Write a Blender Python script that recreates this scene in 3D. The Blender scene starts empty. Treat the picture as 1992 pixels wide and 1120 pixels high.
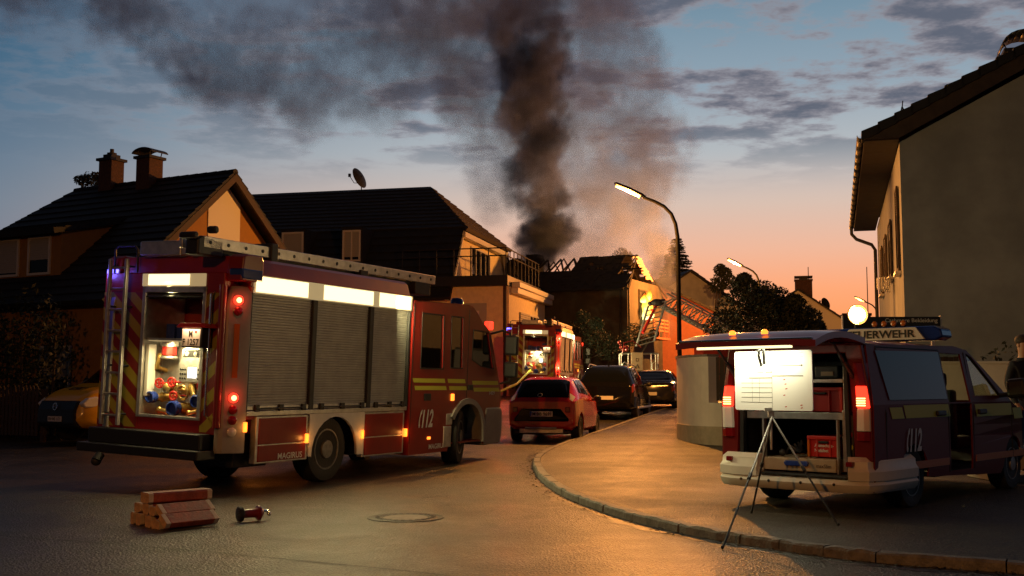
import bpy, bmesh, math, random
import numpy as np
from mathutils import Vector, Matrix
from mathutils.geometry import tessellate_polygon

random.seed(7)
S = bpy.context.scene
COL = S.collection
PI = math.pi

# ------------------------------------------------------------------ camera
FPX, CX, CY, CAMH = 2150.0, 996.0, 560.0, 1.4
PITCH = math.atan2(190, FPX)
cam_d = bpy.data.cameras.new('camera')
cam = bpy.data.objects.new('camera', cam_d)
COL.objects.link(cam)
cam.location = (0, 0, CAMH)
cam.rotation_euler = (PI / 2 + PITCH, 0, 0)
cam_d.sensor_width = 36
cam_d.lens = 36 * FPX / 1992
cam_d.clip_end = 3000
S.camera = cam

# ------------------------------------------------------------------ world (dusk sky with broken cloud)
SUN_EL, SUN_AZ = math.radians(-1.0), math.radians(16)
world = bpy.data.worlds.new('World')
S.world = world
world.use_nodes = True
nt = world.node_tree
nt.nodes.clear()


def N(t, tree=None, **kw):
    n = (tree or nt).nodes.new(t)
    for k, v in kw.items():
        if k.startswith('i_'):
            n.inputs[int(k[2:])].default_value = v
        else:
            setattr(n, k, v)
    return n


def Lk(a, b, tree=None):
    (tree or nt).links.new(a, b)


def math_node(op, a, b=None, tree=None, clamp=False):
    n = N('ShaderNodeMath', tree, operation=op, use_clamp=clamp)
    for i, v in enumerate((a, b)):
        if v is None:
            continue
        if isinstance(v, (int, float)):
            n.inputs[i].default_value = v
        else:
            Lk(v, n.inputs[i], tree)
    return n.outputs[0]


def smooth(v, lo, hi, tree=None):
    n = N('ShaderNodeMapRange', tree, interpolation_type='SMOOTHSTEP')
    Lk(v, n.inputs[0], tree)
    n.inputs[1].default_value = lo
    n.inputs[2].default_value = hi
    return n.outputs[0]


def lin(c):
    return tuple(((x / 255) / 12.92 if x / 255 <= 0.04045 else ((x / 255 + 0.055) / 1.055) ** 2.4) for x in c)


def ramp(v, stops, tree=None):
    r = N('ShaderNodeValToRGB', tree)
    Lk(v, r.inputs[0], tree)
    e = r.color_ramp.elements
    while len(e) > 1:
        e.remove(e[-1])
    e[0].position = stops[0][0]
    e[0].color = (*lin(stops[0][1]), 1)
    for p, c in stops[1:]:
        q = e.new(p)
        q.color = (*lin(c), 1)
    return r.outputs[0]


def mixc(fac, a, b, tree=None, blend='MIX'):
    m = N('ShaderNodeMix', tree, data_type='RGBA', blend_type=blend)
    for sock, v in ((m.inputs[0], fac), (m.inputs[6], a), (m.inputs[7], b)):
        if isinstance(v, (int, float)):
            sock.default_value = v
        elif isinstance(v, tuple):
            sock.default_value = v if len(v) == 4 else (*v, 1)
        else:
            Lk(v, sock, tree)
    return m.outputs[2]


tc = N('ShaderNodeTexCoord')
sep = N('ShaderNodeSeparateXYZ')
Lk(tc.outputs['Generated'], sep.inputs[0])
sx, sy, sz = sep.outputs
hz = math_node('SQRT', math_node('ADD', math_node('MULTIPLY', sx, sx), math_node('MULTIPLY', sy, sy)))
hz = math_node('MAXIMUM', hz, 0.001)
az = math_node('ADD', math_node('MULTIPLY', math_node('DIVIDE', sx, hz), math.sin(SUN_AZ)),
               math_node('MULTIPLY', math_node('DIVIDE', sy, hz), math.cos(SUN_AZ)))      # cosine of the angle from the sunset
warm = smooth(az, 0.72, 0.99)
back = math_node('ADD', math_node('MULTIPLY', smooth(az, -0.35, 0.84), 0.86), 0.14)      # the sky fades towards the east
zz = math_node('MAXIMUM', sz, 0.0)
WARM = [(0.0, (246, 136, 72)), (0.05, (247, 148, 88)), (0.085, (242, 160, 114)), (0.12, (228, 174, 146)), (0.16, (206, 182, 168)),
        (0.205, (172, 177, 181)), (0.26, (138, 156, 170)), (0.32, (112, 138, 156)), (0.42, (56, 88, 118)), (0.65, (20, 34, 54)), (1.0, (12, 20, 36))]
COOL = [(0.0, (120, 112, 122)), (0.09, (122, 124, 136)), (0.15, (108, 122, 138)), (0.2, (88, 112, 134)), (0.26, (64, 98, 124)),
        (0.33, (38, 80, 110)), (0.45, (22, 50, 74)), (0.7, (12, 24, 40)), (1.0, (9, 17, 30))]
base = mixc(warm, ramp(zz, COOL), ramp(zz, WARM))
sky_tex = N('ShaderNodeTexSky', sky_type='NISHITA', sun_disc=False, sun_elevation=SUN_EL, sun_rotation=SUN_AZ)
base = mixc(0.06, base, mixc(1.0, sky_tex.outputs[0], (0.15, 0.15, 0.15, 1), blend='MULTIPLY'))
# broken cloud deck, in perspective: the direction is carried to a flat layer overhead
zc = math_node('ADD', zz, 0.06)
comb = N('ShaderNodeCombineXYZ')
Lk(math_node('DIVIDE', sx, zc), comb.inputs[0])
Lk(math_node('DIVIDE', sy, zc), comb.inputs[1])
cn = N('ShaderNodeTexNoise', i_2=3.3, i_3=8.0, i_4=0.6)
mp = N('ShaderNodeMapping')
mp.inputs['Location'].default_value = (3.1, 7.7, 0.4)
mp.inputs['Scale'].default_value = (0.95, 1.05, 1)
Lk(comb.outputs[0], mp.inputs[0])
Lk(mp.outputs[0], cn.inputs[0])
cov = N('ShaderNodeTexNoise', i_2=0.55, i_3=2.0)
Lk(mp.outputs[0], cov.inputs[0])
dens = math_node('ADD', cn.outputs[0], math_node('MULTIPLY', math_node('SUBTRACT', cov.outputs[0], 0.5), 0.3))
cloud = smooth(dens, 0.415, 0.53)
band = math_node('MULTIPLY', smooth(zz, 0.165, 0.245), 1.0)
cloud = math_node('MULTIPLY', math_node('MULTIPLY', cloud, band), math_node('ADD', math_node('MULTIPLY', warm, 0.8), 0.2))
ccol = mixc(smooth(dens, 0.44, 0.6), (*lin((142, 137, 144)), 1), (*lin((88, 94, 108)), 1))
skyc = mixc(1.0, mixc(cloud, base, ccol), back, blend='MULTIPLY')
below = smooth(sz, -0.06, 0.0)
skyc = mixc(below, (0.02, 0.02, 0.022, 1), skyc)
bg = N('ShaderNodeBackground')
Lk(skyc, bg.inputs[0])
bg.inputs[1].default_value = 1.18
wo = N('ShaderNodeOutputWorld')
Lk(bg.outputs[0], wo.inputs[0])

S.view_settings.view_transform = 'Standard'
S.view_settings.look = 'None'
S.view_settings.exposure = 0.0
S.view_settings.gamma = 1.0
S.view_settings.use_curve_mapping = False
S.cycles.max_bounces = 6
S.cycles.diffuse_bounces = 3
S.cycles.glossy_bounces = 3
S.cycles.transparent_max_bounces = 12
S.cycles.sample_clamp_indirect = 4
S.cycles.caustics_reflective = False
S.cycles.caustics_refractive = False
S.cycles.volume_step_rate = 1.0
S.cycles.volume_bounces = 2
S.cycles.use_denoising = True
S.cycles.denoiser = 'OPENIMAGEDENOISE'
S.cycles.denoising_input_passes = 'RGB_ALBEDO_NORMAL'
S.cycles.denoising_prefilter = 'NONE'


# ------------------------------------------------------------------ helpers
def gz(Y):
    """height of the road, which climbs gently away from the junction"""
    t = max(0.0, Y - 17.0)
    return min(0.03 * t * t / (t + 5.0), 1.3)


CF = Vector((0, math.cos(PITCH), math.sin(PITCH)))
CU = Vector((0, -math.sin(PITCH), math.cos(PITCH)))


def at(px, py, Y):
    d = CF * FPX + Vector((1, 0, 0)) * (px - CX) + CU * (CY - py)
    return Vector((0, 0, CAMH)) + d * (Y / d.y)


def ground_at(px, py, lift=0.0):
    Y = 12.0
    for _ in range(40):
        d = CF * FPX + Vector((1, 0, 0)) * (px - CX) + CU * (CY - py)
        Y = 0.5 * Y + 0.5 * min(200, d.y * ((gz(Y) + lift - CAMH) / d.z))
    return at(px, py, Y)


def mat(name, col, rough=0.6, metal=0.0, var=0.0, scale=6.0, bump=0.0, bscale=60.0, emit=None, estr=0.0, spec=0.5, coat=0.0, alpha_glass=None):
    m = bpy.data.materials.new(name)
    m.use_nodes = True
    t = m.node_tree
    b = t.nodes['Principled BSDF']
    b.inputs['Base Color'].default_value = (*col, 1)
    b.inputs['Roughness'].default_value = rough
    b.inputs['Metallic'].default_value = metal
    b.inputs['Specular IOR Level'].default_value = spec
    if coat:
        b.inputs['Coat Weight'].default_value = coat
        b.inputs['Coat Roughness'].default_value = 0.08
    if emit:
        b.inputs['Emission Color'].default_value = (*emit, 1)
        b.inputs['Emission Strength'].default_value = estr
    if var or bump:
        co = N('ShaderNodeTexCoord', t)
        if var:
            n = N('ShaderNodeTexNoise', t, i_2=scale, i_3=6.0, i_4=0.6)
            Lk(co.outputs['Object'], n.inputs[0], t)
            lo = tuple(c * (1 - var) for c in col)
            hi = tuple(min(1, c * (1 + var)) for c in col)
            f = smooth(n.outputs[0], 0.3, 0.7, t)
            Lk(mixc(f, lo, hi, t), b.inputs['Base Color'], t)
            rr = N('ShaderNodeMapRange', t)
            Lk(n.outputs[0], rr.inputs[0], t)
            rr.inputs[3].default_value = max(0.03, rough * 0.8)
            rr.inputs[4].default_value = min(1, rough * 1.2)
            Lk(rr.outputs[0], b.inputs['Roughness'], t)
        if bump:
            n2 = N('ShaderNodeTexNoise', t, i_2=bscale, i_3=4.0)
            Lk(co.outputs['Object'], n2.inputs[0], t)
            bp = N('ShaderNodeBump', t)
            bp.inputs['Strength'].default_value = bump
            bp.inputs['Distance'].default_value = 0.02
            Lk(n2.outputs[0], bp.inputs['Height'], t)
            Lk(bp.outputs[0], b.inputs['Normal'], t)
    return m


def glass(name, tint, refl=0.9):
    m = bpy.data.materials.new(name)
    m.use_nodes = True
    t = m.node_tree
    t.nodes.clear()
    tr = N('ShaderNodeBsdfTransparent', t)
    tr.inputs[0].default_value = (*tint, 1)
    gl = N('ShaderNodeBsdfGlossy', t)
    gl.inputs['Roughness'].default_value = 0.03
    gl.inputs[0].default_value = (refl, refl, refl, 1)
    fr = N('ShaderNodeFresnel', t)
    fr.inputs[0].default_value = 1.5
    mx = N('ShaderNodeMixShader', t)
    Lk(fr.outputs[0], mx.inputs[0], t)
    Lk(tr.outputs[0], mx.inputs[1], t)
    Lk(gl.outputs[0], mx.inputs[2], t)
    o = N('ShaderNodeOutputMaterial', t)
    Lk(mx.outputs[0], o.inputs[0], t)
    return m


def ground_mat(name, col, rlo, rhi, sparkle=0.5, patch=0.25):
    """wet tarmac: aggregate grain, damp patches of lower roughness"""
    m = bpy.data.materials.new(name)
    m.use_nodes = True
    t = m.node_tree
    b = t.nodes['Principled BSDF']
    co = N('ShaderNodeTexCoord', t)
    grain = N('ShaderNodeTexVoronoi', t, i_2=46.0)
    Lk(co.outputs['Object'], grain.inputs['Vector'], t)
    fine = N('ShaderNodeTexNoise', t, i_2=40.0, i_3=4.0, i_4=.75)
    Lk(co.outputs['Object'], fine.inputs[0], t)
    big = N('ShaderNodeTexNoise', t, i_2=0.45, i_3=6.0, i_4=0.65)
    Lk(co.outputs['Object'], big.inputs[0], t)
    f = smooth(big.outputs[0], 0.32, 0.68, t)
    c1 = mixc(f, tuple(c * (1 - patch) for c in col), tuple(c * (1 + patch) for c in col), t)
    c2 = mixc(smooth(fine.outputs[0], 0.38, 0.64, t), mixc(1.0, c1, (0.3, 0.3, 0.3, 1), t, 'MULTIPLY'), mixc(1.0, c1, (2.1, 2.1, 2.0, 1), t, 'MULTIPLY'), t)
    Lk(c2, b.inputs['Base Color'], t)
    rr = N('ShaderNodeMapRange', t)
    Lk(f, rr.inputs[0], t)
    rr.inputs[3].default_value = rlo
    rr.inputs[4].default_value = rhi
    Lk(rr.outputs[0], b.inputs['Roughness'], t)
    hsum = math_node('ADD', math_node('MULTIPLY', grain.outputs['Distance'], 1.0, t), fine.outputs[0], t)
    bp = N('ShaderNodeBump', t)
    bp.inputs['Strength'].default_value = sparkle
    bp.inputs['Distance'].default_value = 0.012
    Lk(hsum, bp.inputs['Height'], t)
    Lk(bp.outputs[0], b.inputs['Normal'], t)
    return m


def tag(o, label=None, cat=None, group=None, kind=None):
    if label:
        o['label'] = label
    if cat:
        o['category'] = cat
    if group:
        o['group'] = group
    if kind:
        o['kind'] = kind
    return o


def empty(name, loc=(0, 0, 0), rz=0.0, label=None, cat=None, group=None, mw=None):
    o = bpy.data.objects.new(name, None)
    COL.objects.link(o)
    o.empty_display_size = 0.2
    if mw is not None:
        o.matrix_world = mw
    else:
        o.location = loc
        o.rotation_euler = (0, 0, rz)
    return tag(o, label, cat, group)


class MB:
    def __init__(self):
        self.v, self.f = [], []
        self.M = Matrix.Identity(4)

    def add(self, vs, fs):
        n = len(self.v)
        self.v += [tuple(self.M @ Vector(p)) for p in vs]
        self.f += [tuple(i + n for i in f) for f in fs]
        return self

    def box(self, x0, x1, y0, y1, z0, z1):
        return self.add([(x0, y0, z0), (x1, y0, z0), (x1, y1, z0), (x0, y1, z0), (x0, y0, z1), (x1, y0, z1), (x1, y1, z1), (x0, y1, z1)],
                        [(0, 3, 2, 1), (4, 5, 6, 7), (0, 1, 5, 4), (1, 2, 6, 5), (2, 3, 7, 6), (3, 0, 4, 7)])

    def quad(self, a, b, c, d):
        return self.add([a, b, c, d], [(0, 1, 2, 3)])

    def prism(self, pts, axis, a, b):
        """extrude a 2D outline along an axis: x -> (y,z), y -> (x,z), z -> (x,y)"""
        def P(u, v, w):
            return {'x': (w, u, v), 'y': (u, w, v), 'z': (u, v, w)}[axis]
        n = len(pts)
        vs = [P(u, v, a) for u, v in pts] + [P(u, v, b) for u, v in pts]
        fs = [(i, (i + 1) % n, n + (i + 1) % n, n + i) for i in range(n)]
        fs += [tuple(range(n - 1, -1, -1)), tuple(range(n, 2 * n))]
        return self.add(vs, fs)

    def cyl(self, p, q, r, n=12, r2=None, caps=True):
        p, q = Vector(p), Vector(q)
        r2 = r if r2 is None else r2
        d = (q - p).normalized()
        u = d.cross(Vector((0, 0, 1)) if abs(d.z) < 0.9 else Vector((1, 0, 0))).normalized()
        w = d.cross(u)
        vs = []
        for c, rr in ((p, r), (q, r2)):
            for i in range(n):
                a = 2 * PI * i / n
                vs.append(tuple(c + u * math.cos(a) * rr + w * math.sin(a) * rr))
        fs = [(i, (i + 1) % n, n + (i + 1) % n, n + i) for i in range(n)]
        if caps:
            fs += [tuple(range(n - 1, -1, -1)), tuple(range(n, 2 * n))]
        return self.add(vs, fs)

    def tube(self, pts, r, n=8):
        pts = [Vector(p) for p in pts]
        rs = r if isinstance(r, (list, tuple)) else [r] * len(pts)
        vs, fs = [], []
        prev = None
        for k, p in enumerate(pts):
            d = (pts[min(k + 1, len(pts) - 1)] - pts[max(k - 1, 0)]).normalized()
            if prev is None:
                u = d.cross(Vector((0, 0, 1)) if abs(d.z) < 0.9 else Vector((1, 0, 0))).normalized()
            else:
                u = (prev - d * prev.dot(d)).normalized()
            prev = u
            w = d.cross(u)
            for i in range(n):
                a = 2 * PI * i / n
                vs.append(tuple(p + u * math.cos(a) * rs[k] + w * math.sin(a) * rs[k]))
        for k in range(len(pts) - 1):
            for i in range(n):
                fs.append((k * n + i, k * n + (i + 1) % n, (k + 1) * n + (i + 1) % n, (k + 1) * n + i))
        fs += [tuple(range(n - 1, -1, -1)), tuple(range((len(pts) - 1) * n, len(pts) * n))]
        return self.add(vs, fs)

    def lathe(self, prof, c, axis, n=24):
        """prof: (radius, distance along axis) pairs"""
        c, d = Vector(c), Vector(axis).normalized()
        u = d.cross(Vector((0, 0, 1)) if abs(d.z) < 0.9 else Vector((1, 0, 0))).normalized()
        w = d.cross(u)
        vs, fs = [], []
        for r, h in prof:
            for i in range(n):
                a = 2 * PI * i / n
                vs.append(tuple(c + d * h + (u * math.cos(a) + w * math.sin(a)) * r))
        for k in range(len(prof) - 1):
            for i in range(n):
                fs.append((k * n + i, k * n + (i + 1) % n, (k + 1) * n + (i + 1) % n, (k + 1) * n + i))
        if prof[0][0] > 1e-4:
            fs.append(tuple(range(n - 1, -1, -1)))
        if prof[-1][0] > 1e-4:
            fs.append(tuple(range((len(prof) - 1) * n, len(prof) * n)))
        return self.add(vs, fs)

    def torus(self, c, axis, R, r, n=20, m=8):
        pr = [(R + r * math.cos(2 * PI * k / m), r * math.sin(2 * PI * k / m)) for k in range(m + 1)]
        c, d = Vector(c), Vector(axis).normalized()
        u = d.cross(Vector((0, 0, 1)) if abs(d.z) < 0.9 else Vector((1, 0, 0))).normalized()
        w = d.cross(u)
        vs, fs = [], []
        for k in range(m):
            for i in range(n):
                a = 2 * PI * i / n
                vs.append(tuple(c + d * pr[k][1] + (u * math.cos(a) + w * math.sin(a)) * pr[k][0]))
        for k in range(m):
            for i in range(n):
                k2 = (k + 1) % m
                fs.append((k * n + i, k * n + (i + 1) % n, k2 * n + (i + 1) % n, k2 * n + i))
        return self.add(vs, fs)

    def ball(self, c, r, sc=(1, 1, 1), n=12, m=8):
        c = Vector(c)
        vs = [tuple(c + Vector((0, 0, r * sc[2])))]
        for k in range(1, m):
            for i in range(n):
                a, b = 2 * PI * i / n, PI * k / m
                vs.append((c.x + r * sc[0] * math.sin(b) * math.cos(a), c.y + r * sc[1] * math.sin(b) * math.sin(a), c.z + r * sc[2] * math.cos(b)))
        vs.append(tuple(c - Vector((0, 0, r * sc[2]))))
        fs = [(0, 1 + i, 1 + (i + 1) % n) for i in range(n)]
        for k in range(m - 2):
            for i in range(n):
                fs.append((1 + k * n + i, 1 + (k + 1) * n + i, 1 + (k + 1) * n + (i + 1) % n, 1 + k * n + (i + 1) % n))
        e = len(vs) - 1
        fs += [(e, 1 + (m - 2) * n + (i + 1) % n, 1 + (m - 2) * n + i) for i in range(n)]
        return self.add(vs, fs)

    def sweep(self, prof, path, closed=True):
        """carry a profile (offset outwards, z) along a plan path [(x, y)]; outwards = right of travel"""
        P = [Vector((x, y, 0)) for x, y in path]
        vs, fs, m = [], [], len(prof)
        for k, p in enumerate(P):
            d = (P[min(k + 1, len(P) - 1)] - P[max(k - 1, 0)]).normalized()
            nr = Vector((d.y, -d.x, 0))
            for o, z in prof:
                vs.append((p.x + nr.x * o, p.y + nr.y * o, z))
        for k in range(len(P) - 1):
            for i in range(m if closed else m - 1):
                fs.append((k * m + i, k * m + (i + 1) % m, (k + 1) * m + (i + 1) % m, (k + 1) * m + i))
        if closed:
            fs += [tuple(range(m - 1, -1, -1)), tuple(range((len(P) - 1) * m, len(P) * m))]
        return self.add(vs, fs)

    def outline(self, outer, holes, fn):
        """fill a 2D outline with holes; fn maps (u, v) to a point"""
        loops = [[Vector((u, v, 0)) for u, v in lp] for lp in [outer] + list(holes)]
        flat = [p for lp in loops for p in lp]
        tri = tessellate_polygon(loops)
        return self.add([fn(p.x, p.y) for p in flat], [tuple(t) for t in tri])

    def mesh(self, name):
        me = bpy.data.meshes.new(name)
        me.from_pydata(self.v, [], self.f)
        bm = bmesh.new()
        bm.from_mesh(me)
        bmesh.ops.recalc_face_normals(bm, faces=bm.faces)
        bm.to_mesh(me)
        bm.free()
        return me

    def build(self, name, m, parent=None, smooth=None, bevel=0.0, label=None, kind=None, solid=0.0):
        me = self.mesh(name)
        me.materials.append(m)
        if smooth:
            me.shade_smooth()
            me.set_sharp_from_angle(angle=math.radians(smooth))
        o = bpy.data.objects.new(name, me)
        COL.objects.link(o)
        if parent is not None:
            o.parent = parent
        if solid:
            s = o.modifiers.new('solid', 'SOLIDIFY')
            s.thickness = solid
            s.offset = 0
        if bevel:
            bv = o.modifiers.new('bevel', 'BEVEL')
            bv.width = bevel
            bv.segments = 2
            bv.limit_method = 'ANGLE'
            bv.angle_limit = math.radians(40)
        if label:
            o['label'] = label
        if kind:
            o['kind'] = kind
        return o


def piece(me, name, parent, loc=(0, 0, 0), rot=None, m=None):
    o = bpy.data.objects.new(name, me)
    COL.objects.link(o)
    if parent is not None:
        o.parent = parent
    o.location = loc
    if rot is not None:
        o.rotation_euler = rot
    return o


def lettering(txt, m, parent, org, ux, uy, w, h, bold=0.0, name='lettering', shear=0.0, depth=0.002):
    """flat text filling w x h from the lower left corner org along unit vectors ux, uy"""
    cu = bpy.data.curves.new('t', 'FONT')
    cu.body = txt
    cu.offset = bold
    cu.shear = shear
    cu.extrude = 0.0
    cu.resolution_u = 3
    ob = bpy.data.objects.new('t', cu)
    COL.objects.link(ob)
    bpy.context.view_layer.update()
    me = bpy.data.meshes.new_from_object(ob.evaluated_get(bpy.context.evaluated_depsgraph_get()))
    bpy.data.objects.remove(ob)
    bpy.data.curves.remove(cu)
    xs = [v.co.x for v in me.vertices]
    ys = [v.co.y for v in me.vertices]
    x0, x1, y0, y1 = min(xs), max(xs), min(ys), max(ys)
    org, ux, uy = Vector(org), Vector(ux).normalized(), Vector(uy).normalized()
    un = ux.cross(uy)
    for v in me.vertices:
        v.co = org + ux * ((v.co.x - x0) / (x1 - x0) * w) + uy * ((v.co.y - y0) / (y1 - y0) * h) + un * depth
    me.materials.clear()
    me.materials.append(m)
    o = bpy.data.objects.new(name, me)
    COL.objects.link(o)
    o.parent = parent
    return o


def lamp(kind, parent, loc, power, col, size=None, aim=None, shape='RECTANGLE', soft=0.05, spot=None, spread=None):
    d = bpy.data.lights.new('lamp_light', kind)
    d.energy = power
    d.color = col
    if kind == 'AREA':
        d.shape = shape
        d.size, d.size_y = size
        if spread:
            d.spread = math.radians(spread)
    else:
        d.shadow_soft_size = soft
    if kind == 'SPOT' and spot:
        d.spot_size = spot
        d.spot_blend = 0.6
    o = bpy.data.objects.new('lamp_light', d)
    COL.objects.link(o)
    if parent is not None:
        o.parent = parent
    o.location = loc
    if aim is not None:
        o.rotation_euler = Vector(aim).to_track_quat('-Z', 'Z').to_euler()
    return o


def leaf_mesh(mb, clumps, n, size, rnd, flat=0.0):
    """scatter small folded leaves through the clumps (centre, radii)"""
    for _ in range(n):
        c, r = rnd.choice(clumps)
        while True:
            p = Vector((rnd.uniform(-1, 1), rnd.uniform(-1, 1), rnd.uniform(-1, 1)))
            if 0.12 < p.length < 1 and rnd.random() < p.length ** 1.2 + 0.1:
                break
        q = Vector((c[0] + p.x * r[0], c[1] + p.y * r[1], c[2] + p.z * r[2]))
        a = Vector((rnd.uniform(-1, 1), rnd.uniform(-1, 1), rnd.uniform(-1, 1) * (1 - flat))).normalized()
        b = a.cross(Vector((rnd.uniform(-1, 1), rnd.uniform(-1, 1), rnd.uniform(-1, 1)))).normalized()
        s = size * rnd.uniform(0.6, 1.3)
        mb.add([q - a * s, q + b * s * 0.42, q + a * s, q - b * s * 0.42], [(0, 1, 2), (0, 2, 3)])


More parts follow.
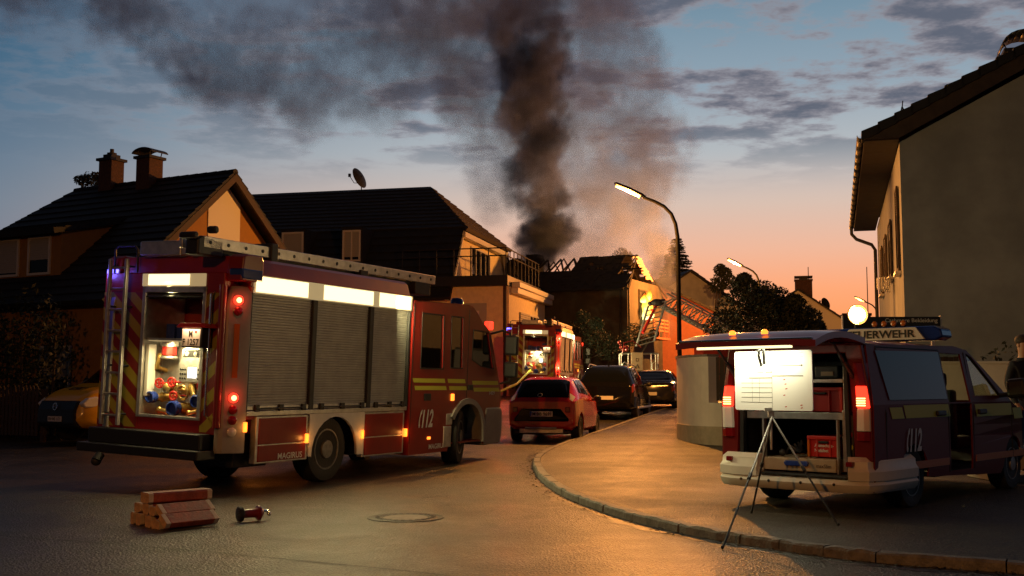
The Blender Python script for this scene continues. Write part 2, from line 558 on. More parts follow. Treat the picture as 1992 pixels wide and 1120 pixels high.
# ------------------------------------------------------------------ materials
M = dict(
    red=mat('fire_red_paint', (0.24, 0.011, 0.007), 0.35, coat=0.15, var=0.12, scale=2.5),
    vanred=mat('van_red_paint', (0.13, 0.006, 0.006), 0.45, spec=.25),
    darkred=mat('dark_red_paint', (0.2, 0.012, 0.01), 0.35, coat=0.3),
    white=mat('white_paint', (0.72, 0.7, 0.66), 0.45, var=0.06),
    greywhite=mat('grey_white_plastic', (0.3, 0.28, 0.26), 0.5, var=0.12, scale=3),
    alu=mat('brushed_aluminium', (0.55, 0.53, 0.5), 0.42, 0.85, var=0.15, scale=9),
    shutter=mat('shutter_aluminium', (0.36, 0.35, 0.33), 0.5, 0.25, var=0.12, scale=4),
    black=mat('black_plastic', (0.012, 0.012, 0.013), 0.5),
    dark=mat('dark_steel', (0.03, 0.03, 0.032), 0.55, 0.3, var=0.3),
    rubber=mat('tyre_rubber', (0.018, 0.017, 0.016), 0.75, var=0.25, bump=0.3, bscale=30),
    rim=mat('wheel_rim_steel', (0.22, 0.21, 0.2), 0.45, 0.6, var=0.25, scale=12),
    yellow=mat('reflective_yellow', (0.62, 0.6, 0.05), 0.5),
    chevron_y=mat('chevron_yellow', (0.27, 0.22, 0.02), 0.5),
    chevron_r=mat('chevron_red', (0.16, 0.01, 0.007), 0.5),
    brass=mat('brass', (0.6, 0.42, 0.14), 0.35, 0.9, var=0.2),
    blue=mat('blue_plastic', (0.02, 0.05, 0.3), 0.35),
    bluelens=mat('blue_lens', (0.01, 0.03, 0.22), 0.15, coat=0.5),
    bluelit=mat('blue_lens_lit', (0.02, 0.03, 0.3), 0.2, emit=(0.12, 0.1, 1.0), estr=6.0),
    redlens=mat('red_lens', (0.2, 0.005, 0.005), 0.15, coat=0.5),
    redlit=mat('red_lens_lit', (0.4, 0.02, 0.01), 0.2, emit=(1.0, 0.03, 0.012), estr=3.2),
    redcore=mat('red_lamp_core', (0.9, 0.4, 0.2), 0.2, emit=(1.0, 0.38, 0.12), estr=6.0),
    amberlit=mat('amber_lens_lit', (0.6, 0.2, 0.02), 0.2, emit=(1.0, 0.22, 0.02), estr=3.0),
    amber=mat('amber_lens', (0.5, 0.13, 0.01), 0.3),
    clear=mat('clear_lens', (0.75, 0.75, 0.72), 0.15, coat=0.5, spec=0.8),
    led=mat('strip_light_lit', (0.9, 0.9, 0.8), 0.3, emit=(1.0, 0.78, 0.38), estr=2.2),
    dull=mat('strip_light_diffuser', (0.6, 0.55, 0.42), 0.35, emit=(1.0, 0.75, 0.36), estr=0.3),
    screen=mat('lit_screen', (0.7, 0.7, 0.75), 0.3, emit=(0.95, 0.95, 1.0), estr=3.0),
    glass=glass('window_glass', (0.22, 0.23, 0.23), .12),
    clearglass=glass('clear_glass', (0.72, 0.78, 0.7)),
    darkglass=mat('dark_glass', (0.004, 0.005, 0.006), 0.03, spec=0.25),
    plate=mat('number_plate', (0.72, 0.7, 0.66), 0.4),
    ink=mat('black_ink', (0.01, 0.01, 0.011), 0.6),
    redink=mat('red_ink', (0.5, 0.02, 0.015), 0.6),
    euroblue=mat('plate_blue', (0.02, 0.08, 0.4), 0.5),
    seat=mat('seat_fabric', (0.03, 0.03, 0.035), 0.9),
    cream=mat('cream_plaster', (0.8, 0.66, 0.4), 0.85, var=0.08, bump=0.2),
    orange=mat('orange_plaster', (0.34, 0.17, 0.045), 0.85, var=0.08, bump=0.2),
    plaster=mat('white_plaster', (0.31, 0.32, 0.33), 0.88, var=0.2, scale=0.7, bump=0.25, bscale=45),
    sooty=mat('sooty_plaster', (0.06, 0.05, 0.04), 0.9, var=0.35, scale=0.9, bump=0.2),
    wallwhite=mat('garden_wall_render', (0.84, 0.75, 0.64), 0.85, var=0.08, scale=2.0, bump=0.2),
    plinth=mat('plinth_render', (0.5, 0.42, 0.3), 0.85, var=0.12, bump=0.2),
    tile=mat('dark_roof_tile', (0.013, 0.013, 0.015), 0.7, var=0.35, scale=4, bump=0.3, bscale=18),
    tilebrown=mat('brown_roof_tile', (0.05, 0.038, 0.034), 0.75, var=0.35, scale=4),
    char=mat('charred_timber', (0.009, 0.008, 0.008), 0.9, var=0.4, bump=0.5, bscale=25),
    wood=mat('dark_stained_wood', (0.05, 0.03, 0.02), 0.7, var=0.3, scale=5),
    soffit=mat('soffit_boards', (0.02, 0.011, 0.007), 0.7, var=0.25, scale=6),
    frame=mat('white_window_frame', (0.66, 0.63, 0.58), 0.5),
    blind=mat('pale_roller_blind', (0.4, 0.38, 0.35), 0.7),
    brick=mat('dark_brick', (0.09, 0.045, 0.032), 0.85, var=0.35, scale=14, bump=0.4),
    redwall=mat('red_brown_plaster', (0.3, 0.1, 0.06), 0.85, var=0.12, bump=0.2),
    lampmetal=mat('lamp_post_metal', (0.006, 0.006, 0.007), 0.8, spec=.1),
    sodium=mat('sodium_lamp_glow', (0.9, 0.6, 0.25), 0.3, emit=(1.0, 0.5, 0.13), estr=3.2),
    flood=mat('floodlight_glow', (1, 0.9, 0.6), 0.3, emit=(1.0, 0.8, 0.45), estr=40.0),
    carred=mat('car_red_paint', (0.62, 0.012, 0.014), 0.22, coat=0.7),
    carblack=mat('car_black_paint', (0.005, 0.005, 0.006), 0.1, spec=.25),
    cargrey=mat('car_grey_paint', (0.014, 0.013, 0.013), 0.14, spec=.4),
    post=mat('mail_yellow_paint', (0.85, 0.45, 0.012), 0.3, coat=0.4),
    bumper=mat('van_bumper_white', (0.7, 0.67, 0.58), 0.42, var=0.05),
    crate=mat('red_plastic_crate', (0.5, 0.02, 0.015), 0.45),
    ply=mat('drawer_front', (0.42, 0.33, 0.22), 0.55, var=0.1),
    board=mat('whiteboard_enamel', (0.86, 0.86, 0.82), 0.3),
    chrome=mat('chrome', (0.7, 0.7, 0.7), 0.15, 1.0),
    woodred=mat('red_painted_timber', (0.3, 0.06, 0.028), 0.55, var=0.35, scale=14, bump=0.25, bscale=50),
    woodend=mat('sawn_timber_end', (0.55, 0.33, 0.16), 0.8, var=0.25, scale=25, bump=0.3),
    woodtip=mat('pale_painted_timber', (0.55, 0.45, 0.36), 0.6, var=0.15, scale=20),
    iron=mat('cast_iron', (0.035, 0.032, 0.03), 0.5, 0.6, var=0.4, scale=20, bump=0.5, bscale=90),
    concrete=mat('concrete', (0.32, 0.28, 0.23), 0.7, var=0.2, scale=12, bump=0.3),
    granite=mat('kerb_granite', (0.16, 0.145, 0.125), 0.6, var=0.35, scale=12, bump=0.6, bscale=55),
    leaf=mat('dark_foliage', (0.013, 0.02, 0.008), 0.7, var=0.4, scale=1.2),
    needle=mat('conifer_needles', (0.018, 0.032, 0.016), 0.8, var=0.3),
    bark=mat('bark', (0.05, 0.038, 0.028), 0.9, var=0.3, bump=0.5),
    litter=mat('fallen_leaves', (0.07, 0.05, 0.022), 0.8, var=0.5, scale=9),
    skin=mat('skin', (0.5, 0.27, 0.17), 0.5),
    jacket=mat('dark_jacket', (0.014, 0.016, 0.024), 0.8, var=0.2),
    denim=mat('blue_denim', (0.06, 0.09, 0.15), 0.85, var=0.2),
    hair=mat('brown_hair', (0.035, 0.02, 0.012), 0.7),
    hose=mat('yellow_hose', (0.55, 0.6, 0.04), 0.6),
    sign=mat('sign_board_black', (0.012, 0.014, 0.016), 0.4),
    signink=mat('sign_lettering', (0.5, 0.52, 0.52), 0.5),
    floodrim=mat('floodlight_reflector', (.8, .6, .3), .3, emit=(1.0, .42, .08), estr=2.2),
    gutter=mat('wet_gutter_grit', (.012, .011, .009), .35, var=.5, scale=14, bump=.5, bscale=60),
    ember=mat('glowing_ember', (0.2, 0.05, 0.01), 0.8, emit=(1.0, 0.24, 0.04), estr=5.0),
    grass=mat('dark_grass', (0.03, 0.04, 0.016), 0.9, var=0.4, scale=0.6),
    road=ground_mat('wet_asphalt', (0.034, 0.03, 0.025), 0.28, 0.52, 0.9),
    path=ground_mat('pavement_asphalt', (0.028, 0.022, 0.014), 0.38, 0.6, 0.75),
)
SODIUM = (1.0, 0.37, 0.065)
LEDC = (1.0, 0.84, 0.38)

# ------------------------------------------------------------------ ground, road, pavement
def strip_sheet(name, m, ys, xs, lift, kind='structure', zf=gz):
    mb = MB()
    for i in range(len(ys) - 1):
        for j in range(len(xs) - 1):
            mb.quad((xs[j], ys[i], zf(ys[i]) + lift), (xs[j + 1], ys[i], zf(ys[i]) + lift),
                    (xs[j + 1], ys[i + 1], zf(ys[i + 1]) + lift), (xs[j], ys[i + 1], zf(ys[i + 1]) + lift))
    o = mb.build(name, m, kind=kind)
    return o


ys = [-40, -10, 0, 6, 12, 17] + [17 + k * 1.5 for k in range(1, 32)] + [70, 80, 100, 150, 300, 900]
strip_sheet('ground', M['grass'], ys, [-600, -100, -20, 0, 20, 100, 600], -0.06)
strip_sheet('road', M['road'], [y for y in ys if y <= 100], [-26, -16, -8, 0, 8, 16, 26, 40], 0.0)

kpx = [(1318, 790), (1250, 812), (1180, 838), (1120, 858), (1088, 870), (1060, 882), (1042, 894), (1036, 905), (1041, 921), (1062, 945), (1108, 972),
       (1200, 1006), (1300, 1032), (1400, 1053), (1600, 1084), (1800, 1104), (1992, 1118)]
kp = [ground_at(*p) for p in kpx]
far_dir = (kp[0] - kp[1]).normalized()
kp = [kp[0] + far_dir * 25] + kp
near_dir = (kp[-1] - kp[-2]).normalized()
kp = kp + [kp[-1] + near_dir * 6, kp[-1] + near_dir * 14]


def catmull(P, step):
    out = []
    for i in range(len(P) - 1):
        p0, p1, p2, p3 = P[max(i - 1, 0)], P[i], P[i + 1], P[min(i + 2, len(P) - 1)]
        n = max(2, int((p2 - p1).length / step))
        for k in range(n):
            t = k / n
            out.append(0.5 * ((2 * p1) + (p2 - p0) * t + (2 * p0 - 5 * p1 + 4 * p2 - p3) * t * t + (3 * p1 - p0 - 3 * p2 + p3) * t ** 3))
    out.append(P[-1])
    return out


kerb = catmull([Vector((p.x, p.y, 0)) for p in kp], 0.12)
KH = 0.09
seg = [0.0]
for a, b in zip(kerb, kerb[1:]):
    seg.append(seg[-1] + (b - a).length)


def kerb_at(s):
    for i in range(len(seg) - 1):
        if seg[i + 1] >= s:
            t = (s - seg[i]) / max(1e-6, seg[i + 1] - seg[i])
            p = kerb[i].lerp(kerb[i + 1], t)
            break
    else:
        p, i = kerb[-1], len(seg) - 2
    a, b = kerb[max(i - 2, 0)], kerb[min(i + 3, len(kerb) - 1)]
    d = (b - a).normalized()
    return p, Vector((-d.y, d.x, 0)), d      # point, inward normal (to the pavement), direction


# pavement sheet, from the back of the kerb to the house fronts
KW = 0.13
mb = MB()
ins = []
for k in range(int(seg[-1] / 0.3) + 1):
    p, nr, d = kerb_at(k * 0.3)
    ins.append(p + nr * (KW + 0.006))
cols = 14
cen = Vector((30, 22, 0))
rows = []
for p in ins:
    far = Vector((34, max(-8, min(75, p.y * 1.0 + (p.y - 16) * 0.35)), 0))
    rows.append([p.lerp(far, (c / cols) ** 1.7) for c in range(cols + 1)])
for a, b in zip(rows, rows[1:]):
    for c in range(cols):
        q = [a[c], a[c + 1], b[c + 1], b[c]]
        mb.quad(*[(v.x, v.y, gz(v.y) + KH - 0.004) for v in q])
pavement = mb.build('pavement', M['path'], kind='structure')
# kerb stones, each its own piece
s = 6.0
rnd = random.Random(3)
while s < seg[-1] - 1:
    L = 0.95 * rnd.uniform(0.9, 1.08)
    p, nr, d = kerb_at(s + L / 2)
    e = kerb_at(s + L)[2]
    bend = abs(d.angle(e))
    if bend > 0.12:
        L = 0.45
    mb = MB()
    n = 6
    pr = []
    for k in range(n + 1):
        q, nn, _ = kerb_at(s + 0.006 + (L - 0.012) * k / n)
        z = gz(q.y)
        j = rnd.uniform(-0.009, 0.009)
        pr.append([(q + nn * (0.0 + j), z - 0.06), (q + nn * (0.008 + j), z + KH - 0.02), (q + nn * (0.024 + j), z + KH + j), (q + nn * KW, z + KH + j * 0.6), (q + nn * KW, z - 0.06)])
    vs = [(v.x, v.y, zz_) for r in pr for v, zz_ in r]
    fs = []
    for k in range(n):
        for i in range(5):
            fs.append((k * 5 + i, k * 5 + (i + 1) % 5, (k + 1) * 5 + (i + 1) % 5, (k + 1) * 5 + i))
    fs += [(4, 3, 2, 1, 0), tuple(range(n * 5, n * 5 + 5))]
    mb.add(vs, fs)
    mb.build('kerb_stone', M['granite'], pavement)
    s += L
# gutter setts along the tight bend and the damp joint line across the road
mb = MB()
for k in range(220):
    s0 = 14 + k * 0.075 + 0
mb = MB()
prev_ = None
for k in range(int(seg[-1] / .15)):
    p, nr, d = kerb_at(k * .15)
    w_ = .17 + .06 * math.sin(k * .37) + .04 * math.sin(k * 1.31) + rnd.uniform(-.02, .02)
    a_, b_ = p - nr * w_, p - nr * .002
    cur = ((a_.x, a_.y, gz(a_.y) + .004), (b_.x, b_.y, gz(b_.y) + .006))
    if prev_:
        mb.quad(prev_[0], prev_[1], cur[1], cur[0])
    prev_ = cur
mb.build('gutter', M['gutter'], kind='structure')
# litter of leaves and grit in the gutter
mb = MB()
for _ in range(1800):
    s0 = rnd.uniform(20, seg[-1] - 3)
    p, nr, d = kerb_at(s0)
    o = -abs(rnd.gauss(0.03, 0.09)) - 0.015
    q = p + nr * o
    r = rnd.uniform(0.008, 0.034)
    a = rnd.uniform(0, PI)
    u = Vector((math.cos(a), math.sin(a), rnd.uniform(-.3, .3))) * r
    w = Vector((-math.sin(a), math.cos(a), rnd.uniform(-.3, .3))) * r * 0.6
    c = Vector((q.x, q.y, gz(q.y) + 0.014))
    mb.add([c - u, c + w, c + u, c - w], [(0, 1, 2, 3)])
mb.build('leaf_litter', M['litter'], kind='stuff')
# joint in the asphalt
mb = MB()
jp = [ground_at(x, y) for x, y in ((-60, 1036), (0, 1042), (200, 1057), (420, 1075), (640, 1096), (800, 1112), (1000, 1135))]
jp = catmull(jp, 0.2)
for a, b in zip(jp, jp[1:]):
    w1, w2 = rnd.uniform(0.006, 0.016), rnd.uniform(0.006, 0.016)
    mb.quad((a.x, a.y - w1, .004), (b.x, b.y - w2, .004), (b.x, b.y + w2, .004), (a.x, a.y + w1, .004))
mb.build('road_joint', M['ink'], kind='structure')

# manhole cover: iron ring, ribbed, with a concrete-filled centre
mc = ground_at(789, 1007)
t = empty('manhole_cover', mc, label='round iron manhole cover with pale concrete centre set in the wet road', cat='manhole cover')
mb = MB()
mb.lathe([(0.405, 0.0), (0.405, 0.007), (0.37, 0.009), (0.36, 0.005), (0.345, 0.005), (0.335, 0.010), (0.27, 0.010), (0.255, 0.006), (0.24, 0.004), (0.24, 0.0)], (0, 0, 0), (0, 0, 1), 40)
mb.build('iron_ring', M['iron'], t, smooth=30)
mb = MB()
for k in range(24):
    a = 2 * PI * k / 24
    u, w = Vector((math.cos(a), math.sin(a), 0)), Vector((-math.sin(a), math.cos(a), 0))
    c = u * 0.30
    mb.add([tuple(c + u * i * 0.022 + w * j * 0.018 + Vector((0, 0, h))) for h in (0.008, 0.014) for i, j in ((-1, -1), (1, -1), (1, 1), (-1, 1))],
           [(4, 5, 6, 7), (0, 1, 5, 4), (1, 2, 6, 5), (2, 3, 7, 6), (3, 0, 4, 7)])
mb.build('raised_stud', M['iron'], t, kind='stuff')
mb = MB()
mb.lathe([(0.0001, 0.0075), (0.23, 0.0075), (0.238, 0.004)], (0, 0, 0), (0, 0, 1), 40)
mb.build('concrete_centre', M['concrete'], t)


# ------------------------------------------------------------------ vehicles: shared pieces
def wheel(parent, x, y, z, R, w, out, rimr=0.62, spokes=0, steer=0.0, rim_mat=None):
    """wheel whose outer face lies at y, out = -1 or +1 the way it faces"""
    a = Vector((math.sin(steer), -out * -1 * math.cos(steer) * 1.0, 0))
    a = Vector((math.sin(steer) * out, out * math.cos(steer), 0))
    c = Vector((x, y - out * w, z))
    mb = MB()
    mb.lathe([(R * rimr, 0.0), (R * 0.93, 0.0), (R, w * 0.15), (R, w * 0.85), (R * 0.95, w), (R * (rimr + .08), w * 1.03), (R * rimr, w * 0.96)], c, a, 32)
    for k in range(4):
        mb.torus(c + a * (w * (0.25 + k * 0.17)), a, R - 0.002, 0.006, 32, 4)
    t = mb.build('wheel', M['rubber'], parent, smooth=35)
    mb = MB()
    if spokes:
        mb.lathe([(R * rimr, w * 0.55), (R * rimr, w * 0.97), (R * rimr * 0.9, w * 0.97), (R * rimr * 0.88, w * 0.55)], c, a, 32)
        u = a.cross(Vector((0, 0, 1))).normalized()
        for k in range(spokes):
            an = 2 * PI * k / spokes
            dv = u * math.cos(an) + Vector((0, 0, 1)) * math.sin(an)
            mb.cyl(c + a * (w * 0.9), c + a * (w * 0.88) + dv * R * rimr * 0.93, R * 0.06, 6, R * 0.045)
        mb.cyl(c + a * (w * 0.8), c + a * (w * 0.98), R * 0.13, 12)
    else:
        mb.lathe([(R * rimr, w * 0.5), (R * rimr, w * 1.0), (R * rimr * 0.93, w * 1.0), (R * rimr * 0.85, w * 0.75), (R * 0.3, w * 0.68), (R * 0.27, w * 1.05), (R * 0.0001, w * 1.07)], c, a, 32)
        u = a.cross(Vector((0, 0, 1))).normalized()
        for k in range(10):
            an = 2 * PI * k / 10
            dv = u * math.cos(an) + Vector((0, 0, 1)) * math.sin(an)
            mb.cyl(c + a * (w * 0.7) + dv * R * 0.38, c + a * (w * 0.8) + dv * R * 0.38, R * 0.03, 6)
    mb.build('rim', rim_mat or M['rim'], t, smooth=35)
    return t


def disc_lamp(parent, name, c, n, r, m, depth=0.03):
    c, n = Vector(c), Vector(n).normalized()
    mb = MB()
    mb.lathe([(r, 0), (r, depth * 0.7), (r * 0.75, depth), (0.0001, depth * 1.15)], c, n, 16)
    return mb.build(name, m, parent, smooth=40)


def handset_112(parent, org, ux, uy, h, m):
    """the emergency number with a telephone receiver before it"""
    org, ux, uy = Vector(org), Vector(ux), Vector(uy)
    un = ux.normalized().cross(uy.normalized())
    sh = 0.22
    pts = [(0.42, 1.0), (0.30, 1.0), (0.13, 0.86), (0.04, 0.6), (0.02, 0.35), (0.08, 0.12), (0.2, 0.0), (0.34, 0.02), (0.36, 0.16), (0.24, 0.26), (0.2, 0.4), (0.21, 0.58), (0.28, 0.72), (0.42, 0.78)]
    mb = MB()
    mb.outline(pts, [], lambda u, v: org + ux * ((u * 0.55 + v * sh) * h) + uy * (v * h) + un * 0.004)
    mb.build('telephone_symbol', m, parent)
    lettering('112', m, parent, org + ux * (h * 0.40), ux, uy, h * 1.25, h, bold=0.03, name='emergency_number', shear=0.28, depth=0.004)


# ------------------------------------------------------------------ fire engine
def fire_engine(mw, label, lit, detail=True):
    T = empty('fire_engine', label=label, cat='fire engine', group='red fire engines with open pump compartments', mw=mw)
    W = 2.36
    red = M['red']
    b = MB()
    b.box(-1.96, 2.02, .06, .30, .95, 2.62)                       # behind the shutters
    b.prism([(.03, 2.87), (.10, 3.06), (.16, 3.1), (W - .16, 3.1), (W - .10, 3.06), (W - .03, 2.87)], 'x', -2.14, 2.02)
    b.box(-2.0, 2.02, .02, .3, 2.62, 2.868)
    b.box(-2.26, 2.02, W - .06, W, .75, 2.868)
    b.box(1.86, 2.02, .3, W - .06, .6, 2.868)
    b.box(-1.5, -1.44, .3, W - .06, .6, 2.868)
    b.box(-2.28, -1.5, 1.60, W - .06, .75, 2.868)                # left of the pump
    b.box(-2.28, -1.5, .22, .52, .75, 2.868)                      # right of the pump
    b.box(-2.28, -1.5, .52, 1.60, 2.62, 2.868)
    b.box(-2.28, -1.5, .52, 1.60, .75, .955)
    b.build('body', red, T, bevel=.012)
    c = MB()                                                      # chassis and tank below
    c.box(-2.2, 5.0, .35, W - .35, .5, .8)
    c.box(-1.7, -.65, .3, W - .3, .38, .9)
    c.box(.85, 1.95, .3, W - .3, .32, .9)
    c.cyl((0, .3, .44), (0, W - .3, .44), .09, 10)
    c.cyl((3.95, .3, .48), (3.95, W - .3, .48), .08, 10)
    c.box(-2.62, -2.28, .22, W - .02, .44, .56)                    # rear step
    c.box(-2.5, -2.28, .3, W - .1, .56, .76)
    c.box(-1.9, -1.2, .25, .75, .30, .5)
    c.build('chassis', M['black'], T, bevel=.015)
    mb = MB()
    mb.cyl((-2.6, 1.9, .42), (-2.66, 1.9, .34), .06, 12)
    mb.ball((-2.62, 1.95, .33), .07)
    mb.build('tow_coupling', M['dark'], T, smooth=40)
    # corner columns (white on the right, red on the left) with stacked lamps
    for sd in (0, 1):
        f = (lambda y: y) if sd == 0 else (lambda y: W - y)
        mb = MB()
        plan = [(-2.31, .24), (-2.31, .17), (-2.28, .12), (-2.07, .012), (-1.985, -.004), (-1.985, .24)]
        zs = [.52, 2.42, 2.55, 2.64, 2.70]
        ins_ = [0, 0, .03, .09, .18]
        vs, fs = [], []
        for z, q in zip(zs, ins_):
            for (x, y) in plan:
                vs.append((x + (q if x < -2.0 else 0), f(y), z))
        k = len(plan)
        for i in range(len(zs) - 1):
            for j in range(k):
                fs.append((i * k + j, i * k + (j + 1) % k, (i + 1) * k + (j + 1) % k, (i + 1) * k + j))
        fs += [tuple(range(k - 1, -1, -1)), tuple(range((len(zs) - 1) * k, len(zs) * k))]
        mb.add(vs, fs)
        mb.build('corner_column', M['greywhite'], T, bevel=.012, smooth=30)
        n = Vector((-.51, -.86, 0)) if sd == 0 else Vector((-.51, .86, 0))
        base = Vector((-2.175, f(.068), 0))
        for z, m in ((2.51, 'L'), (2.365, 'redlens'), (1.24, 'L'), (1.085, 'redlens'), (.95, 'redlens'), (.80, 'clear')):
            if m == 'L':
                o = disc_lamp(T, 'tail_lamp', base + Vector((0, 0, z)), n, .066, M['redlit'])
                disc_lamp(o, 'lamp_core', base + n * .034 + Vector((0, 0, z)), n, .034, M['redcore'], .01)
                lamp('POINT', o, base + n * .12 + Vector((0, 0, z)), 1.2 if detail else 36, (1, .05, .02), soft=.04)
            else:
                disc_lamp(T, 'tail_lamp', base + Vector((0, 0, z)), n, .06, M[m])
        mb = MB()
        u = Vector((n.y, -n.x, 0))
        for (za, zb) in ((1.5, 2.2),):
            cc = base + n * .004
            mb.add([tuple(cc + u * s_ * .035 + n * dd + Vector((0, 0, z))) for z in (za, zb) for s_, dd in ((-1, 0), (1, 0), (1, .012), (-1, .012))],
                   [(0, 1, 2, 3), (7, 6, 5, 4), (0, 4, 5, 1), (1, 5, 6, 2), (2, 6, 7, 3), (3, 7, 4, 0)])
        mb.build('reflector_strip', M['amber'], T)
        # beacon housing over the corner
        mb = MB()
        mb.prism([(-2.24, 2.76), (-2.2, 3.08), (-2.14, 3.12), (-1.84, 3.12), (-1.8, 3.06), (-1.8, 2.76)], 'y', f(-.02), f(.24))
        o = mb.build('beacon_housing', M['darkred'], T, bevel=.02)
        mb = MB()
        mb.box(-2.23, -1.81, min(f(-.026), f(.2)), max(f(-.026), f(.2)), 2.79, 2.93)
        mb.build('beacon_lens', M['bluelens'] if sd == 0 else M['bluelit'], o, bevel=.02)
        if sd == 1:
            lamp('POINT', o, (-2.42, f(.0), 2.86), 6 if detail else 1, (.16, .12, 1.0), soft=.06)
    # roller shutters with ribs
    for x0, x1 in ((-1.965, -.63), (-.53, .83), (.93, 1.965)):
        pr, z = [], 1.13
        prof = []
        while z < 2.60:
            prof += [(0.0, z), (-.007, z + .008), (-.007, z + .026), (0.0, z + .034)]
            z += .0365
        mb = MB()
        k = len(prof)
        mb.add([(x, .05 + o, zz_) for x in (x0, x1) for o, zz_ in prof], [(i, i + 1, k + i + 1, k + i) for i in range(k - 1)])
        sh = mb.build('roller_shutter', M['shutter'], T)
        mb = MB()
        mb.box(x0, x1, .012, .05, 1.075, 1.135)
        mb.build('bottom_rail', M['alu'], sh, bevel=.006)
        mb = MB()
        for q in (.14, .52, .9):
            xx = x0 + (x1 - x0) * q
            mb.box(xx - .045, xx + .045, -.022, .012, 1.06, 1.15)
        mb.tube([(x0 + .15, -.02, 1.10), (x1 - .12, -.02, 1.10)], .012, 6)
        mb.build('handle', M['black'], sh, bevel=.01)
    for x0, x1 in ((-1.99, -1.965), (-.63, -.53), (.83, .93), (1.965, 2.02)):
        mb = MB()
        mb.box(x0, x1, .0, .06, 1.06, 2.62)
        mb.build('shutter_post', M['dark'], T, bevel=.006)
    mb = MB()
    mb.box(-1.97, 2.0, .0, .06, 1.0, 1.065)
    mb.build('side_rail', M['alu'], T, bevel=.006)
    # scene lighting strip along the side and over the pump
    mb = MB()
    mb.box(-1.95, 2.03, -.012, .02, 2.62, 2.865)
    st = mb.build('light_strip', M['dull'], T, bevel=.01)
    for x0, x1 in ((-1.93, -.80), (-.42, .86), (1.04, 1.97)):
        mb = MB()
        mb.box(x0, x1, -.02, -.008, 2.64, 2.85)
        lp = mb.build('lit_panel', M['led'], st, bevel=.004)
        fw = x0 > 1      # the foremost panel throws its light ahead of the engine, up the street
        lamp('AREA', lp, ((x0 + x1) / 2, -.026, 2.745), lit * (2.8 if fw else 1), LEDC, size=(x1 - x0 - .12, .085), aim=(.75 if fw else 0, -1, -.05), spread=168)
    mb = MB()
    mb.box(-2.30, -2.27, .53, 1.64, 2.685, 2.855)
    st = mb.build('light_strip', M['dull'], T, bevel=.008)
    mb = MB()
    mb.box(-2.312, -2.296, .80, 1.52, 2.70, 2.845)
    lp = mb.build('lit_panel', M['led'], st, bevel=.004)
    lamp('AREA', lp, (-2.318, 1.16, 2.77), lit * .14, LEDC, size=(.55, .07), aim=(-1, 0, -.35))
    # lower lockers and the wheel arch
    for x0, x1, z0 in ((-1.74, -.60, .36), (.78, 1.97, .31)):
        mb = MB()
        mb.box(x0, x1, .02, .12, z0, .99)
        mb.build('locker_frame', M['alu'], T, bevel=.01)
        for za, zb in ((z0 + .025, .60), (.615, .965)):
            mb = MB()
            mb.box(x0 + .05, x1 - .06, .006, .04, za, zb)
            mb.build('locker_door', red, T, bevel=.008)
    mb = MB()
    out = [(-.60, .40), (-.60, 1.0), (.78, 1.0), (.78, .36), (.63, .36)]
    for k in range(13):
        a = math.radians(-4 + 188 * k / 12)
        out.append((.04 + .57 * math.cos(a) * 1.0, .42 + .53 * math.sin(a)))
    out.append((-.54, .40))
    mb.outline(out, [], lambda u, v: (u, 0.0, v))
    mb.outline(out, [], lambda u, v: (u, 0.04, v))
    mb.build('wheel_arch', M['white'], T)
    for x, z in ((-2.0, .86), (-.66, .66), (.73, .66), (1.985, .64)):
        mb = MB()
        mb.box(x - .028, x + .028, -.025, .02, z - .065, z + .065)
        lp = mb.build('marker_lamp', M['amberlit'], T, bevel=.008)
        if detail:
            lamp('POINT', lp, (x, -.09, z), .7, (1, .35, .06), soft=.03)
    wheel(T, -.02, .10, .47, .48, .30, -1)
    wheel(T, -.02, W - .10, .38, .48, .30, 1)
    wheel(T, 3.93, .08, .48, .48, .28, -1, steer=-.33)
    wheel(T, 3.93, W - .08, .39, .48, .28, 1, steer=-.33)
    # ---- cab
    def side_hole(mbx, y):
        prof = [(2.06, .27), (2.06, 2.72), (2.1, 2.79), (3.95, 2.84), (4.12, 2.82), (4.3, 2.72), (4.5, 2.56), (4.72, 2.46), (4.86, 2.34), (5.24, 1.52), (5.33, 1.4), (5.35, .98), (5.3, .32),
                (4.72, .32)]
        for k in range(11):
            a = math.radians(-10 + 200 * k / 10)
            prof.append((4.03 + .62 * math.cos(a), .50 + .60 * math.sin(a)))
        prof += [(3.36, .27)]
        holes = [[(2.36, 1.70), (3.10, 1.70), (3.06, 2.60), (2.36, 2.60)],
                 [(3.37, 1.72), (3.79, 1.72), (3.76, 2.60), (3.34, 2.60)],
                 [(4.15, 1.87), (4.5, 1.76), (4.99, 1.72), (4.74, 2.38), (4.16, 2.40)]]
        mbx.outline(prof, holes, lambda u, v: (u, y, v))
        return prof, holes
    mb = MB()
    prof, holes = side_hole(mb, 0.0)
    side_hole(mb, W)
    n = 14
    for i in range(12):
        (xa, za), (xb, zb) = prof[i], prof[i + 1]
        if 8 <= i <= 8:
            # windscreen surround only
            for ya, yb in ((0, .14), (W - .14, W)):
                mb.quad((xa, ya, za), (xb, ya, zb), (xb, yb, zb), (xa, yb, za))
            continue
        mb.quad((xa, 0, za), (xb, 0, zb), (xb, W, zb), (xa, W, za))
    mb.quad((2.06, .0, .4), (5.3, .0, .4), (5.3, W, .4), (2.06, W, .4))
    cab = mb.build('cab', red, T, solid=.03)
    mb = MB()
    mb.quad((4.87, .14, 2.33), (5.235, .14, 1.53), (5.235, W - .14, 1.53), (4.87, W - .14, 2.33))
    mb.build('windscreen', M['glass'], cab, solid=.012)
